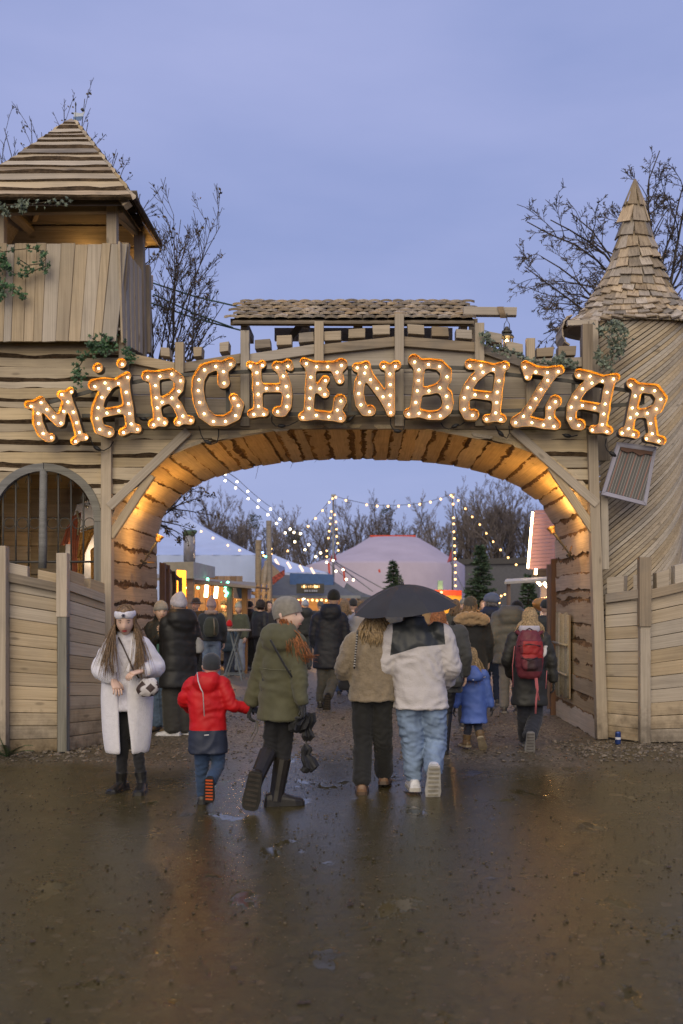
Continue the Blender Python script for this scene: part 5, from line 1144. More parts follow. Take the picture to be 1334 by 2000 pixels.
for a, b in (((655, 1098), (752, 1152)), ((648, 1096), (728, 1155)), ((880, 1098), (905, 1150))): tube_obj('guy_rope', [[(P(*a, 62), .03), (P(*b, 58), .03)]], M_STEEL, ct, n=4)
# white tent on the left
def hip_tent(name, label, xl, xr, D0, D1, ye, peak, yb, mat, group=None):
    t_ = empty(name, (PX((xl + xr) / 2, D0), D0, 0), label, 'tent', group); a, b = PX(xl, D0), PX(xr, D0); ze_, zb_ = PZ(ye, D0), PZ(yb, D0); pk = P(*peak)
    c = [(a, D0), (b, D0), (b, D1), (a, D1)]; V = []; N = 10
    # roof: four sagging sides
    for i in range(4):
        p0, p1 = Vector((*c[i], ze_)), Vector((*c[(i + 1) % 4], ze_)); vv, ff = [], []
        for j in range(N + 1):
            for k in range(N + 1):
                u, w_ = k / N, j / N; q = p0.lerp(p1, u).lerp(pk, w_); q.z -= .22 * math.sin(math.pi * w_) * (.4 + .6 * math.sin(math.pi * u)) ; vv.append(q)
        ff = [(j * (N + 1) + k, j * (N + 1) + k + 1, (j + 1) * (N + 1) + k + 1, (j + 1) * (N + 1) + k) for j in range(N) for k in range(N)]
        mesh('roof_panel', vv, ff, mat, t_, smooth=True)
        w0, w1 = Vector((*c[i], zb_)), Vector((*c[(i + 1) % 4], zb_)); vv = []; m_ = 24
        for j in range(2):
            for k in range(m_ + 1): q = (p0 if j else w0).lerp(p1 if j else w1, k / m_) + Vector((.02 * math.sin(k * 1.3), .03 * math.sin(k * 1.9), 0)); vv.append(q)
        mesh('side_wall', vv, [(k, k + 1, m_ + 2 + k, m_ + 1 + k) for k in range(m_)], mat, t_, smooth=True)
    return t_
hip_tent('market_tent', 'big pale blue white tent behind the lit stall on the left', 215, 502, 30, 40, 1084, (360, 1006, 35), 1186, M_TENTW)
wt = hip_tent('market_tent', 'white tent with pink lit stripes behind the dark stall canopy', 500, 640, 44, 52, 1118, (528, 1080, 48), 1186, M_TENTW)
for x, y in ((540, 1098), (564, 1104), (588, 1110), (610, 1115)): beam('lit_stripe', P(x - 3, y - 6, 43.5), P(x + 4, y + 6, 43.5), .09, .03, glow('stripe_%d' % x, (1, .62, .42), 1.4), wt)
hip_tent('market_tent', 'small charcoal pointed tent left of the umbrella', 655, 735, 40, 43, 1166, (677, 1138, 41.5), 1186, M_TENTG)
# stall with dark canopy and sign board
sc_ = empty('food_stall', (PX(590, 33), 33, 0), 'dark canopy food stall with a lit name board', 'stall')
cz = PZ(1166, 33)
for a, b, c in (((505, 1166), (700, 1166), (600, 1118)),): mesh('canopy', [P(*a, 32), P(*b, 32), P(640, 1128, 34), P(548, 1122, 34), P(520, 1160, 36), P(690, 1160, 36)], [(0, 1, 2, 3), (0, 3, 4), (1, 5, 2), (3, 2, 5, 4)], M_TENTG, sc_)
pslab('valance', [(500, 1163), (704, 1163), (704, 1169), (500, 1169)], 31.95, .05, plain('pale_valance', (.22, .23, .24), .6), sc_)
pslab('blue_backing', [(566, 1119), (651, 1122), (651, 1152), (566, 1150)], 33.2, .2, M_TENTB, sc_)
sb = pslab('sign_board', [(579, 1140), (633, 1140), (633, 1159), (579, 1159)], 31.8, .06, plain('sign_dark', (.055, .055, .05), .6), sc_)
for x, h in ((590, 3), (594, 4), (598, 3), (603, 3), (607, 4), (611, 3), (615, 4), (619, 3), (623, 4)): pslab('sign_letter', [(x - 1.4, 1147 - h), (x + 1.4, 1147 - h), (x + 1.4, 1148), (x - 1.4, 1148)], 31.73, .02, glow('sign_letter_%d' % x, (1, .55, .2), .6 if x not in (594, 615, 619) else 3), sc_, ch=.001)
for x in (596, 600, 605, 610, 614, 618): pslab('sign_letter', [(x - 1.6, 1152), (x + 1.6, 1152), (x + 1.6, 1156), (x - 1.6, 1156)], 31.73, .02, plain('sign_pale_%d' % x, (.35, .37, .42), .6), sc_, ch=.001)
pslab('rear_wall', [(520, 1168), (700, 1168), (700, 1240), (520, 1240)], 35.5, .1, M_WARMW, sc_); pslab('counter', [(520, 1216), (700, 1216), (700, 1278), (520, 1278)], 32.6, .5, M_WARMW, sc_)
for x in (512, 700): beam('stall_post', (PX(x, 32.1), 32.1, 0), P(x, 1166, 32.1), .1, .1, W_DARK, sc_)
for i, x in enumerate(range(574, 652, 9)): bulb(P(x, 1172 + (i % 2), 32.3), 2.2 * 32 / FPX, G_AMB, sc_)
bulb(P(593, 1169, 32.0), 3.2 * 32 / FPX, G_WARM, sc_)
def lamp(p, e, col=(1, .52, .16), parent=None, r=.1):
    l = bpy.data.lights.new('stall_lamp', 'POINT'); l.energy = e; l.color = col; l.shadow_soft_size = r; o = bpy.data.objects.new('stall_lamp', l); COL.objects.link(o); o.location = p; return put(o, parent)
lamp(P(600, 1178, 34), 80, parent=sc_)
# beige stalls right of it
bs_ = empty('stall_hut', (PX(770, 42), 42, 0), 'low beige stall hut behind the umbrella', 'stall'); pslab('front', [(640, 1170), (900, 1172), (900, 1260), (640, 1260)], 42, 1, plain('beige_board', (.20, .155, .10), .7), bs_); pslab('roof_edge', [(636, 1164), (900, 1167), (900, 1173), (636, 1171)], 41.8, 1.3, M_TENTG, bs_)
ry = empty('red_stall', (PX(885, 46), 46, 0), 'red and yellow stall glimpsed between the umbrella and the fir', 'stall'); pslab('red_fascia', [(848, 1152), (902, 1153), (902, 1163), (848, 1162)], 41, .2, M_REDC, ry); pslab('yellow_wall', [(850, 1163), (902, 1163), (902, 1200), (850, 1200)], 41.1, .2, plain('yellow_wall', (.62, .34, .03), .6), ry); pslab('green_sign', [(855, 1134), (865, 1134), (865, 1152), (855, 1152)], 41, .1, plain('green_sign', (.14, .28, .25), .6), ry); lamp(P(862, 1166, 40), 60, parent=ry); bulb(P(862, 1157, 40.8), 2.6 * 41 / FPX, G_AMB, ry)
# lit stall on the left
ls = empty('lit_stall', (PX(400, 24), 24, 0), 'open wooden stall glowing orange inside, with a reddish beam', 'stall')
beam('front_beam', P(322, 1131, 23), P(490, 1147, 23.6), .10, .12, W_RED, ls); beam('front_beam', P(455, 1142, 23.3), P(525, 1150, 23.6), .05, .05, W_RED, ls)
for x in (372, 449, 478, 330): beam('stall_post', (PX(x, 23.5), 23.5, 0), P(x, 1134 + (x - 322) * .09, 23.5), .13, .12, M_WARMW, ls)
for x0 in range(330, 470, 12): pslab('back_board', [(x0, 1125), (x0 + 11.4, 1125), (x0 + 11.4, 1270), (x0, 1270)], 26.5 + rng.uniform(0, .05), .05, M_WARMW, ls, grain=(0, 0, 1))
for x0 in range(462, 505, 9): pslab('front_board', [(x0, 1168), (x0 + 8.3, 1168), (x0 + 8.3, 1275), (x0, 1275)], 25.4, .05, W_PALE, ls, grain=(0, 0, 1))
pslab('counter', [(330, 1220), (460, 1220), (460, 1290), (330, 1290)], 24.3, .5, M_WARMW, ls)
slab('stall_roof', [P(300, 1128, 23), P(500, 1145, 23), P(500, 1138, 27), P(300, 1120, 27)], .06, W_DARK, ls)
for x, y0, y1 in ((403, 1140, 1166), (422, 1146, 1168)): tube_obj('tube_lamp', [[(P(x - 1, y1, 25.5), .045), (P(x + 1, y0, 25.5), .045)]], G_TUBE, ls, n=8)
bulb(P(360, 1148, 23.6), 4 * 23.6 / FPX, G_GRN, ls)
lamp(P(400, 1150, 25.4), 70, parent=ls); lamp(P(440, 1160, 25.4), 35, parent=ls)
ar = empty('stall_roof_box', (PX(370, 22.5), 22.5, 0), 'flat grey fascia box on the corner of the lit stall', 'fascia'); pslab('fascia', [(318, 1098), (378, 1097), (378, 1130), (318, 1130)], 22.4, .1, M_GREYP, ar); slab('side', [P(378, 1130, 22.4), P(420, 1128, 24.5), P(420, 1107, 24.5), P(378, 1097, 22.4)], .1, plain('pale_panel', (.36, .36, .34), .5), ar); pslab('pillar', [(366, 1130), (377, 1130), (377, 1300), (366, 1300)], 22.5, .2, W_RED, ar)
sg = empty('orange_sign', P(353, 1178, 21), 'tall glowing orange sign beside the lit stall', 'sign'); pslab('panel', [(345, 1113), (362, 1114), (362, 1178), (346, 1178)], 20.9, .08, G_ORS, sg); pslab('stand', [(346, 1178), (362, 1178), (362, 1330), (346, 1330)], 20.92, .06, W_DARK, sg)
cy_ = empty('glass_column', P(370, 1098, 23), 'clear glass column with red and silver garlands on the stall corner', 'ornament'); v, f = lathe([(11.5 / FPX * 23, 0), (11.5 / FPX * 23, PZ(1042, 23) - PZ(1097, 23))], 16); mesh('glass', v, f, plain('tinted_glass', (.6, .6, .65), .2, trans=.6), cy_, mat4=Matrix.Translation(P(370, 1097, 23)), smooth=True)
tube_obj('red_garland', [[(P(370 + 5 * math.sin(i * 1.3), 1090 - i * 4.4, 23), .06) for i in range(11)]], plain('red_tinsel', (.45, .03, .03), .4, var=.5, sc=40), cy_); tube_obj('silver_garland', [[(P(363 + 2 * math.sin(i), 1094 - i * 5, 22.95), .03) for i in range(11)], [(P(378 + 1.5 * math.sin(i), 1094 - i * 5, 22.95), .03) for i in range(11)]], plain('silver_tinsel', (.6, .5, .42), .25, .8, var=.5, sc=60), cy_); tube_obj('wreath', [[(P(359 + i * 2.3, 1041 + math.sin(i * 2), 22.9), .07) for i in range(11)]], M_FIR, cy_)
bt = empty('blue_banner', P(475, 1165, 27), 'white and blue cloth banner hanging beside the lit stall', 'banner'); pslab('white_cloth', [(455, 1148), (492, 1150), (490, 1170), (456, 1168)], 25.0, .02, M_TENTW, bt); pslab('blue_cloth', [(461, 1147), (484, 1149), (478, 1169), (466, 1167)], 24.95, .02, M_TENTB, bt)
# crooked poles and the dark gable of a hut
pk_ = empty('pole_frame', (PX(515, 27), 27, 0), 'crooked wooden poles lashed together beside the white tent', 'poles')
for pts, r in (([(505, 1290), (504, 1180), (505, 1055)], .085), ([(526, 1290), (527, 1150), (525, 1017)], .075), ([(512, 1250), (516, 1140), (521, 1095)], .06), ([(470, 1152), (500, 1160), (530, 1158)], .05), ([(505, 1180), (515, 1168), (528, 1180)], .05)): tube_obj('pole', [[(P(x, y, 27), r) for x, y in pts]], W_DARK, pk_, n=7)
hg = empty('hut_gable', P(518, 1125, 29), 'dark hut roof with a red and white banner between the poles', 'hut'); mesh('roof', [P(508, 1142, 29), P(535, 1142, 29), P(548, 1118, 29.2), P(521, 1092, 29), P(508, 1120, 29), P(521, 1100, 32)], [(0, 1, 2, 3, 4), (3, 2, 5)], W_DARK, hg); pslab('banner', [(531, 1128), (556, 1112), (556, 1124), (533, 1142)], 28.8, .02, plain('red_banner', (.30, .06, .045), .7, var=.7, sc=14), hg)
# pink hut on the right with its light tube, awning and post
ph = empty('pink_hut', (PX(1080, 22), 22, 0), 'pink boarded hut with a bright light tube down its edge', 'hut')
M_PINK = plain('pink_board', (.30, .165, .18), .6, var=.08)
ytop_ = [(1043, 996), (1130, 960)]
for i in range(16):
    f0, f1 = i / 16, (i + 1) / 16; ya, yb_ = 1112 - 116 * f0, 1112 - 116 * f1; xa, xb_ = 1034 + 10 * f0, 1034 + 10 * f1
    pslab('roof_board', [(xa, ya), (1140, ya - 6), (1140, yb_ - 5.4), (xb_, yb_ + .7)], 22 + .004 * (i % 2), .05, M_PINK, ph)
tube_obj('light_tube', [[(P(1031, 1110, 21.8), .022), (P(1040.5, 1000, 21.8), .022)]], G_TUBE, ph, n=8); tube_obj('light_tube', [[(P(1046, 1122, 21.8), .03), (P(1047, 1111, 21.8), .03)]], G_TUBE, ph, n=8)
pslab('dark_gap', [(1040, 1112), (1140, 1108), (1140, 1132), (1040, 1132)], 22.6, .1, W_DARK, ph); pslab('lower_wall', [(1056, 1140), (1140, 1140), (1140, 1290), (1056, 1290)], 22.8, .1, plain('hut_white', (.5, .48, .52), .6), ph)
slab('awning', [P(985, 1136, 20), P(1085, 1130, 20), P(1085, 1125, 22.4), P(988, 1131, 22.4)], .05, plain('awning_cloth', (.45, .42, .38), .7), ph); beam('awning_post', (PX(993, 20.1), 20.1, 0), P(993, 1136, 20.1), .07, .07, W_RED, ph)
for x, y in ((1066, 1143), (1052, 1139)): tube_obj('tube_lamp', [[(P(x - 4, y - 5, 21), .03), (P(x + 4, y + 4, 21), .03)]], G_TUBE, ph, n=6)
lamp(P(1062, 1150, 20.8), 70, parent=ph)
v, f = lathe([(.0, 0), (.16, .03), (.27, .1), (.29, .2), (.22, .27), (0, .3)], 20); mesh('copper_bowl', v, f, plain('copper', (.55, .28, .08), .35, .6), ph, mat4=Matrix.Translation(P(1068, 1196, 19.5)), smooth=True); beam('bowl_stand', (PX(1068, 19.5), 19.5, 0), P(1068, 1196, 19.5), .08, .08, W_RED, ph)
fb = empty('far_building', (PX(960, 82), 82, 0), 'long grey building far behind the firs', 'building'); pslab('wall', [(886, 1100), (1080, 1096), (1080, 1184), (886, 1184)], 82, 4, plain('far_wall', (.09, .09, .10), .8), fb); pslab('roof', [(884, 1092), (1082, 1088), (1082, 1100), (884, 1103)], 81.8, 4.5, plain('far_roof', (.06, .056, .054), .8), fb)
fl = empty('far_building', (PX(420, 84), 84, 0), 'low grey building far behind the white tent', 'building'); pslab('wall', [(330, 1120), (660, 1124), (660, 1184), (330, 1184)], 84, 4, bpy.data.materials['far_wall'], fl); pslab('roof', [(328, 1112), (662, 1116), (662, 1126), (328, 1122)], 83.8, 4.5, bpy.data.materials['far_roof'], fl)
# standing table
tb = empty('standing_table', (PX(457, 21.6), 21.6, 0), 'tall round-topped standing table on trestle legs', 'table'); tx, tz = PX(457, 21.6), 1.08
v, f = lathe([(0, -.03), (.36, -.03), (.37, -.02), (.37, 0), (.36, .005), (0, .006)], 28); mesh('table_top', v, f, W_PALE, tb, mat4=Matrix.Translation((tx, 21.6, tz)))
M_GALV = plain('painted_steel', (.16, .18, .19), .45, .5)
for sx in (-1, 1):
    for sy in (-1, 1): beam('leg', (tx + sx * .20, 21.6 + sy * .26, 0), (tx - sx * .10 + .04, 21.6 + sy * .2, tz - .03), .035, .03, M_GALV, tb)
for sy in (-1, 1): beam('stretcher', (tx - .2, 21.6 + sy * .25, .12), (tx + .2, 21.6 + sy * .25, .12), .03, .03, M_GALV, tb)
# cables running to the tower
for i, (a, b) in enumerate((((296, 552), (470, 600)), ((296, 592), (470, 645)), ((300, 575), (455, 640)))): 
    w_ = empty('tension_cable', P(*a, 14.6), ['upper', 'lower', 'middle'][i] + ' of the green cables between the watch tower and the crest', 'cable', 'cables to the watch tower'); tube_obj('wire', [[(P(*a, 14.6), .012), (P((a[0] + b[0]) / 2, (a[1] + b[1]) / 2 + 4, 14.4), .012), (P(*b, 14.2), .012)]], plain('green_rope%d' % i, (.04, .08, .07), .7), w_)
# ------------------------------------------------------------------ people: one continuous body each, clothes and hair as its children
def add_parts(parts):
    V, Fc = [], []
    for v, f in parts:
        b = len(V); V += [tuple(p) for p in v]; Fc += [tuple(b + i for i in q) for q in f]
    return V, Fc
def loft(rings, n=16, pw=2.3):
    """closed loft of rounded ellipses: (centre, right vector, forward vector, rx, ry)"""
    V, Fc = [], []
    for c, rv, fv, rx, ry in rings:
        for k in range(n):
            a = 2 * math.pi * k / n; ca, sa = math.cos(a), math.sin(a)
            V.append(Vector(c) + rv * rx * math.copysign(abs(ca) ** (2 / pw), ca) + fv * ry * math.copysign(abs(sa) ** (2 / pw), sa))
    m = len(rings)
    Fc = [(i * n + k, i * n + (k + 1) % n, (i + 1) * n + (k + 1) % n, (i + 1) * n + k) for i in range(m - 1) for k in range(n)]
    Fc += [tuple(range(n - 1, -1, -1)), tuple((m - 1) * n + k for k in range(n))]
    return V, Fc
def limb(pts, n=10):
    """pts [(p, r)...] smoothed into a round limb with blunt ends"""
    pp = [(Vector(p), r) for p, r in pts]; q = []
    for i in range(len(pp) - 1):
        p0, p1, p2, p3 = pp[max(0, i - 1)], pp[i], pp[i + 1], pp[min(len(pp) - 1, i + 2)]
        for k in range(4):
            t_ = k / 4; t2, t3 = t_ * t_, t_ ** 3
            cr = .5 * ((2 * p1[0]) + (p2[0] - p0[0]) * t_ + (2 * p0[0] - 5 * p1[0] + 4 * p2[0] - p3[0]) * t2 + (3 * p1[0] - p0[0] - 3 * p2[0] + p3[0]) * t3)
            q.append((cr, p1[1] + (p2[1] - p1[1]) * (t2 * (3 - 2 * t_))))
    q.append(pp[-1])
    d0 = (q[0][0] - q[1][0]).normalized(); d1 = (q[-1][0] - q[-2][0]).normalized()
    q = [(q[0][0] + d0 * q[0][1] * .45, q[0][1] * .6)] + q + [(q[-1][0] + d1 * q[-1][1] * .35, q[-1][1] * .7)]
    return tubes([q], n)
TMPS = bpy.data.scenes.new('workbench')
def fuse(name, parts, voxel, mats, parent, smooth=3, wr=None, zone=None, disp=None, extra=None, bends=()):
    """weld overlapping shapes into one skin (voxel union), relax it, press folds into it"""
    V, Fc = add_parts(parts); me = bpy.data.meshes.new(name); me.from_pydata(V, [], Fc); me.update()
    o = bpy.data.objects.new(name, me); TMPS.collection.objects.link(o)
    m = o.modifiers.new('r', 'REMESH'); m.mode = 'VOXEL'; m.voxel_size = voxel
    if smooth: s_ = o.modifiers.new('s', 'SMOOTH'); s_.factor = .5; s_.iterations = smooth
    
    with bpy.context.temp_override(scene=TMPS, view_layer=TMPS.view_layers[0]): dg = bpy.context.evaluated_depsgraph_get(); ev = o.evaluated_get(dg); me2 = bpy.data.meshes.new_from_object(ev)
    o.modifiers.clear(); o.data = me2; bpy.data.meshes.remove(me); TMPS.collection.objects.unlink(o); COL.objects.link(o)
    n = len(me2.vertices); co = np.empty(n * 3, np.float32); me2.vertices.foreach_get('co', co); co = co.reshape(-1, 3); nr = np.empty(n * 3, np.float32); me2.vertices.foreach_get('normal', nr); nr = nr.reshape(-1, 3)
    d = np.zeros(n, np.float32)
    if wr:
        amp, fx, fz = wr;  sx = (co[0, 0] * 7.7) % 50
        for i in range(n):
            x, y, z = co[i]; a = noise.noise(Vector((x * fx + sx, y * fx, z * fz + sx + 1.5 * noise.noise(Vector((x * 4, y * 4, z * 4 + sx))))))
            b = noise.noise(Vector((x * fx * 2.3, y * fx * 2.3 + sx, z * fz * 2.1 + x * 6)))
            d[i] = amp * (-abs(a) * 1.6 + .45 + .5 * b)
    for c_, ax_, rad_, am_, pit in bends:                           # cloth bunching at a bent joint
        v_ = co - np.array(c_, np.float32); t_ = v_ @ np.array(ax_, np.float32); dd_ = np.sqrt((v_ ** 2).sum(1)); wob = 1.6 * np.sin(co[:, 0] * 31 + co[:, 2] * 17) + 1.1 * np.sin(co[:, 0] * 13 - co[:, 1] * 23)
        d += (am_ * (np.abs(np.sin(np.pi * t_ / pit + wob)) - .6) * np.exp(-(dd_ / rad_) ** 2)).astype(np.float32)
    if disp is not None: d += disp(co)
    co = co + nr * d[:, None]; me2.vertices.foreach_set('co', co.ravel())
    if extra:                                                   # finer pieces that belong to the same body
        bm = bmesh.new(); bm.from_mesh(me2); ix0 = {}
        for (v, f, mi) in extra:
            vs_ = [bm.verts.new(p) for p in v]
            for q in f:
                try: fc = bm.faces.new([vs_[i] for i in q]); fc.material_index = mi
                except ValueError: pass
        bm.to_mesh(me2); bm.free()
    for m_ in (mats if isinstance(mats, (list, tuple)) else [mats]): me2.materials.append(m_)
    if zone is not None:
        c = np.empty(len(me2.polygons) * 3, np.float32); me2.polygons.foreach_get('center', c); me2.polygons.foreach_set('material_index', zone(c.reshape(-1, 3)).astype(np.int32))
    me2.polygons.foreach_set('use_smooth', [True] * len(me2.polygons)); me2.update()
    return put(o, parent)
def head_geo(c, fv, up, s, face=True, lip=2, brow=3, ears=True):
    """head: rounded skull, brow, nose, jaw; returns pieces (verts, faces, material)"""
    rv = fv.cross(up).normalized(); n, m = 30, 22; V, Fc = [], []
    for j in range(m + 1):
        th = math.pi * j / m
        for k in range(n):
            ph = 2 * math.pi * k / n; x, y, z = math.sin(th) * math.sin(ph), math.sin(th) * math.cos(ph), math.cos(th)
            X, Y, Z = x * .076, y * .094, z * .118
            if z < 0: t_ = -z; X *= 1 - .30 * t_ ** 1.6; Y = Y * (1 - .16 * t_ ** 2) + .020 * t_ * (1 if y > -.3 else .2)
            if y > .2:
                f = (y - .2) / .8
                Y += .024 * f * math.exp(-(X / .012) ** 2 - ((Z + .016) / .026) ** 2) + .011 * f * math.exp(-(X / .018) ** 2 - ((Z + .028) / .013) ** 2)
                Y -= .010 * f * math.exp(-((abs(X) - .032) / .016) ** 2 - ((Z - .008) / .013) ** 2)
                Y += .004 * f * math.exp(-((Z - .028) / .010) ** 2) + .007 * f * math.exp(-(X / .022) ** 2 - ((Z + .058) / .012) ** 2) + .006 * f * math.exp(-(X / .02) ** 2 - ((Z + .10) / .016) ** 2)
            V.append(Vector(c) + (rv * X + fv * Y + up * Z) * s)
    for j in range(m):
        for k in range(n): Fc.append((j * n + k, j * n + (k + 1) % n, (j + 1) * n + (k + 1) % n, (j + 1) * n + k))
    out = [(V, Fc, 0)]
    w = lambda X, Y, Z: Vector(c) + (rv * X + fv * Y + up * Z) * s
    for sg in (-1, 1) if ears else ():                           # ears
        out.append((*tubes([[(w(sg * .073, -.012, .024), .010 * s), (w(sg * .083, -.018, .012), .014 * s), (w(sg * .081, -.012, -.012), .011 * s), (w(sg * .074, -.006, -.03), .006 * s)]], 6), 0))
    if face:
        ev, ef = ico(1, 2)
        for sg in (-1, 1):
            e = w(sg * .031, .071, .007); out.append(([e + (rv * p[0] * .013 + fv * p[1] * .010 + up * p[2] * .0065) * s for p in ev], ef, 4))
            e = w(sg * .031, .079, .007); out.append(([e + (rv * p[0] * .0048 + fv * p[1] * .005 + up * p[2] * .0052) * s for p in ev], ef, brow))
            out.append((*tubes([[(w(sg * .014, .088, .027), .0018 * s), (w(sg * .03, .0875, .032), .0026 * s), (w(sg * .047, .075, .027), .0015 * s)]], 5), brow))
            out.append((*tubes([[(w(sg * .019, .082, .012), .0012 * s), (w(sg * .031, .082, .0145), .0018 * s), (w(sg * .044, .074, .011), .0012 * s)]], 4), brow))
        for z, r in ((-.0535, .0048), (-.0625, .0058)): out.append((*tubes([[(w(-.020, .088, z + .001), .0015 * s), (w(-.007, .0965, z + .002), r * .8 * s), (w(.007, .0965, z + .002), r * .8 * s), (w(.020, .088, z + .001), .0015 * s)]], 6), lip))
    return out
def hand_geo(w0, d, nrm, side, s, curl=.5, mi=1):
    """palm, four unequal bent fingers and a thumb leaving the side of the palm"""
    d = Vector(d).normalized(); nrm = Vector(nrm); nrm = (nrm - d * nrm.dot(d)).normalized(); ac = d.cross(nrm).normalized() * side; out = []
    out.append((*loft([(Vector(w0) + d * t_ * s, ac, nrm, rx * s, ry * s) for t_, rx, ry in ((-.03, .026, .02), (.0, .028, .019), (.04, .040, .016), (.08, .043, .014), (.098, .040, .011))], 10), mi))
    for i, (off, ln) in enumerate(((-.031, .064), (-.0105, .073), (.0105, .069), (.030, .054))):
        p = Vector(w0) + (d * .088 + ac * off) * s; pl = [(p - d * .02 * s, .0095 * s)]; a = .15 + .12 * i * curl
        dd = d + ac * off * 3
        for k in range(3):
            a += curl * .75; v = (dd.normalized() * math.cos(a) - nrm * -math.sin(a)); p = p + v.normalized() * ln * s * (.42, .32, .26)[k]; pl.append((p.copy(), (.0090, .0082, .0060)[k] * s))
        out.append((*tubes([pl], 6), mi))
    p = Vector(w0) + (d * .02 - ac * .03) * s; p1 = p + (d * .03 - ac * .028 + nrm * .012) * s; p2 = p1 + (d * .034 - ac * .006 + nrm * .012 * (1 + curl)) * s
    out.append((*tubes([[(p, .014 * s), (p1, .0115 * s), (p2, .0075 * s)]], 6), mi))
    return out
def shoe_obj(A, f, u, s, parent, mats, shaft=0.0, shin=None, Lf=1.0, chunky=1.0, r=.047):
    """shoe or boot: upper, sole, and for boots a shaft up the shin"""
    A, f, u = Vector(A), Vector(f).normalized(), Vector(u); u = (u - f * u.dot(f)).normalized(); rt = f.cross(u); o = A - u * .085 * s
    V, Fc, ix = [], [], []; n = 12
    sec = [(-.085, .018, .055), (-.075, .034, .085), (-.03, .039, .10), (.02, .040, .10), (.07, .045, .078), (.12, .049, .060), (.165, .043, .050), (.185, .022, .036)]
    rows = []
    for t_, w_, h in sec:
        row = []
        for k in range(n):
            a = math.pi * k / (n - 1); row.append(o + (f * t_ * Lf + rt * w_ * chunky * math.copysign(abs(math.cos(a)) ** .7, math.cos(a)) + u * (.022 + (h - .022) * math.sin(a) ** .8)) * s)
        rows.append(row)
    def strip(rows, mi):
        b = len(V)
        for row in rows: V.extend(row)
        m = len(rows[0])
        for i in range(len(rows) - 1):
            for k in range(m - 1): Fc.append((b + i * m + k, b + i * m + k + 1, b + (i + 1) * m + k + 1, b + (i + 1) * m + k)); ix.append(mi)
        Fc.append(tuple(b + k for k in range(m))); ix.append(mi); Fc.append(tuple(b + (len(rows) - 1) * m + k for k in range(m - 1, -1, -1))); ix.append(mi)
    strip(rows, 0)
    srows = []
    for t_, w_, h in sec:
        w2 = (w_ + .005) * chunky; ts = t_ * 1.03; srows.append([o + (f * ts * Lf + rt * x + u * z) * s for x, z in ((w2, .028), (w2, .0), (-w2, .0), (-w2, .028), (w2, .028))])
    strip(srows, 1)
    for i in range(7):                                          # tread bars under the sole
        t_ = -.065 + i * .036; b = len(V); w2 = .034 * chunky
        for dx, dz in ((-.008, -.004), (.008, -.004), (.008, .001), (-.008, .001)): V.extend([o + (f * (t_ + dx) * Lf - rt * w2 + u * dz) * s, o + (f * (t_ + dx) * Lf + rt * w2 + u * dz) * s])
        for k in range(4): q = (k + 1) % 4; Fc.append((b + 2 * k, b + 2 * k + 1, b + 2 * q + 1, b + 2 * q)); ix.append(2)
    if shaft:
        top = Vector(shin) if shin is not None else A + u
        dv = (top - A).normalized(); v, q = tubes([[(A - dv * .05 * s, r * 1.0 * s), (A + dv * .02 * s, r * .95 * s), (A + dv * shaft * .5 * s, r * 1.02 * s), (A + dv * shaft * s, r * 1.14 * s), (A + dv * (shaft + .008) * s, r * 1.0 * s)]], 12); b = len(V); V.extend(v); Fc.extend([tuple(b + i for i in g) for g in q]); ix.extend([0] * len(q))
    ob = mesh('shoe', V, Fc, mats, parent, ix, smooth=False); return ob
def beanie_obj(c, fv, up, s, parent, mat, tall=0.0, cuff=True, name='beanie', tiltb=.22, k=1.0, pom=None):
    u2 = (up - fv * tiltb).normalized(); f2 = (fv - u2 * fv.dot(u2)).normalized(); rv = f2.cross(u2); V, Fc = [], []; n = 28
    pr = [(-.005, 1.04), (.0, 1.10), (.045, 1.115), (.052, 1.05)] if cuff else [(-.012, 1.05), (.0, 1.07), (.03, 1.07), (.05, 1.06)]
    pr += [(.075, 1.0), (.098, .86), (.117 + tall * .4, .64), (.131 + tall * .8, .36), (.137 + tall, .10)]
    for z, q in pr:
        for i in range(n):
            a = 2 * math.pi * i / n; wv = 1 + .012 * math.sin(a * 14) * (z > .05)
            V.append(Vector(c) + (rv * math.cos(a) * .080 * q * k * wv + f2 * (math.sin(a) * .098 * q * k * wv - (.02 * max(0, z - .1) / .05)) + u2 * (z + .01)) * s)
    m = len(pr); Fc = [(i * n + q, i * n + (q + 1) % n, (i + 1) * n + (q + 1) % n, (i + 1) * n + q) for i in range(m - 1) for q in range(n)] + [tuple((m - 1) * n + q for q in range(n))]
    o = mesh(name, V, Fc, mat, parent, smooth=True)
    if pom:
        v, f = ico(.045 * s, 3); rg = random.Random(3); v = [Vector(p) * rg.uniform(.85, 1.15) + Vector(c) + u2 * (.175 + tall) * s for p in v]; mesh('pompom', v, f, pom, o)
    return o
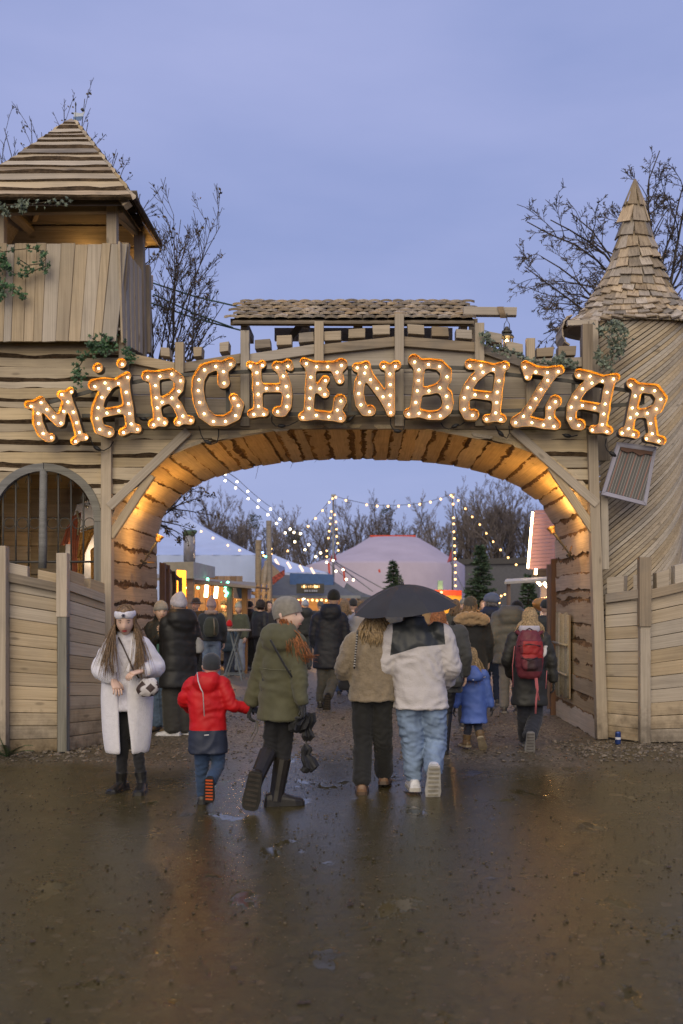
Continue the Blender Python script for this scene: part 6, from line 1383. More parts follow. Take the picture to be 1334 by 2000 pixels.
def hair_obj(c, fv, up, s, parent, mat, length=.45, n=150, seed=1, open_face=.9, wind=(0, 0, 0), spread=.02, cap=True, fall_front=False, r=.0065, wave=.012, fan=.0):
    rg = random.Random(seed); rv = fv.cross(up).normalized(); pls = []
    for i in range(n):
        ph = rg.uniform(open_face, 2 * math.pi - open_face); back = abs(ph - math.pi) / math.pi
        p = []; th = rg.uniform(.05, .5); L_ = length * rg.uniform(.75, 1.05)
        for k in range(5):
            a = th + (1.75 - th) * k / 4; e = 1.06 + rg.uniform(0, .05)
            p.append(Vector(c) + (rv * math.sin(a) * math.sin(ph) * .080 * e + fv * math.sin(a) * math.cos(ph) * .098 * e + up * (math.cos(a) * .118 * e)) * s)
        q = p[-1].copy(); ofs = (rv * math.sin(ph) + fv * math.cos(ph)) ; m = 6; w0 = rg.uniform(0, 6); fo = ofs * rg.uniform(-1, .3) * fan + rv * rg.gauss(0, 1) * fan * .5 + fv * abs(rg.gauss(0, .5)) * fan * (1 if fall_front else 0)
        for k in range(m):
            t_ = (k + 1) / m
            q = q + Vector((0, 0, -1)) * L_ / m + ofs * spread * (1.2 - t_) / m * 2 + Vector(wind) * L_ * t_ / m * rg.uniform(.6, 1.4) + rv * wave * math.sin(w0 + t_ * 5) + fo / m
            if fall_front and math.cos(ph) > -.2: q += fv * .012
            p.append(q.copy())
        N = len(p); pls.append([(x, r * (1.0 if j < N - 3 else (.75, .5, .15)[j - N + 3]) * s * rg.uniform(.8, 1.2)) for j, x in enumerate(p)])
    V, Fc = tubes(pls, 4)
    if cap:
        nn, mm = 22, 16; b = len(V); idx = {}
        for j in range(mm + 1):
            th = math.pi * .78 * j / mm
            for k in range(nn):
                ph = 2 * math.pi * k / nn; x, y, z = math.sin(th) * math.sin(ph), math.sin(th) * math.cos(ph), math.cos(th); V.append(tuple(Vector(c) + (rv * x * .082 + fv * y * .100 + up * z * .125) * s))
        for j in range(mm):
            for k in range(nn):
                ph = 2 * math.pi * (k + .5) / nn; th = math.pi * .78 * (j + .5) / mm
                if math.sin(th) * math.cos(ph) > .45 and math.cos(th) < .72: continue
                Fc.append((b + j * nn + k, b + j * nn + (k + 1) % nn, b + (j + 1) * nn + (k + 1) % nn, b + (j + 1) * nn + k))
    return mesh('hair', V, Fc, mat, parent, smooth=True)
CM = {}
def cloth(col, kind='woven', name=None):
    key = (tuple(round(c, 3) for c in col), kind)
    if key not in CM:
        k = dict(woven=dict(rough=.85, bmp=.25, bsc=140, sheen=.15, var=.10, sc=9), fleece=dict(rough=.95, bmp=.5, bsc=80, sheen=.3, var=.05, sc=25, bdist=.010), shell=dict(rough=.55, bmp=.12, bsc=30, var=.10, sc=6, spec=.35), knit=dict(rough=.9, bmp=.5, bsc=160, sheen=.2, var=.12, sc=30), leather=dict(rough=.38, bmp=.15, bsc=60, var=.2, sc=14), denim=dict(rough=.85, bmp=.2, bsc=200, var=.22, sc=7), fur=dict(rough=.95, bmp=.6, bsc=60, sheen=.4, var=.12, sc=22, bdist=.015), skin=dict(rough=.5, var=.05, sc=30, spec=.35), hair=dict(rough=.45, var=.45, sc=60))[kind]
        CM[key] = plain('%s_%d' % (kind, len(CM)), col, **k)
    return CM[key]
SKIN = cloth((.66, .45, .35), 'skin'); LIP = cloth((.40, .05, .05), 'skin'); LIPN = cloth((.40, .20, .17), 'skin'); BROW = cloth((.09, .055, .035), 'hair'); EYEW = cloth((.6, .58, .55), 'skin'); SOLE = cloth((.03, .028, .026), 'leather'); TREAD = cloth((.06, .05, .045), 'leather')
def person(label, x, D, H, yaw=0, J=None, coat=None, legs=None, shoes=None, hat=None, hair=None, head=None, hands=None, vox=.018, face=False, lip=None, group=None, kid=False, seed=0, lean=0.0, glove=None, skin=None, hk_=1.0):
    """build one person standing at picture column x, distance D; J gives traced joints as (picture x, picture y, depth offset)"""
    J = dict(J or {}); s = H / 1.75; B = Vector((PX(x, D), D, 0)); cyw, syw = math.cos(R(yaw)), math.sin(R(yaw)); rv = Vector((cyw, syw, 0)); fv = Vector((-syw, cyw, 0)); up = Vector((0, 0, 1))
    hs = s * (1.22 if kid else 1.07) * hk_
    def W(a, b, c): return B + rv * a * s + fv * b * s + up * c * s
    ph = seed % 3
    dflt = dict(nk=W(0, .0 + lean, 1.46), pv=W(0, 0, .95), sl=W(-.185, lean, 1.41), sr=W(.185, lean, 1.41), el=W(-.25, -.03 + lean * .6, 1.14), er=W(.25, -.03 + lean * .6, 1.14), wl=W(-.25, .06, .90), wr=W(.25, .06, .90), hl=W(-.09, 0, .92), hr=W(.09, 0, .92), kl=W(-.095, .03, .50), kr=W(.095, .01, .50), al=W(-.10, -.02, .085), ar=W(.10, -.02, .085))
    for k, v in J.items():
        if k in ('fl', 'fr', 'ul', 'ur', 'hf'): continue
        dflt[k] = P(v[0], v[1], D + v[2]) if len(v) == 3 else Vector(v)
    j = dflt
    if 'hd' not in j: j['hd'] = j['nk'] + up * (.155 * s if not kid else .175 * s) + fv * .02 * s
    hf = Vector(J['hf']).normalized() if 'hf' in J else fv
    hup = (up - hf * up.dot(hf)).normalized(); root = empty('person', B, label, 'person', group)
    sk = skin or SKIN
    # ---- body
    torso = [(j['pv'] + up * -.06 * s, rv, fv, .13 * s, .09 * s), (j['pv'].lerp(j['nk'], .3), rv, fv, .12 * s, .08 * s), (j['pv'].lerp(j['nk'], .75), rv, fv, .14 * s, .09 * s), (j['nk'] - up * .03 * s, rv, fv, .09 * s, .06 * s)]
    parts = [loft(torso, 12), limb([(j['nk'] - up * .04 * s, .052 * s), (j['nk'] + up * .03 * s, .050 * s), (j['hd'] - up * .03 * s, .05 * s)], 10)]
    for a in 'lr':
        parts.append(limb([(j['s' + a], .05 * s), (j['e' + a], .038 * s), (j['w' + a], .027 * s)], 8)); parts.append(limb([(j['h' + a], .07 * s), (j['k' + a], .05 * s), (j['a' + a], .036 * s)], 8))
    ex = head_geo(j['hd'], hf, hup, hs, face=face, ears=hair is None) if head is None else head
    for a in 'lr':
        h = (hands or {}).get(a, {})
        if h is None: continue
        d = h.get('d', j['w' + a] - j['e' + a]); nrm = h.get('n', -rv if a == 'r' else rv); ex += hand_geo(j['w' + a] + (Vector(d).normalized() * .01), d, nrm, 1 if a == 'l' else -1, hs * .95, h.get('c', .35), 1)
    fuse('body', parts, max(vox, .022) * max(.6, s), [sk, glove or sk, lip or LIPN, BROW, EYEW], root, 2, extra=ex)
    # ---- trousers
    if legs:
        rad = legs['r']; ps = [loft([(j['pv'] - up * .10 * s, rv, fv, .165 * s * legs.get('w', 1), .115 * s), (j['pv'], rv, fv, .175 * s * legs.get('w', 1), .125 * s), (j['pv'] + up * .10 * s, rv, fv, .16 * s * legs.get('w', 1), .115 * s)], 14)]
        for a in 'lr':
            h, k, an = j['h' + a], j['k' + a], j['a' + a]; e = an + (k - an).normalized() * legs.get('short', 0) * s
            ps.append(limb([(h, rad[0] * s), (h.lerp(k, .5), rad[0] * .93 * s), (k, rad[1] * s), (k.lerp(an, .5), (rad[1] * .55 + rad[2] * .45) * s), (e, rad[2] * s)], 12))
        fuse('trousers', ps, vox * .8, legs['m'], root, 2, wr=legs.get('wr', (.007, 7, 16)), bends=[(j['k' + a], (j['k' + a] - j['h' + a]).normalized(), .16 * s, .010 * s * legs.get('b', 1), .055 * s) for a in 'lr'] + [(j['a' + a] + up * .05 * s, (j['a' + a] - j['k' + a]).normalized(), .12 * s, .011 * s * legs.get('b', 1), .045 * s) for a in 'lr'] + [(j['h' + a] - up * .05 * s, Vector((.5 if a == 'l' else -.5, 0, 1)).normalized(), .13 * s, .012 * s * legs.get('b', 1), .06 * s) for a in 'lr'])
    # ---- shoes
    if shoes:
        for a in 'lr':
            f = Vector(J['f' + a]) if 'f' + a in J else fv; u = Vector(J['u' + a]) if 'u' + a in J else up
            shoe_obj(j['a' + a], f, u, hs * shoes.get('k', 1), root, shoes['m'], shoes.get('shaft', 0), j['k' + a], shoes.get('L', 1), shoes.get('c', 1), shoes.get('r', .047))
    # ---- coat
    if coat:
        hem = coat['hem']; ws = coat.get('w', 1.0); dp = coat.get('d', 1.0); pv, nk = j['pv'], j['nk']
        def cen(z): t_ = (z - .95) / .51; return pv.lerp(nk, t_) if t_ > 0 else Vector((pv.x, pv.y, 0)) + up * (B.z + pv.z + (z - .95) * s)
        prof = [(hem, coat.get('hw', .215), coat.get('hd', .15)), (max(hem + .03, .80), .205, .145), (.95, .20, .142), (1.08, .19, .135), (1.22, .20, .138), (1.33, .205, .132), (1.40, .175, .11), (1.445, .115, .085), (1.475, .075, .072)]
        prof = [p for i, p in enumerate(prof) if i == 0 or p[0] > hem + .02]
        shw = (j['sl'] - j['sr']).length / (2 * .185 * s)
        ps = [loft([(cen(z), rv, fv, rx * ws * s, ry * dp * s) for z, rx, ry in prof], 20)]
        ar = coat.get('arm', (.082, .070, .056))
        for a in 'lr':
            if coat.get('no' + a): continue
            S_, E_, W_ = j['s' + a], j['e' + a], j['w' + a]; ps.append(limb([(S_.lerp(nk, .25) - up * .02 * s, ar[0] * s), (S_ - up * .01 * s, ar[0] * s), (S_.lerp(E_, .5), (ar[0] * .5 + ar[1] * .5) * s), (E_, ar[1] * s), (E_.lerp(W_, .55), (ar[1] * .4 + ar[2] * .6) * s), (W_, ar[2] * s)], 12))
        if coat.get('hood'):
            k = coat['hood']; c = nk - fv * .085 * s - up * .02 * s
            ps.append(loft([(c - up * .115 * s * k, rv, fv, .05 * s * k, .045 * s * k), (c - up * .07 * s * k, rv, fv, .115 * s * k, .075 * s * k), (c, rv, fv, .142 * s * k, .085 * s * k), (c + up * .06 * s * k + fv * .02 * s, rv, fv, .13 * s * k, .085 * s * k), (c + up * .10 * s * k + fv * .05 * s, rv, fv, .10 * s * k, .07 * s * k)], 16))
        if coat.get('collar'): c = nk + up * .01 * s; ps.append(loft([(c - up * .05 * s, rv, fv, .10 * s, .09 * s), (c + up * .05 * s * coat['collar'], rv, fv, .088 * s, .086 * s)], 14))
        if coat.get('parts'): ps += coat['parts'](j, s, rv, fv, up)
        dsp = None
        if coat.get('quilt'):
            q = coat['quilt'] * s; am = coat.get('qa', .011) * s
            dsp = lambda co: (am * (np.abs(np.sin(np.pi * (co[:, 2] + .15 * np.abs(co[:, 0] - B.x)) / q)) ** .6 - .6)).astype(np.float32)
        z_ = coat.get('zone'); zz = (lambda c_: z_((c_ - np.array(B)) / s)) if z_ else None
        fuse(coat.get('name', 'coat'), ps, vox, coat['m'], root, 2, wr=coat.get('wr', (.010, 6, 9)), zone=zz, disp=dsp, bends=[(j['e' + a], (j['w' + a] - j['s' + a]).normalized(), .17 * s, .008 * s * coat.get('b', 1), .058 * s) for a in 'lr'] + [(j['w' + a], (j['w' + a] - j['e' + a]).normalized(), .10 * s, .010 * s * coat.get('b', 1), .045 * s) for a in 'lr'] + [(j['s' + a] - up * .07 * s, (j['e' + a] - j['s' + a]).normalized(), .11 * s, .010 * s * coat.get('b', 1), .06 * s) for a in 'lr'])
    # ---- hat, hair
    if hair: hair_obj(j['hd'], hf, hup, hs, root, hair['m'], **{k: v for k, v in hair.items() if k != 'm'})
    if hat: beanie_obj(j['hd'], hf, hup, hs, root, hat['m'], **{k: v for k, v in hat.items() if k != 'm'})
    return root, j, s, rv, fv
# ------------------------------------------------------------------ the people in front of and under the gate
Dof = lambda yfeet: 3151.0 / (yfeet - 1181)
BLK = cloth((.012, .012, .014)); BOOT = [cloth((.016, .015, .014), 'leather'), SOLE, TREAD]
# woman in the white teddy coat, facing us, head bent
D1 = 8.65
white = cloth((.72, .70, .74), 'fleece'); knitw = cloth((.66, .64, .70), 'knit')
HAIRB = cloth((.20, .125, .065), 'hair'); HAIRD = cloth((.20, .125, .06), 'hair'); HAIRR = cloth((.28, .10, .028), 'hair'); HAIRBL = cloth((.36, .25, .13), 'hair')
hf1 = (.12, -1, -.38)
w1, j1, s1, rv1, fv1 = person('person in a long white teddy coat and white headband looking down', 248, D1, 1.62, yaw=180,
    J=dict(hd=(245, 1211, -.10), nk=(247, 1248, -.02), pv=(247, 1352, .02), sr=(218, 1260, -.02), sl=(278, 1258, -.02), er=(196, 1308, .02), el=(306, 1304, .02), wr=(222, 1328, -.16), wl=(279, 1310, -.20), hr=(234, 1358, .02), hl=(258, 1358, .02), kr=(240, 1450, 0), kl=(268, 1452, -.02), ar=(237, 1527, .04), al=(277, 1528, -.04), hf=hf1, fr=(-.35, -1, 0), fl=(.05, -1, 0)),
    legs=dict(m=BLK, r=(.075, .058, .046)), shoes=dict(m=BOOT, shaft=.09, c=1.05, k=.92), face=True, lip=LIP, vox=.014, hk_=1.08,
    hands=dict(r=dict(d=(.25, -.35, -.35), n=(.2, -.3, -.9), c=.35), l=dict(d=(-.5, -.4, -.12), n=(0, .2, -1), c=.45)),
    coat=dict(name='jumper', m=knitw, hem=.78, w=.78, d=.85, arm=(.06, .05, .045), collar=1.3, wr=(.006, 8, 14)),
    hair=dict(m=HAIRB, length=.44, n=700, seed=4, open_face=1.05, spread=.06, fall_front=True, r=.0023, wave=.006, fan=.075))
# skirt of the jumper
fuse('dress', [loft([(j1['pv'] + Vector((-.0, -.02, z)), rv1, fv1, rx, ry) for z, rx, ry in ((.12, .15, .11), (0, .16, .12), (-.13, .175, .135), (-.155, .165, .125))], 18)], .014, knitw, w1, 2, wr=(.008, 16, 3))
# the coat itself: an open shell with a gap in front, plus the two sleeves and the lapels
def shell(name, rings, gap, thick, mat, parent, n=44, wr=.012):
    V, Fc = [], []
    for i, (c, rx, ry) in enumerate(rings):
        g0, g1 = gap(i / (len(rings) - 1))
        for k in range(n + 1):
            a = g0 + (2 * math.pi - g0 - g1) * k / n; p = Vector(c) + rv1 * math.sin(a) * rx + fv1 * math.cos(a) * ry
            q = 1 + wr * 4 * noise.noise(Vector((math.sin(a) * 3, math.cos(a) * 3, p.z * 1.2))); p = Vector(c) + (p - Vector(c)) * q; V.append(p)
    m = len(rings); Fc = [(i * (n + 1) + k, i * (n + 1) + k + 1, (i + 1) * (n + 1) + k + 1, (i + 1) * (n + 1) + k) for i in range(m - 1) for k in range(n)]
    o = mesh(name, V, Fc, mat, parent, smooth=True); md = o.modifiers.new('thick', 'SOLIDIFY'); md.thickness = thick; md.offset = 0; sb_ = o.modifiers.new('s', 'SUBSURF'); sb_.levels = sb_.render_levels = 1; return o
rg_ = []
for t_ in range(15):
    u = t_ / 14; z = 1.30 - (1.30 - .33) * u; c = Vector((PX(248, D1), D1 + .02, z)).lerp(Vector((PX(246, D1), D1 + .04, z)), u)
    rx = np.interp(z, [.33, .5, .8, 1.0, 1.15, 1.25, 1.30], [.175, .20, .215, .205, .205, .19, .12]); ry = np.interp(z, [.33, .8, 1.0, 1.2, 1.30], [.15, .165, .16, .14, .10]); rg_.append((c, rx, ry))
ct1 = shell('coat', rg_, lambda u: (np.interp(u, [0, .25, .45, 1], [.75, .50, .18, .10]), np.interp(u, [0, .25, .45, .7, 1], [.55, .35, .12, .22, .42])), .03, white, w1)
for a in 'lr': fuse('sleeve', [limb([(j1['s' + a].lerp(j1['nk'], .35), .075), (j1['s' + a] - Vector((0, 0, .01)), .080), (j1['s' + a].lerp(j1['e' + a], .55), .082), (j1['e' + a], .080), (j1['e' + a].lerp(j1['w' + a], .6), .068), (j1['w' + a].lerp(j1['e' + a], .12), .062)], 14)], .014, white, ct1, 3, wr=(.010, 7, 9))
fuse('lapels', [limb([(j1['nk'] + Vector((sx * .075, .02, .03)), .035), (j1['nk'] + Vector((sx * .10, -.09, -.03)), .045), (j1['nk'] + Vector((sx * .085, -.135, -.16)), .038), (j1['nk'] + Vector((sx * .05, -.155, -.28)), .018)], 10) for sx in (-1, 1)] + [limb([(j1['nk'] + Vector((-.09, .03, .02)), .04), (j1['nk'] + Vector((0, .09, .03)), .05), (j1['nk'] + Vector((.09, .03, .02)), .04)], 10)], .014, white, ct1, 3, wr=(.006, 8, 8))
# headband with its beaded flower
beanie = None
hbV = []; n = 30; u2 = Vector((0, -.22, 1)).normalized(); f2 = (Vector(hf1) - u2 * Vector(hf1).dot(u2)).normalized(); r2 = f2.cross(u2)
for z, k in ((.020, 1.06), (.028, 1.12), (.050, 1.13), (.072, 1.09), (.080, .98)):
    for i in range(n):
        a = 2 * math.pi * i / n; pinch = 1 - .35 * math.exp(-((a - math.pi / 2) / .22) ** 2); zz = .052 + (z - .052) * pinch + .012 * math.sin(a)
        hbV.append(j1['hd'] + (r2 * math.cos(a) * .078 * k + f2 * math.sin(a) * .097 * k + u2 * zz) * s1 * 1.12)
hb = mesh('headband', hbV, [(i * n + q, i * n + (q + 1) % n, (i + 1) * n + (q + 1) % n, (i + 1) * n + q) for i in range(4) for q in range(n)], knitw, w1, smooth=True)
fc = j1['hd'] + (f2 * .114 + u2 * .064) * s1 * 1.12; M_BEAD = plain('dark_bead', (.05, .05, .08), .2, .5)
tube_obj('bead_flower', [[(fc, .004), (fc + (r2 * math.cos(a * 1.047) + Vector((0, 0, 1)) * math.sin(a * 1.047)) * .013, .004), (fc + (r2 * math.cos(a * 1.047) + Vector((0, 0, 1)) * math.sin(a * 1.047)) * .017, .002)] for a in range(6)], M_BEAD, hb, n=6)
# shoulder bag with dark diamonds on white
bag = empty('shoulder_bag', P(283, 1340, D1 - .25), 'small quilted white bag with dark diamond patches on the person in the white coat', 'bag')
def diamond_mat():
    m, t, b = newmat('diamond_quilt'); tc_ = nd(t, 'ShaderNodeTexCoord'); mp_ = nd(t, 'ShaderNodeMapping', {0: tc_.outputs['Object']}); mp_.inputs['Rotation'].default_value = (0, R(45), 0); mp_.inputs['Scale'].default_value = (13, 13, 13); ck = nd(t, 'ShaderNodeTexVoronoi', {'Vector': mp_.outputs[0], 'Scale': 1.0}, distance='CHEBYCHEV')
    c = ramp(t, ck.outputs['Distance'], [(.34, (.05, .03, .028)), (.40, (.55, .52, .52))]); t.links.new(c, b.inputs['Base Color']); b.inputs['Roughness'].default_value = .7; return m
fuse('pouch', [loft([(P(289, 1344 - z, D1 - .20), Vector((1, 0, .1)), Vector((0, 1, 0)), rx, ry) for z, rx, ry in ((-16, .05, .03), (-10, .085, .05), (0, .098, .058), (8, .09, .05), (15, .07, .035), (19, .05, .02))], 16)], .009, diamond_mat(), bag, 2, wr=(.006, 14, 14))
tube_obj('strap', [[(P(272, 1325, D1 - .19), .007), (P(262, 1312, D1 - .21), .007), (P(248, 1280, D1 - .19), .007), (P(240, 1262, D1 - .16), .007), (P(232, 1246, D1 - .10), .007), (P(228, 1240, D1 + .02), .007)]], cloth((.05, .03, .02), 'leather'), bag)
# boy in red
D2 = 8.1
red = cloth((.52, .008, .012), 'shell'); navy = cloth((.028, .035, .060), 'shell')
w2, j2, s2, rv2, fv2 = person('child in a red hooded jacket seen from behind, reaching to the olive parka', 405, D2, 1.19, yaw=8, kid=True, vox=.012,
    J=dict(hd=(413, 1303, .03), nk=(404, 1328, 0), pv=(406, 1436, 0), sl=(375, 1337, 0), sr=(434, 1335, 0), el=(360, 1368, .03), er=(452, 1376, -.02), wl=(372, 1385, .16), wr=(484, 1383, .04), hl=(395, 1446, 0), hr=(424, 1446, 0), kl=(394, 1502, .03), kr=(426, 1492, .02), al=(396, 1553, .04), ar=(411, 1528, -.17), fr=(-.05, .30, -1), ur=(0, 1, .3), fl=(.05, 1, 0)),
    legs=dict(m=cloth((.028, .055, .115), 'woven'), r=(.095, .082, .070), wr=(.008, 8, 18)), shoes=dict(m=[cloth((.03, .028, .028), 'leather'), cloth((.03, .03, .03), 'leather'), cloth((.62, .10, .02), 'woven')], shaft=.06, k=.92, c=1.1),
    coat=dict(name='jacket', m=[red, navy], hem=.735, w=1.13, hw=.205, hd=.155, d=1.1, arm=(.10, .085, .068), hood=1.15, wr=(.009, 7, 10), zone=lambda c: (c[:, 2] < .885) * 1),
    hat=dict(m=cloth((.032, .036, .042), 'knit'), cuff=False, k=1.05, name='cap'), glove=cloth((.03, .035, .06), 'shell'))
M_REFL = plain('reflective_piping', (.6, .58, .58), .3)
tube_obj('reflective_piping', [[(P(x, y, D2 - .215 + dz), .0045) for x, y, dz in ((385, 1313, .10), (387, 1330, .03), (392, 1345, .0), (396, 1352, .0), (397, 1362, .05), (399, 1399, .045))]], M_REFL, w2)
pslab('hem_badge', [(399, 1435), (408, 1434.4), (408, 1436.4), (399, 1437)], D2 - .185, .004, M_REFL, w2, ch=.0005)
fuse('cuff', [limb([(j2['wr'] - Vector((.045, 0, 0)), .042), (j2['wr'] + Vector((.0, 0, 0)), .040)], 10)], .010, navy, w2, 2)
# woman in the green parka, looking back over her shoulder to the right
D3 = 8.05
green = cloth((.088, .084, .045), 'woven'); hf3 = (1, -.42, .02)
w3_, j3, s3, rv3, fv3 = person('person in an olive green parka and grey beanie looking to the right', 545, D3, 1.70, yaw=-22, vox=.014,
    J=dict(hd=(563, 1203, .02), nk=(553, 1240, .02), pv=(547, 1345, 0), sl=(520, 1254, .03), sr=(580, 1254, -.05), el=(504, 1318, .06), er=(583, 1314, -.12), wl=(490, 1374, .08), wr=(591, 1372, -.16), hl=(537, 1352, .0), hr=(562, 1352, 0), kl=(527, 1462, .02), kr=(556, 1458, .04), al=(500, 1523, -.22), ar=(541, 1549, .02), hf=hf3, fl=(-.18, .18, -1), ul=(.05, 1, .1), fr=(1, .25, 0)),
    legs=dict(m=BLK, r=(.082, .064, .050)), shoes=dict(m=[cloth((.02, .017, .015), 'leather'), SOLE, cloth((.05, .042, .036), 'leather')], shaft=.24, c=1.12, k=1.02, r=.054), face=True,
    coat=dict(m=green, hem=.695, hw=.222, hd=.165, w=.86, d=1.0, arm=(.080, .070, .060), hood=1.15, wr=(.015, 5, 8)),
    hk_=1.1, hat=dict(m=cloth((.23, .21, .175), 'knit'), k=1.04, cuff=False, tiltb=.30),
    glove=cloth((.025, .025, .027), 'knit'), hands=dict(r=dict(d=(.05, -.05, -1), n=(-1, 0, 0), c=.8), l=dict(d=(-.2, .1, -1), n=(1, 0, 0), c=.6)))
rg = random.Random(5); hp = []
for i in range(90):                                             # red hair blown out from under the beanie, past her cheek
    a0 = j3['hd'] + Vector((rg.uniform(-.06, .02), rg.uniform(-.09, .02), rg.uniform(-.07, -.01))); e0 = rg.random()
    q = [a0, a0 + Vector((.03, -.03, -.06)), a0 + Vector((.075 + .03 * e0, -.06, -.12)), a0 + Vector((.11 + .05 * e0, -.09, -.18 - .03 * e0)), a0 + Vector((.13 + .10 * e0 * rg.random(), -.11, -.25 - .05 * e0)), a0 + Vector((.14 + .13 * e0, -.12, -.32 + .03 * e0))]
    if rg.random() < .35: q = [a0, a0 + Vector((.03, -.04, -.08)), a0 + Vector((.06, -.09, -.17)), a0 + Vector((.07, -.12, -.26))]
    hp.append([(p + Vector((rg.gauss(0, .008), rg.gauss(0, .008), 0)), .0062 * (1 - .75 * k / (len(q) - 1))) for k, p in enumerate(q)])
tube_obj('hair', hp, HAIRR, w3_, n=4)
tube_obj('bag_strap', [[(P(528, 1250, D3 - .215), .009), (P(540, 1272, D3 - .192), .009), (P(556, 1300, D3 - .188), .009), (P(570, 1322, D3 - .17), .009)]], cloth((.022, .022, .024), 'woven'), w3_, n=5)
tube_obj('drawstring', [[(P(501, 1408, D3 - .12), .003), (P(498, 1425, D3 - .12), .003), (P(490, 1440, D3 - .12), .003)], [(P(503, 1408, D3 - .12), .003), (P(503, 1428, D3 - .12), .003), (P(493, 1446, D3 - .12), .003)]], green, w3_)
fuse('waist_seam', [limb([(P(506, 1305, D3 - .16), .006), (P(530, 1308, D3 - .19), .006), (P(558, 1309, D3 - .185), .006), (P(575, 1307, D3 - .15), .006)], 6)], .004, green, w3_, 1)
# folded umbrellas in her hand
fu = empty('folded_umbrella', P(600, 1500, D3 - .08), 'folded black umbrella dangling from the hand of the person in the olive parka', 'umbrella'); M_UMB = cloth((.022, .022, .024), 'shell')
def bunch(name, pts, parent, lob=7):
    V, Fc = [], []; n = 28
    for x, y, r in pts:
        c = P(x, y, D3 - .08)
        for k in range(n): a = 2 * math.pi * k / n; q = r * (1 + .28 * math.sin(a * lob + y * .05)); V.append(c + Vector((math.cos(a) * q, math.sin(a) * q, .01 * math.sin(a * 5))))
    m = len(pts); Fc = [(i * n + k, i * n + (k + 1) % n, (i + 1) * n + (k + 1) % n, (i + 1) * n + k) for i in range(m - 1) for k in range(n)] + [tuple(range(n)), tuple((m - 1) * n + k for k in range(n))]
    return mesh(name, V, Fc, M_UMB, parent)
bunch('canopy', [(600, 1394, .02), (596, 1400, .055), (588, 1412, .085), (584, 1424, .075), (588, 1430, .03)], fu); bunch('canopy_fold', [(602, 1394, .05), (603, 1408, .05), (600, 1424, .03), (602, 1436, .045), (600, 1446, .02)], fu)
bunch('loose_end', [(597, 1455, .012), (600, 1462, .04), (597, 1474, .028), (603, 1484, .05), (608, 1498, .055), (600, 1507, .045)], fu, 5); tube_obj('shaft', [[(P(596, 1378, D3 - .08), .01), (P(598, 1452, D3 - .08), .006), (P(602, 1500, D3 - .08), .005)]], M_IRON, fu)
# woman in the beige fur jacket
D4 = 8.62
fur = cloth((.235, .185, .125), 'fur')
w4, j4, s4, rv4, fv4 = person('person in a beige fur jacket and black flared trousers under the umbrella', 726, D4, 1.66, yaw=-4, vox=.014,
    J=dict(hd=(733, 1203, .02), nk=(729, 1236, 0), pv=(727, 1350, 0), sl=(690, 1254, 0), sr=(764, 1252, .02), el=(673, 1308, .0), er=(770, 1310, .06), wl=(692, 1336, .16), wr=(765, 1345, .18), hl=(709, 1362, 0), hr=(746, 1362, 0), kl=(708, 1446, .02), kr=(748, 1444, .06), al=(707, 1530, -.06), ar=(750, 1512, .28), fl=(.0, 1, 0), fr=(.1, 1, -.1)),
    legs=dict(m=cloth((.018, .018, .018), 'woven'), r=(.108, .088, .088), short=.01, wr=(.009, 6, 7)), shoes=dict(m=[cloth((.19, .105, .055), 'leather'), cloth((.09, .055, .035), 'leather'), TREAD], c=1.15, shaft=.05),
    coat=dict(name='fur_jacket', m=fur, hem=.865, hw=.215, hd=.16, w=1.06, d=1.12, arm=(.098, .092, .076), collar=1.2, wr=(.013, 9, 9)),
    hair=dict(m=HAIRBL, length=.24, n=170, seed=8, open_face=.9, spread=.05, r=.006))
tote = empty('tote_bag', P(679, 1345, D4 + .05), 'black shoulder bag on a chequered strap on the person in the fur jacket', 'bag')
fuse('pouch', [loft([(P(681 + dx, y, D4 + .02), Vector((1, 0, 0)), Vector((0, 1, 0)), rx, .05) for dx, y, rx in ((-2, 1347, .07), (-3, 1338, .085), (2, 1322, .06), (8, 1308, .03))], 14)], .010, BLK, tote, 2, wr=(.006, 9, 9))
M_CHK = plain('pale_chain', (.45, .42, .38), .5); tube_obj('strap', [[(P(698, 1232, D4 - .05), .008), (P(697, 1250, D4 - .16), .008), (P(694, 1280, D4 - .165), .008), (P(692, 1306, D4 - .15), .008)]], BLK, tote); tube_obj('strap_checks', [[(P(697.6 - i * .45, 1240 + i * 5, D4 - .155 - .01 * min(i, 3)), .0085), (P(697.4 - i * .45, 1242 + i * 5, D4 - .158 - .01 * min(i, 3)), .0085)] for i in range(13)], M_CHK, tote)
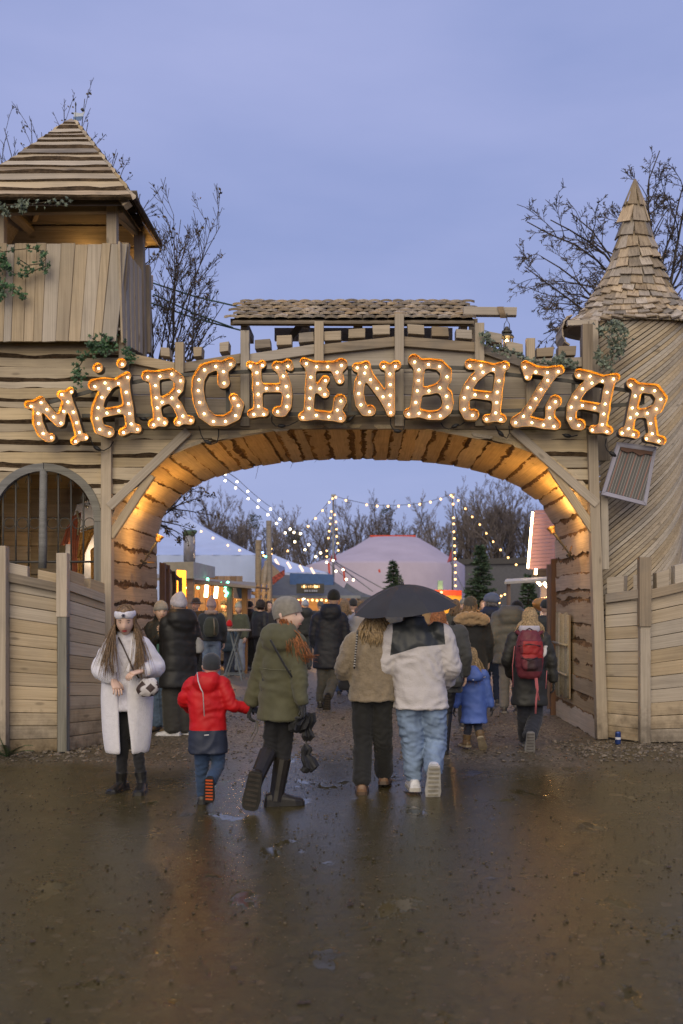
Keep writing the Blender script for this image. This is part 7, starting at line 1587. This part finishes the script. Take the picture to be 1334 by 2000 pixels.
# man in the two-tone fleece and pale jeans
D5 = 8.55
cream = cloth((.50, .465, .47), 'fleece'); yoke = cloth((.030, .034, .038), 'shell'); jean = cloth((.195, .265, .39), 'denim')
def two_tone():
    m, t, b = newmat('cream_fleece_black_yoke'); tc_ = nd(t, 'ShaderNodeTexCoord'); sp = nd(t, 'ShaderNodeSeparateXYZ', {0: tc_.outputs['Object']}); X = math_(t, 'SUBTRACT', sp.outputs[0], PX(816, D5)); Z = sp.outputs[2]
    low = math_(t, 'ADD', PZ(1262, D5), math_(t, 'ADD', math_(t, 'MULTIPLY', X, .20), math_(t, 'MULTIPLY', math_(t, 'ABSOLUTE', X), -.12)))
    wid = math_(t, 'SUBTRACT', .218, math_(t, 'MULTIPLY', math_(t, 'MAXIMUM', math_(t, 'SUBTRACT', PZ(1232, D5), Z), 0.0), -.10))
    msk = math_(t, 'MULTIPLY', math_(t, 'GREATER_THAN', Z, low), math_(t, 'LESS_THAN', math_(t, 'ABSOLUTE', X), wid)); msk = math_(t, 'MULTIPLY', msk, math_(t, 'LESS_THAN', Z, PZ(1204, D5)))
    n2 = nd(t, 'ShaderNodeTexNoise', {'Vector': tc_.outputs['Object'], 'Scale': 80, 'Detail': 3}); t.links.new(mixc(t, msk, (.52, .485, .485), (.030, .034, .038)), b.inputs['Base Color']); t.links.new(nd(t, 'ShaderNodeMapRange', {0: msk, 3: .95, 4: .5}).outputs[0], b.inputs['Roughness'])
    bump(t, b, math_(t, 'MULTIPLY', n2.outputs[0], math_(t, 'SUBTRACT', 1.0, msk)), .5, .01); return m
w5, j5, s5, rv5, fv5 = person('person in a cream fleece with a black yoke and pale blue jeans', 820, D5, 1.76, yaw=4, vox=.014,
    J=dict(hd=(808, 1184, .04), nk=(808, 1218, .0), pv=(822, 1362, 0), sl=(770, 1240, 0), sr=(862, 1238, 0), el=(752, 1302, .02), er=(880, 1300, .02), wl=(772, 1338, .18), wr=(870, 1334, .20), hl=(800, 1378, 0), hr=(846, 1376, 0), kl=(805, 1454, .02), kr=(850, 1450, .05), al=(809, 1520, .02), ar=(846, 1505, -.16), fl=(-.05, 1, 0), fr=(-.02, .40, -1), ur=(0, 1, .4)),
    legs=dict(m=jean, r=(.118, .098, .076), w=1.12, wr=(.016, 6, 15)), shoes=dict(m=[cloth((.62, .62, .66), 'leather'), cloth((.46, .44, .41), 'leather'), cloth((.34, .31, .25), 'leather')], k=1.08, c=1.08, shaft=.04),
    coat=dict(name='fleece', m=two_tone(), hem=.855, hw=.215, hd=.16, w=1.14, d=1.1, arm=(.104, .096, .076), collar=1.1, wr=(.014, 7, 9)),
    hat=None, hair=dict(m=HAIRB, length=.04, n=60, seed=2, open_face=1.0))
fuse('hem_band', [loft([(j5['pv'] + Vector((0, 0, z)), rv5, fv5, rx, .145) for z, rx in ((-.085, .195), (-.075, .205), (.0, .21), (.03, .20))], 22)], .012, cloth((.36, .325, .30), 'knit'), w5, 2, wr=(.003, 12, 12))
# umbrella
um = empty('open_umbrella', P(770, 1345, D5 + .1), 'open black umbrella held over the couple', 'umbrella'); UC = P(786, 1142, 8.62); ax = Vector((-.10, -.14, 1)).normalized(); xr_ = Vector((1, 0, .10)).normalized(); yr_ = ax.cross(xr_).normalized(); Ru = .475
rim = []
def upt(a, t_):
    sag = 1 - .055 * (1 - abs(math.cos(4 * a)) ** 1.0) * t_ ** 2 ; r = Ru * t_ * sag; return UC + (xr_ * math.cos(a) + yr_ * math.sin(a)) * r - ax * (.20 * t_ ** 1.75)
for k in range(8):
    a0, a1 = 2 * math.pi * (k + .5) / 8, 2 * math.pi * (k + 1.5) / 8; V, Fc = [], []; n, m = 8, 8
    for i in range(m + 1):
        for q in range(n + 1):
            a = a0 + (a1 - a0) * q / n; t_ = i / m; w_ = math.sin(math.pi * q / n); r = Ru * t_ * (1 - .085 * w_ * t_ ** 2); V.append(UC + (xr_ * math.cos(a) + yr_ * math.sin(a)) * r - ax * (.20 * t_ ** 1.8 + .018 * w_ * t_))
    Fc = [(i * (n + 1) + q, i * (n + 1) + q + 1, (i + 1) * (n + 1) + q + 1, (i + 1) * (n + 1) + q) for i in range(m) for q in range(n)]
    mesh('panel', V, Fc, cloth((.034, .034, .036), 'shell'), um, smooth=True)
    tube_obj('rib', [[(UC + (xr_ * math.cos(a0) + yr_ * math.sin(a0)) * Ru * t_ - ax * (.20 * t_ ** 1.8 + .006), .003) for t_ in (.05, .3, .6, .85, 1.0)]], M_STEEL, um, n=4)
tube_obj('shaft', [[(UC + ax * .03, .006), (UC - ax * .75, .006)]], M_STEEL, um); v, f = lathe([(0, .03), (.008, .028), (.016, 0), (0, -.003)], 10); mesh('ferrule', v, f, M_BLACK, um, mat4=Matrix.Translation(UC))
# girl in the blue jacket
D6 = 11.2
blue = cloth((.085, .15, .46), 'shell')
w6, j6, s6, rv6, fv6 = person('child in a bright blue hooded jacket and brown boots seen from behind', 926, D6, 1.10, yaw=-3, kid=True, vox=.014,
    J=dict(hd=(921, 1281, .02), nk=(922, 1306, 0), pv=(926, 1384, 0), sl=(904, 1316, 0), sr=(945, 1316, 0), el=(897, 1350, .02), er=(952, 1348, 0), wl=(889, 1380, .04), wr=(959, 1379, .02), hl=(915, 1388, 0), hr=(935, 1388, 0), kl=(914, 1420, .02), kr=(933, 1416, .02), al=(911, 1447, .02), ar=(939, 1440, -.10), fl=(-.35, .9, 0), fr=(.25, .6, -.75), ur=(0, .8, .5)),
    legs=dict(m=cloth((.022, .026, .045), 'woven'), r=(.085, .075, .062)), shoes=dict(m=[cloth((.16, .105, .055), 'leather'), cloth((.36, .30, .20), 'leather'), cloth((.34, .28, .20), 'leather')], shaft=.09, k=.98, c=1.2, r=.06),
    coat=dict(name='jacket', m=blue, hem=.70, hw=.225, hd=.17, w=1.1, d=1.1, arm=(.092, .082, .070), wr=(.010, 7, 9)), glove=cloth((.02, .02, .025), 'knit'),
    hair=dict(m=HAIRBL, length=.30, n=150, seed=12, open_face=.9, spread=.06, r=.006))
fuse('hood', [loft([(P(924, y, D6 - dd), rv6, fv6, rx, ry) for y, rx, ry, dd in ((1330, .09, .045, .13), (1324, .115, .06, .14), (1315, .11, .06, .14), (1306, .07, .045, .13), (1300, .03, .03, .12))], 14)], .012, blue, w6, 3, wr=(.008, 8, 8))
tube_obj('reflective_piping', [[(P(902, 1326, D6 - .10), .006), (P(924, 1328, D6 - .19), .006), (P(948, 1322, D6 - .10), .006)]], M_REFL, w6)
# woman with the red rucksack
D7 = 11.2
dk = cloth((.030, .030, .028), 'shell')
w7, j7, s7, rv7, fv7 = person('person in a dark padded coat carrying a red rucksack', 1036, D7, 1.62, yaw=2, vox=.016,
    J=dict(hd=(1035, 1208, .02), nk=(1034, 1236, 0), pv=(1034, 1330, 0), sl=(1004, 1246, 0), sr=(1062, 1246, 0), el=(991, 1288, .0), er=(1076, 1290, 0), wl=(998, 1318, .16), wr=(1081, 1330, .02), hl=(1022, 1336, 0), hr=(1046, 1336, 0), kl=(1024, 1404, .06), kr=(1046, 1400, .0), al=(1026, 1442, .2), ar=(1034, 1438, -.22), fl=(0, 1, 0), fr=(.0, .35, -1), ur=(0, 1, .35)),
    legs=dict(m=cloth((.020, .022, .030), 'woven'), r=(.098, .090, .088), wr=(.009, 7, 8)), shoes=dict(m=[cloth((.05, .05, .05), 'leather'), cloth((.22, .21, .20), 'leather'), cloth((.13, .12, .115), 'leather')], c=1.1),
    coat=dict(m=dk, hem=.66, hw=.215, hd=.16, w=1.05, d=1.05, arm=(.088, .076, .060), wr=(.008, 7, 9), quilt=.17, qa=.006), glove=cloth((.018, .018, .018), 'knit'), hands=dict(r=dict(c=.45, d=(.06, -.02, -1), n=(-1, .3, 0))),
    hair=dict(m=HAIRBL, length=.20, n=160, seed=13, open_face=.85, spread=.05, r=.0065))
fuse('pale_hood', [loft([(P(1034, y, D7 - .10), rv7, fv7, rx, ry) for y, rx, ry in ((1238, .10, .06), (1230, .125, .08), (1222, .115, .075))], 14)], .014, cloth((.42, .40, .46), 'fleece'), w7, 2)
rk = empty('rucksack', P(1034, 1332, D7 - .3), 'dark red hiking rucksack with pink straps, worn near the right jamb', 'rucksack')
RKM = [cloth((.135, .025, .035), 'shell'), cloth((.30, .025, .025), 'shell'), cloth((.05, .025, .028), 'shell')]
def rkz(c): 
    X, Z = (c[:, 0] - PX(1034, D7)), c[:, 2]; z1, z2, z3 = PZ(1282, D7), PZ(1268, D7), PZ(1308, D7); return np.where((Z > z1) & (np.abs(X) < .13) & (Z < PZ(1250, D7)), 1, np.where((np.abs(X) < .085) & (Z < z1) & (Z > z3), 2, 0))
fuse('pack_body', [loft([(P(1034, y, D7 - .27), rv7, fv7, rx, ry) for y, rx, ry in ((1326, .10, .06), (1320, .13, .085), (1300, .155, .10), (1275, .16, .11), (1255, .145, .105), (1240, .12, .085), (1231, .085, .05))], 16), loft([(P(1034, y, D7 - .37), rv7, fv7, rx, .03) for y, rx in ((1308, .07), (1300, .09), (1282, .08))], 12), loft([(P(1034, y, D7 - .36), rv7, fv7, rx, .035) for y, rx in ((1276, .10), (1264, .12), (1252, .10))], 12)], .012, RKM, rk, 2, wr=(.008, 10, 12), zone=rkz)
M_PSTR = cloth((.42, .11, .12), 'woven')
for sx in (-1, 1): tube_obj('shoulder_strap', [[(P(1034 + sx * 16, 1240, D7 - .20), .024), (P(1034 + sx * 24, 1234, D7 - .08), .024), (P(1034 + sx * 26, 1236, D7 + .05), .022)]], RKM[0], rk, n=6)
tube_obj('dangling_strap', [[(P(1048, 1324, D7 - .33), .014), (P(1050, 1345, D7 - .34), .015), (P(1047, 1368, D7 - .35), .014), (P(1046, 1394, D7 - .35), .013)], [(P(1045, 1324, D7 - .33), .006), (P(1047, 1340, D7 - .35), .012), (P(1053, 1368, D7 - .35), .01)]], M_PSTR, rk, n=4); tube_obj('side_cord', [[(P(1005, 1262, D7 - .25), .005), (P(1001, 1300, D7 - .3), .004), (P(1002, 1342, D7 - .3), .004)], [(P(1068, 1310, D7 - .25), .005), (P(1066, 1345, D7 - .3), .004)]], M_PSTR, rk)
tube_obj('lid_strap', [[(P(1012, 1262, D7 - .375), .007), (P(1034, 1258, D7 - .40), .007), (P(1056, 1262, D7 - .375), .007)], [(P(1018, 1284, D7 - .39), .006), (P(1034, 1290, D7 - .41), .006), (P(1050, 1284, D7 - .39), .006)]], RKM[2], rk); fuse('paper_bundle', [limb([(P(1066, 1262, D7 - .24), .02), (P(1062, 1276, D7 - .26), .03), (P(1057, 1284, D7 - .27), .02)], 8)], .008, cloth((.55, .53, .52), 'woven'), rk, 1, wr=(.008, 20, 20)); tube_obj('carry_loop', [[(P(1026, 1232, D7 - .27), .007), (P(1034, 1227, D7 - .29), .008), (P(1042, 1232, D7 - .27), .007)]], RKM[2], rk)
# woman walking just ahead of the man, mostly hidden
D8 = 10.9
w8, j8, s8, rv8, fv8 = person('person in a charcoal coat and leather boots half hidden by the cream fleece', 868, D8, 1.66, yaw=0, vox=.018,
    J=dict(hd=(856, 1212, 0), al=(838, 1446, .1), ar=(868, 1456, -.04), kl=(842, 1400, .1), kr=(872, 1400, .02)),
    legs=dict(m=cloth((.022, .022, .024), 'leather'), r=(.08, .062, .05)), shoes=dict(m=BOOT, shaft=.34, r=.055), coat=dict(m=cloth((.055, .056, .055), 'woven'), hem=.70, w=1.02, hw=.205, wr=(.010, 6, 8)), hair=dict(m=HAIRR, length=.30, n=120, seed=15, spread=.07, r=.007))
hbg = empty('hand_bag', P(888, 1345, D8 - .1), 'charcoal leather bag between the cream fleece and the blue jacket', 'bag'); fuse('pouch', [loft([(P(886, y, D8 - .12), Vector((1, 0, 0)), Vector((0, 1, 0)), rx, ry) for y, rx, ry in ((1342, .09, .06), (1332, .115, .07), (1320, .09, .06), (1312, .05, .03))], 14)], .014, cloth((.05, .05, .048), 'leather'), hbg, 2, wr=(.008, 9, 9)); tube_obj('strap', [[(P(892, 1314, D8 - .12), .01), (P(888, 1270, D8 - .14), .01), (P(870, 1240, D8 - .1), .01)]], cloth((.045, .045, .042), 'leather'), hbg)
# ------------------------------------------------------------------ people under and behind the arch
JEAN2 = cloth((.10, .15, .24), 'denim'); GREYT = cloth((.085, .083, .075), 'woven'); DARKT = cloth((.022, .022, .026), 'woven'); SNK = [cloth((.05, .045, .042), 'leather'), cloth((.25, .23, .21), 'leather'), TREAD]; SNKW = [cloth((.60, .60, .62), 'leather')] * 2 + [TREAD]
LG = lambda m, r=(.098, .082, .07): dict(m=m, r=r)
SH = dict(m=SNK)
# man in the navy jacket walking in
Dm = Dof(1383)
person('person in a dark navy jacket and grey trousers walking into the market', 640, Dm, 1.84, yaw=0, vox=.02, J=dict(hd=(652, 1170, .02), nk=(646, 1192, 0), pv=(641, 1278, 0), sl=(619, 1206, 0), sr=(669, 1206, 0), kl=(630, 1330, .05), kr=(652, 1326, .0), al=(626, 1368, .15), ar=(640, 1362, -.2), fr=(-.1, .4, -1), ur=(0, 1, .4), wr=(680, 1266, 0), er=(676, 1238, 0), wl=(612, 1262, .05), el=(612, 1235, 0)),
       coat=dict(m=cloth((.024, .028, .040), 'shell'), hem=.74, hw=.215, w=1.1, d=1.05, hood=1.15, wr=(.012, 5, 8)), legs=LG(GREYT, (.10, .085, .072)), shoes=dict(m=[cloth((.03, .026, .024), 'leather'), SOLE, TREAD], shaft=.1), hat=dict(m=cloth((.03, .032, .028), 'knit'), k=1.03))
# person in the long black padded coat and lilac beanie, back turned
Dk = 12.4
pk, jk, sk_, _, _ = person('person in a long black padded coat and pale lilac beanie under the arch', 350, Dk, 1.74, yaw=38, vox=.02, J=dict(al=(338, 1424, 0), ar=(358, 1424, .1), wl=(322, 1255, .2), el=(322, 1275, .08), fl=(-1, .1, 0), fr=(-1, .1, 0)),
       coat=dict(m=cloth((.018, .018, .019), 'shell'), hem=.60, hw=.24, hd=.18, w=1.12, d=1.1, hood=1.4, wr=(.008, 6, 9), quilt=.20, qa=.012), legs=LG(cloth((.04, .038, .034), 'woven'), (.12, .12, .12)), shoes=dict(m=SNKW, k=1.1, c=1.2), hat=dict(m=cloth((.42, .40, .46), 'knit'), tall=.03, k=1.08))
lb2 = empty('grey_bag', P(392, 1275, 12.6), 'light grey shoulder bag beside the person in black', 'bag'); fuse('pouch', [loft([(P(388, y, 12.5), Vector((1, 0, 0)), Vector((0, 1, 0)), rx, .07) for y, rx in ((1276, .05), (1268, .075), (1254, .06), (1244, .02))], 12)], .018, cloth((.28, .28, .28), 'woven'), lb2, 2); tube_obj('strap', [[(P(386, 1246, 12.5), .01), (P(375, 1215, 12.45), .01)]], cloth((.1, .1, .1), 'woven'), lb2)
# woman in hood and grey beanie facing us, eating
De = 12.75
person('person in a dark hood and grey beanie holding food, facing us', 316, De, 1.66, yaw=160, vox=.018, face=True, J=dict(hf=(.35, -1, -.05), wr=(312, 1242, -.25), wl=(322, 1240, -.25), er=(300, 1262, -.05), el=(336, 1262, -.1)),
       coat=dict(m=cloth((.035, .036, .034), 'shell'), hem=.85, w=1.0, hood=1.2, wr=(.010, 6, 9)), legs=LG(JEAN2, (.11, .10, .10)), shoes=dict(m=[cloth((.16, .11, .06), 'leather'), SOLE, TREAD]), hat=dict(m=cloth((.30, .29, .27), 'knit'), k=1.02))
hoodc = P(316, 1206, De)
fd = empty('food_roll', P(316, 1240, De - .3), 'bread roll held by the hooded person under the arch', 'food'); fuse('roll', [limb([(P(311, 1237, De - .32), .03), (P(321, 1235, De - .32), .03)], 8)], .01, cloth((.34, .22, .12), 'woven'), fd, 1, wr=(.005, 30, 30))
tbag = empty('teal_bag', P(318, 1300, De - .1), 'teal cloth bag hanging beside the white coat', 'bag'); pslab('cloth', [(306, 1258), (324, 1256), (325, 1308), (305, 1310)], De - .22, .04, cloth((.06, .15, .13), 'woven'), tbag)
# two at the right, walking in
Dg = 15.0
person('person in a long grey padded coat and black beanie walking in', 998, Dg, 1.78, yaw=-6, vox=.022, J=dict(hd=(1010, 1192, .02)), coat=dict(m=cloth((.15, .15, .138), 'shell'), hem=.72, hw=.24, w=1.22, d=1.2, hood=1.4, arm=(.11, .10, .085), wr=(.008, 6, 8), quilt=.13, qa=.014), legs=LG(cloth((.20, .19, .18), 'woven')), shoes=SH, hat=dict(m=cloth((.02, .02, .022), 'knit')))
Df = 13.1
pf_, jf, sf, rvf, fvf = person('person in a black coat with a fur-trimmed hood under the arch', 919, Df, 1.72, yaw=0, vox=.02, coat=dict(m=cloth((.014, .014, .015), 'woven'), hem=.62, hw=.22, w=1.12, d=1.1, wr=(.008, 6, 9)), legs=LG(DARKT), shoes=SH, hat=dict(m=cloth((.06, .055, .05), 'knit'), cuff=False), hair=dict(m=HAIRB, length=.08, n=60, seed=3))
hc = jf['nk'] - fvf * .10 * sf + Vector((0, 0, -.01)); fuse('fur_trim', [limb([(hc + rvf * .19 * sf * math.cos(a) + Vector((0, -.07, .07 * math.sin(a) - .02)), .06 * sf) for a in (0, .6, 1.2, 1.6, 2.0, 2.6, 3.14)], 10), limb([(hc + rvf * .19 * sf * math.cos(a) + Vector((0, -.06, -.03 - .0 * math.sin(a))), .05 * sf) for a in (0, 1.0, 2.1, 3.14)], 10)], .018, cloth((.30, .20, .11), 'fur'), pf_, 2, wr=(.022, 16, 16))
Db = 16.2
person('person in a navy coat and blue grey flat cap walking in', 960, Db, 1.80, yaw=-10, vox=.022, J=dict(hf=(-.8, .5, 0)), coat=dict(m=cloth((.028, .036, .062), 'shell'), hem=.70, w=1.08, hood=1.1, wr=(.010, 6, 9), quilt=.14), legs=LG(cloth((.03, .042, .075), 'denim')), shoes=SH, hat=dict(m=cloth((.16, .19, .26), 'woven'), k=1.18, cuff=True, name='flat_cap', tiltb=.1), hair=dict(m=cloth((.3, .28, .27), 'hair'), length=.05, n=50, seed=5))
# the crowd in the market: each one placed by its column and distance
# (x, D, H, yaw, coat colour, hem, leg colour, hat, hair, label, hood)
K = lambda *c: c
CR_ = [
 (413, 19.5, 1.72, 10, (.030, .034, .036), .93, (.17, .22, .30), ('knit', (.42, .30, .28), .07), None, 'person with a green rucksack and pink knit hat at the standing table', 0),
 (448, 22.5, 1.22, 20, (.05, .075, .095), .80, (.05, .06, .08), ('knit', (.55, .01, .012), .03), None, 'child in a blue jacket and red Santa hat by the table', 0),
 (467, 23.5, 1.66, 150, (.075, .085, .06), .86, (.25, .29, .36), ('knit', (.50, .48, .46), .04), None, 'person in an olive jacket and white beanie facing the table', 0),
 (487, 24.5, 1.70, -20, (.025, .02, .018), .80, (.02, .02, .02), ('knit', (.022, .02, .02), 0), None, 'person in black with a black hood beyond the table', 1),
 (477, 25.5, 1.72, 170, (.05, .04, .03), .80, (.03, .03, .03), ('knit', (.03, .03, .035), 0), None, 'person in brown with a dark beanie facing us behind the table', 0),
 (508, 22.5, 1.74, -50, (.016, .017, .02), .88, (.02, .02, .024), None, (.03, .02, .015), 'bareheaded person in a black jacket just left of the olive parka', 0),
 (524, 24.0, 1.70, -150, (.03, .03, .03), .85, (.03, .03, .03), None, (.05, .03, .02), 'bareheaded person turned towards the black jacket left of the parka', 0),
 (438, 26.0, 1.72, 160, (.03, .03, .03), .85, (.03, .03, .03), ('knit', (.02, .02, .02), 0), None, 'person in black at the counter of the lit stall', 0),
 (383, 21.5, 1.76, 170, (.06, .042, .02), .70, (.03, .03, .03), ('hat', (.03, .025, .02), 0), None, 'person in a brimmed dark hat in front of the lit stall', 0),
 (596, 25.0, 1.74, 5, (.028, .032, .032), .86, (.06, .065, .065), ('knit', (.30, .34, .42), 0), None, 'person in a dark padded jacket and blue white hat behind the parka', 1),
 (583, 27.0, 1.72, 0, (.22, .03, .03), .80, (.03, .03, .03), ('knit', (.30, .05, .03), 0), None, 'person in red with a red hat near the dark stall', 0),
 (673, 17.8, 1.72, 0, (.34, .35, .38), .78, (.08, .12, .22), None, (.32, .22, .12), 'bareheaded person in pale grey just right of the navy jacket', 0),
 (708, 15.8, 1.70, -8, (.45, .45, .50), .82, (.16, .17, .2), None, (.35, .25, .13), 'person in a white hoodie left of the fur jacket', 1),
 (690, 21.0, 1.74, 20, (.03, .035, .045), .80, (.03, .05, .1), ('knit', (.03, .03, .03), 0), None, 'person in dark clothes between the navy jacket and the umbrella', 0),
 (560, 30.0, 1.72, 190, (.05, .05, .05), .80, (.04, .04, .04), ('knit', (.2, .05, .04), 0), None, 'small distant figure at the dark stall counter', 0),
 (762, 17.0, 1.78, 0, (.12, .12, .12), .75, (.03, .03, .03), ('knit', (.03, .03, .03), 0), None, 'person in grey glimpsed between the couple under the umbrella', 0),
 (890, 18.5, 1.72, 10, (.07, .07, .055), .80, (.05, .05, .05), None, (.22, .14, .07), 'bareheaded person in olive right of the umbrella', 0),
 (905, 22.0, 1.74, 180, (.05, .04, .03), .80, (.03, .03, .03), ('knit', (.2, .2, .18), 0), None, 'distant person in a pale hat facing us right of the umbrella', 0),
 (945, 24.0, 1.72, 170, (.03, .03, .03), .80, (.03, .03, .03), None, (.32, .2, .1), 'distant bareheaded person in black beside the flat cap', 0),
 (1066, 17.5, 1.70, 10, (.03, .034, .034), .80, (.03, .03, .03), ('knit', (.03, .035, .035), 0), None, 'person in dark clothes behind the red rucksack', 0),
 (430, 28.5, 1.70, 30, (.04, .04, .045), .82, (.10, .14, .2), ('knit', (.22, .2, .2), 0), None, 'far figure in a grey hat in front of the lit stall', 0),
 (540, 26.5, 1.72, 200, (.03, .03, .04), .82, (.05, .05, .06), None, (.04, .03, .02), 'far figure left of the olive parka', 0),
 (626, 29.0, 1.72, 15, (.06, .05, .04), .82, (.05, .05, .06), ('knit', (.1, .1, .1), 0), None, 'far figure in brown left of the navy jacket', 0),
 (722, 26.0, 1.72, 0, (.05, .055, .07), .82, (.05, .05, .06), None, (.05, .03, .02), 'far figure in slate blue left of the umbrella', 0),
 (460, 29.5, 1.75, 175, (.035, .03, .03), .82, (.04, .04, .05), ('knit', (.06, .05, .05), 0), None, 'far figure behind the white beanie', 0),
]
for i, (x, D_, H, yw, cc, hem, lc, hat_, hr_, lab, hood) in enumerate(CR_):
    hk = None
    if hat_: hk = dict(m=cloth(hat_[1], 'knit'), tall=hat_[2], name='beanie' if hat_[0] == 'knit' else 'hat')
    r_, j_, s_, rv_, fv_ = person(lab, x, D_, H, yaw=yw, vox=.028, seed=i, kid=H < 1.4, face=abs(yw) > 120, group='visitors in the market',
        coat=dict(name='jacket', m=cloth(cc, 'shell' if i % 2 else 'woven'), hem=hem, w=1.08, d=1.1, hood=1.2 if hood else None, wr=(.010, 6, 9)), legs=LG(cloth(lc, 'denim'), (.10, .085, .075)), shoes=dict(m=SNK if i % 3 else BOOT), hat=hk, hair=dict(m=cloth(hr_, 'hair'), length=.20 if sum(hr_) > .3 else .03, n=70, seed=i, r=.009) if hr_ else None)
    if i == 0:
        br_ = empty('green_rucksack', P(418, 1235, D_ - .3), 'round green rucksack on the person with the pink hat', 'rucksack'); c = j_['nk'] + Vector((.03, -.22, -.22)); fuse('pack', [loft([(c + Vector((0, 0, z)), Vector((1, 0, 0)), Vector((0, 1, 0)), rx, ry) for z, rx, ry in ((-.22, .10, .06), (-.15, .15, .09), (.0, .155, .10), (.12, .12, .08), (.17, .07, .05))], 14)], .02, cloth((.055, .06, .042), 'woven'), br_, 2); tube_obj('flap_strap', [[(c + Vector((.06, -.09, .14)), .012), (c + Vector((.08, -.12, -.02)), .012), (c + Vector((.07, -.1, -.18)), .012)]], cloth((.25, .2, .12), 'leather'), br_)
        fuse('scarf', [limb([(j_['nk'] + Vector((.09 * math.cos(a), .08 * math.sin(a), .03)), .05) for a in (0, 1.2, 2.4, 3.6, 4.8, 6.0)], 10)], .022, cloth((.36, .25, .19), 'knit'), r_, 2, wr=(.01, 12, 12))
    if i == 8:
        v, f = lathe([(.10, .0), (.17, -.012), (.175, -.006), (.10, .012)], 20); mesh('hat_brim', v, f, cloth((.03, .025, .02), 'woven'), r_, mat4=Matrix.Translation(j_['hd'] + Vector((0, 0, .035))))
bpy.data.scenes.remove(TMPS)
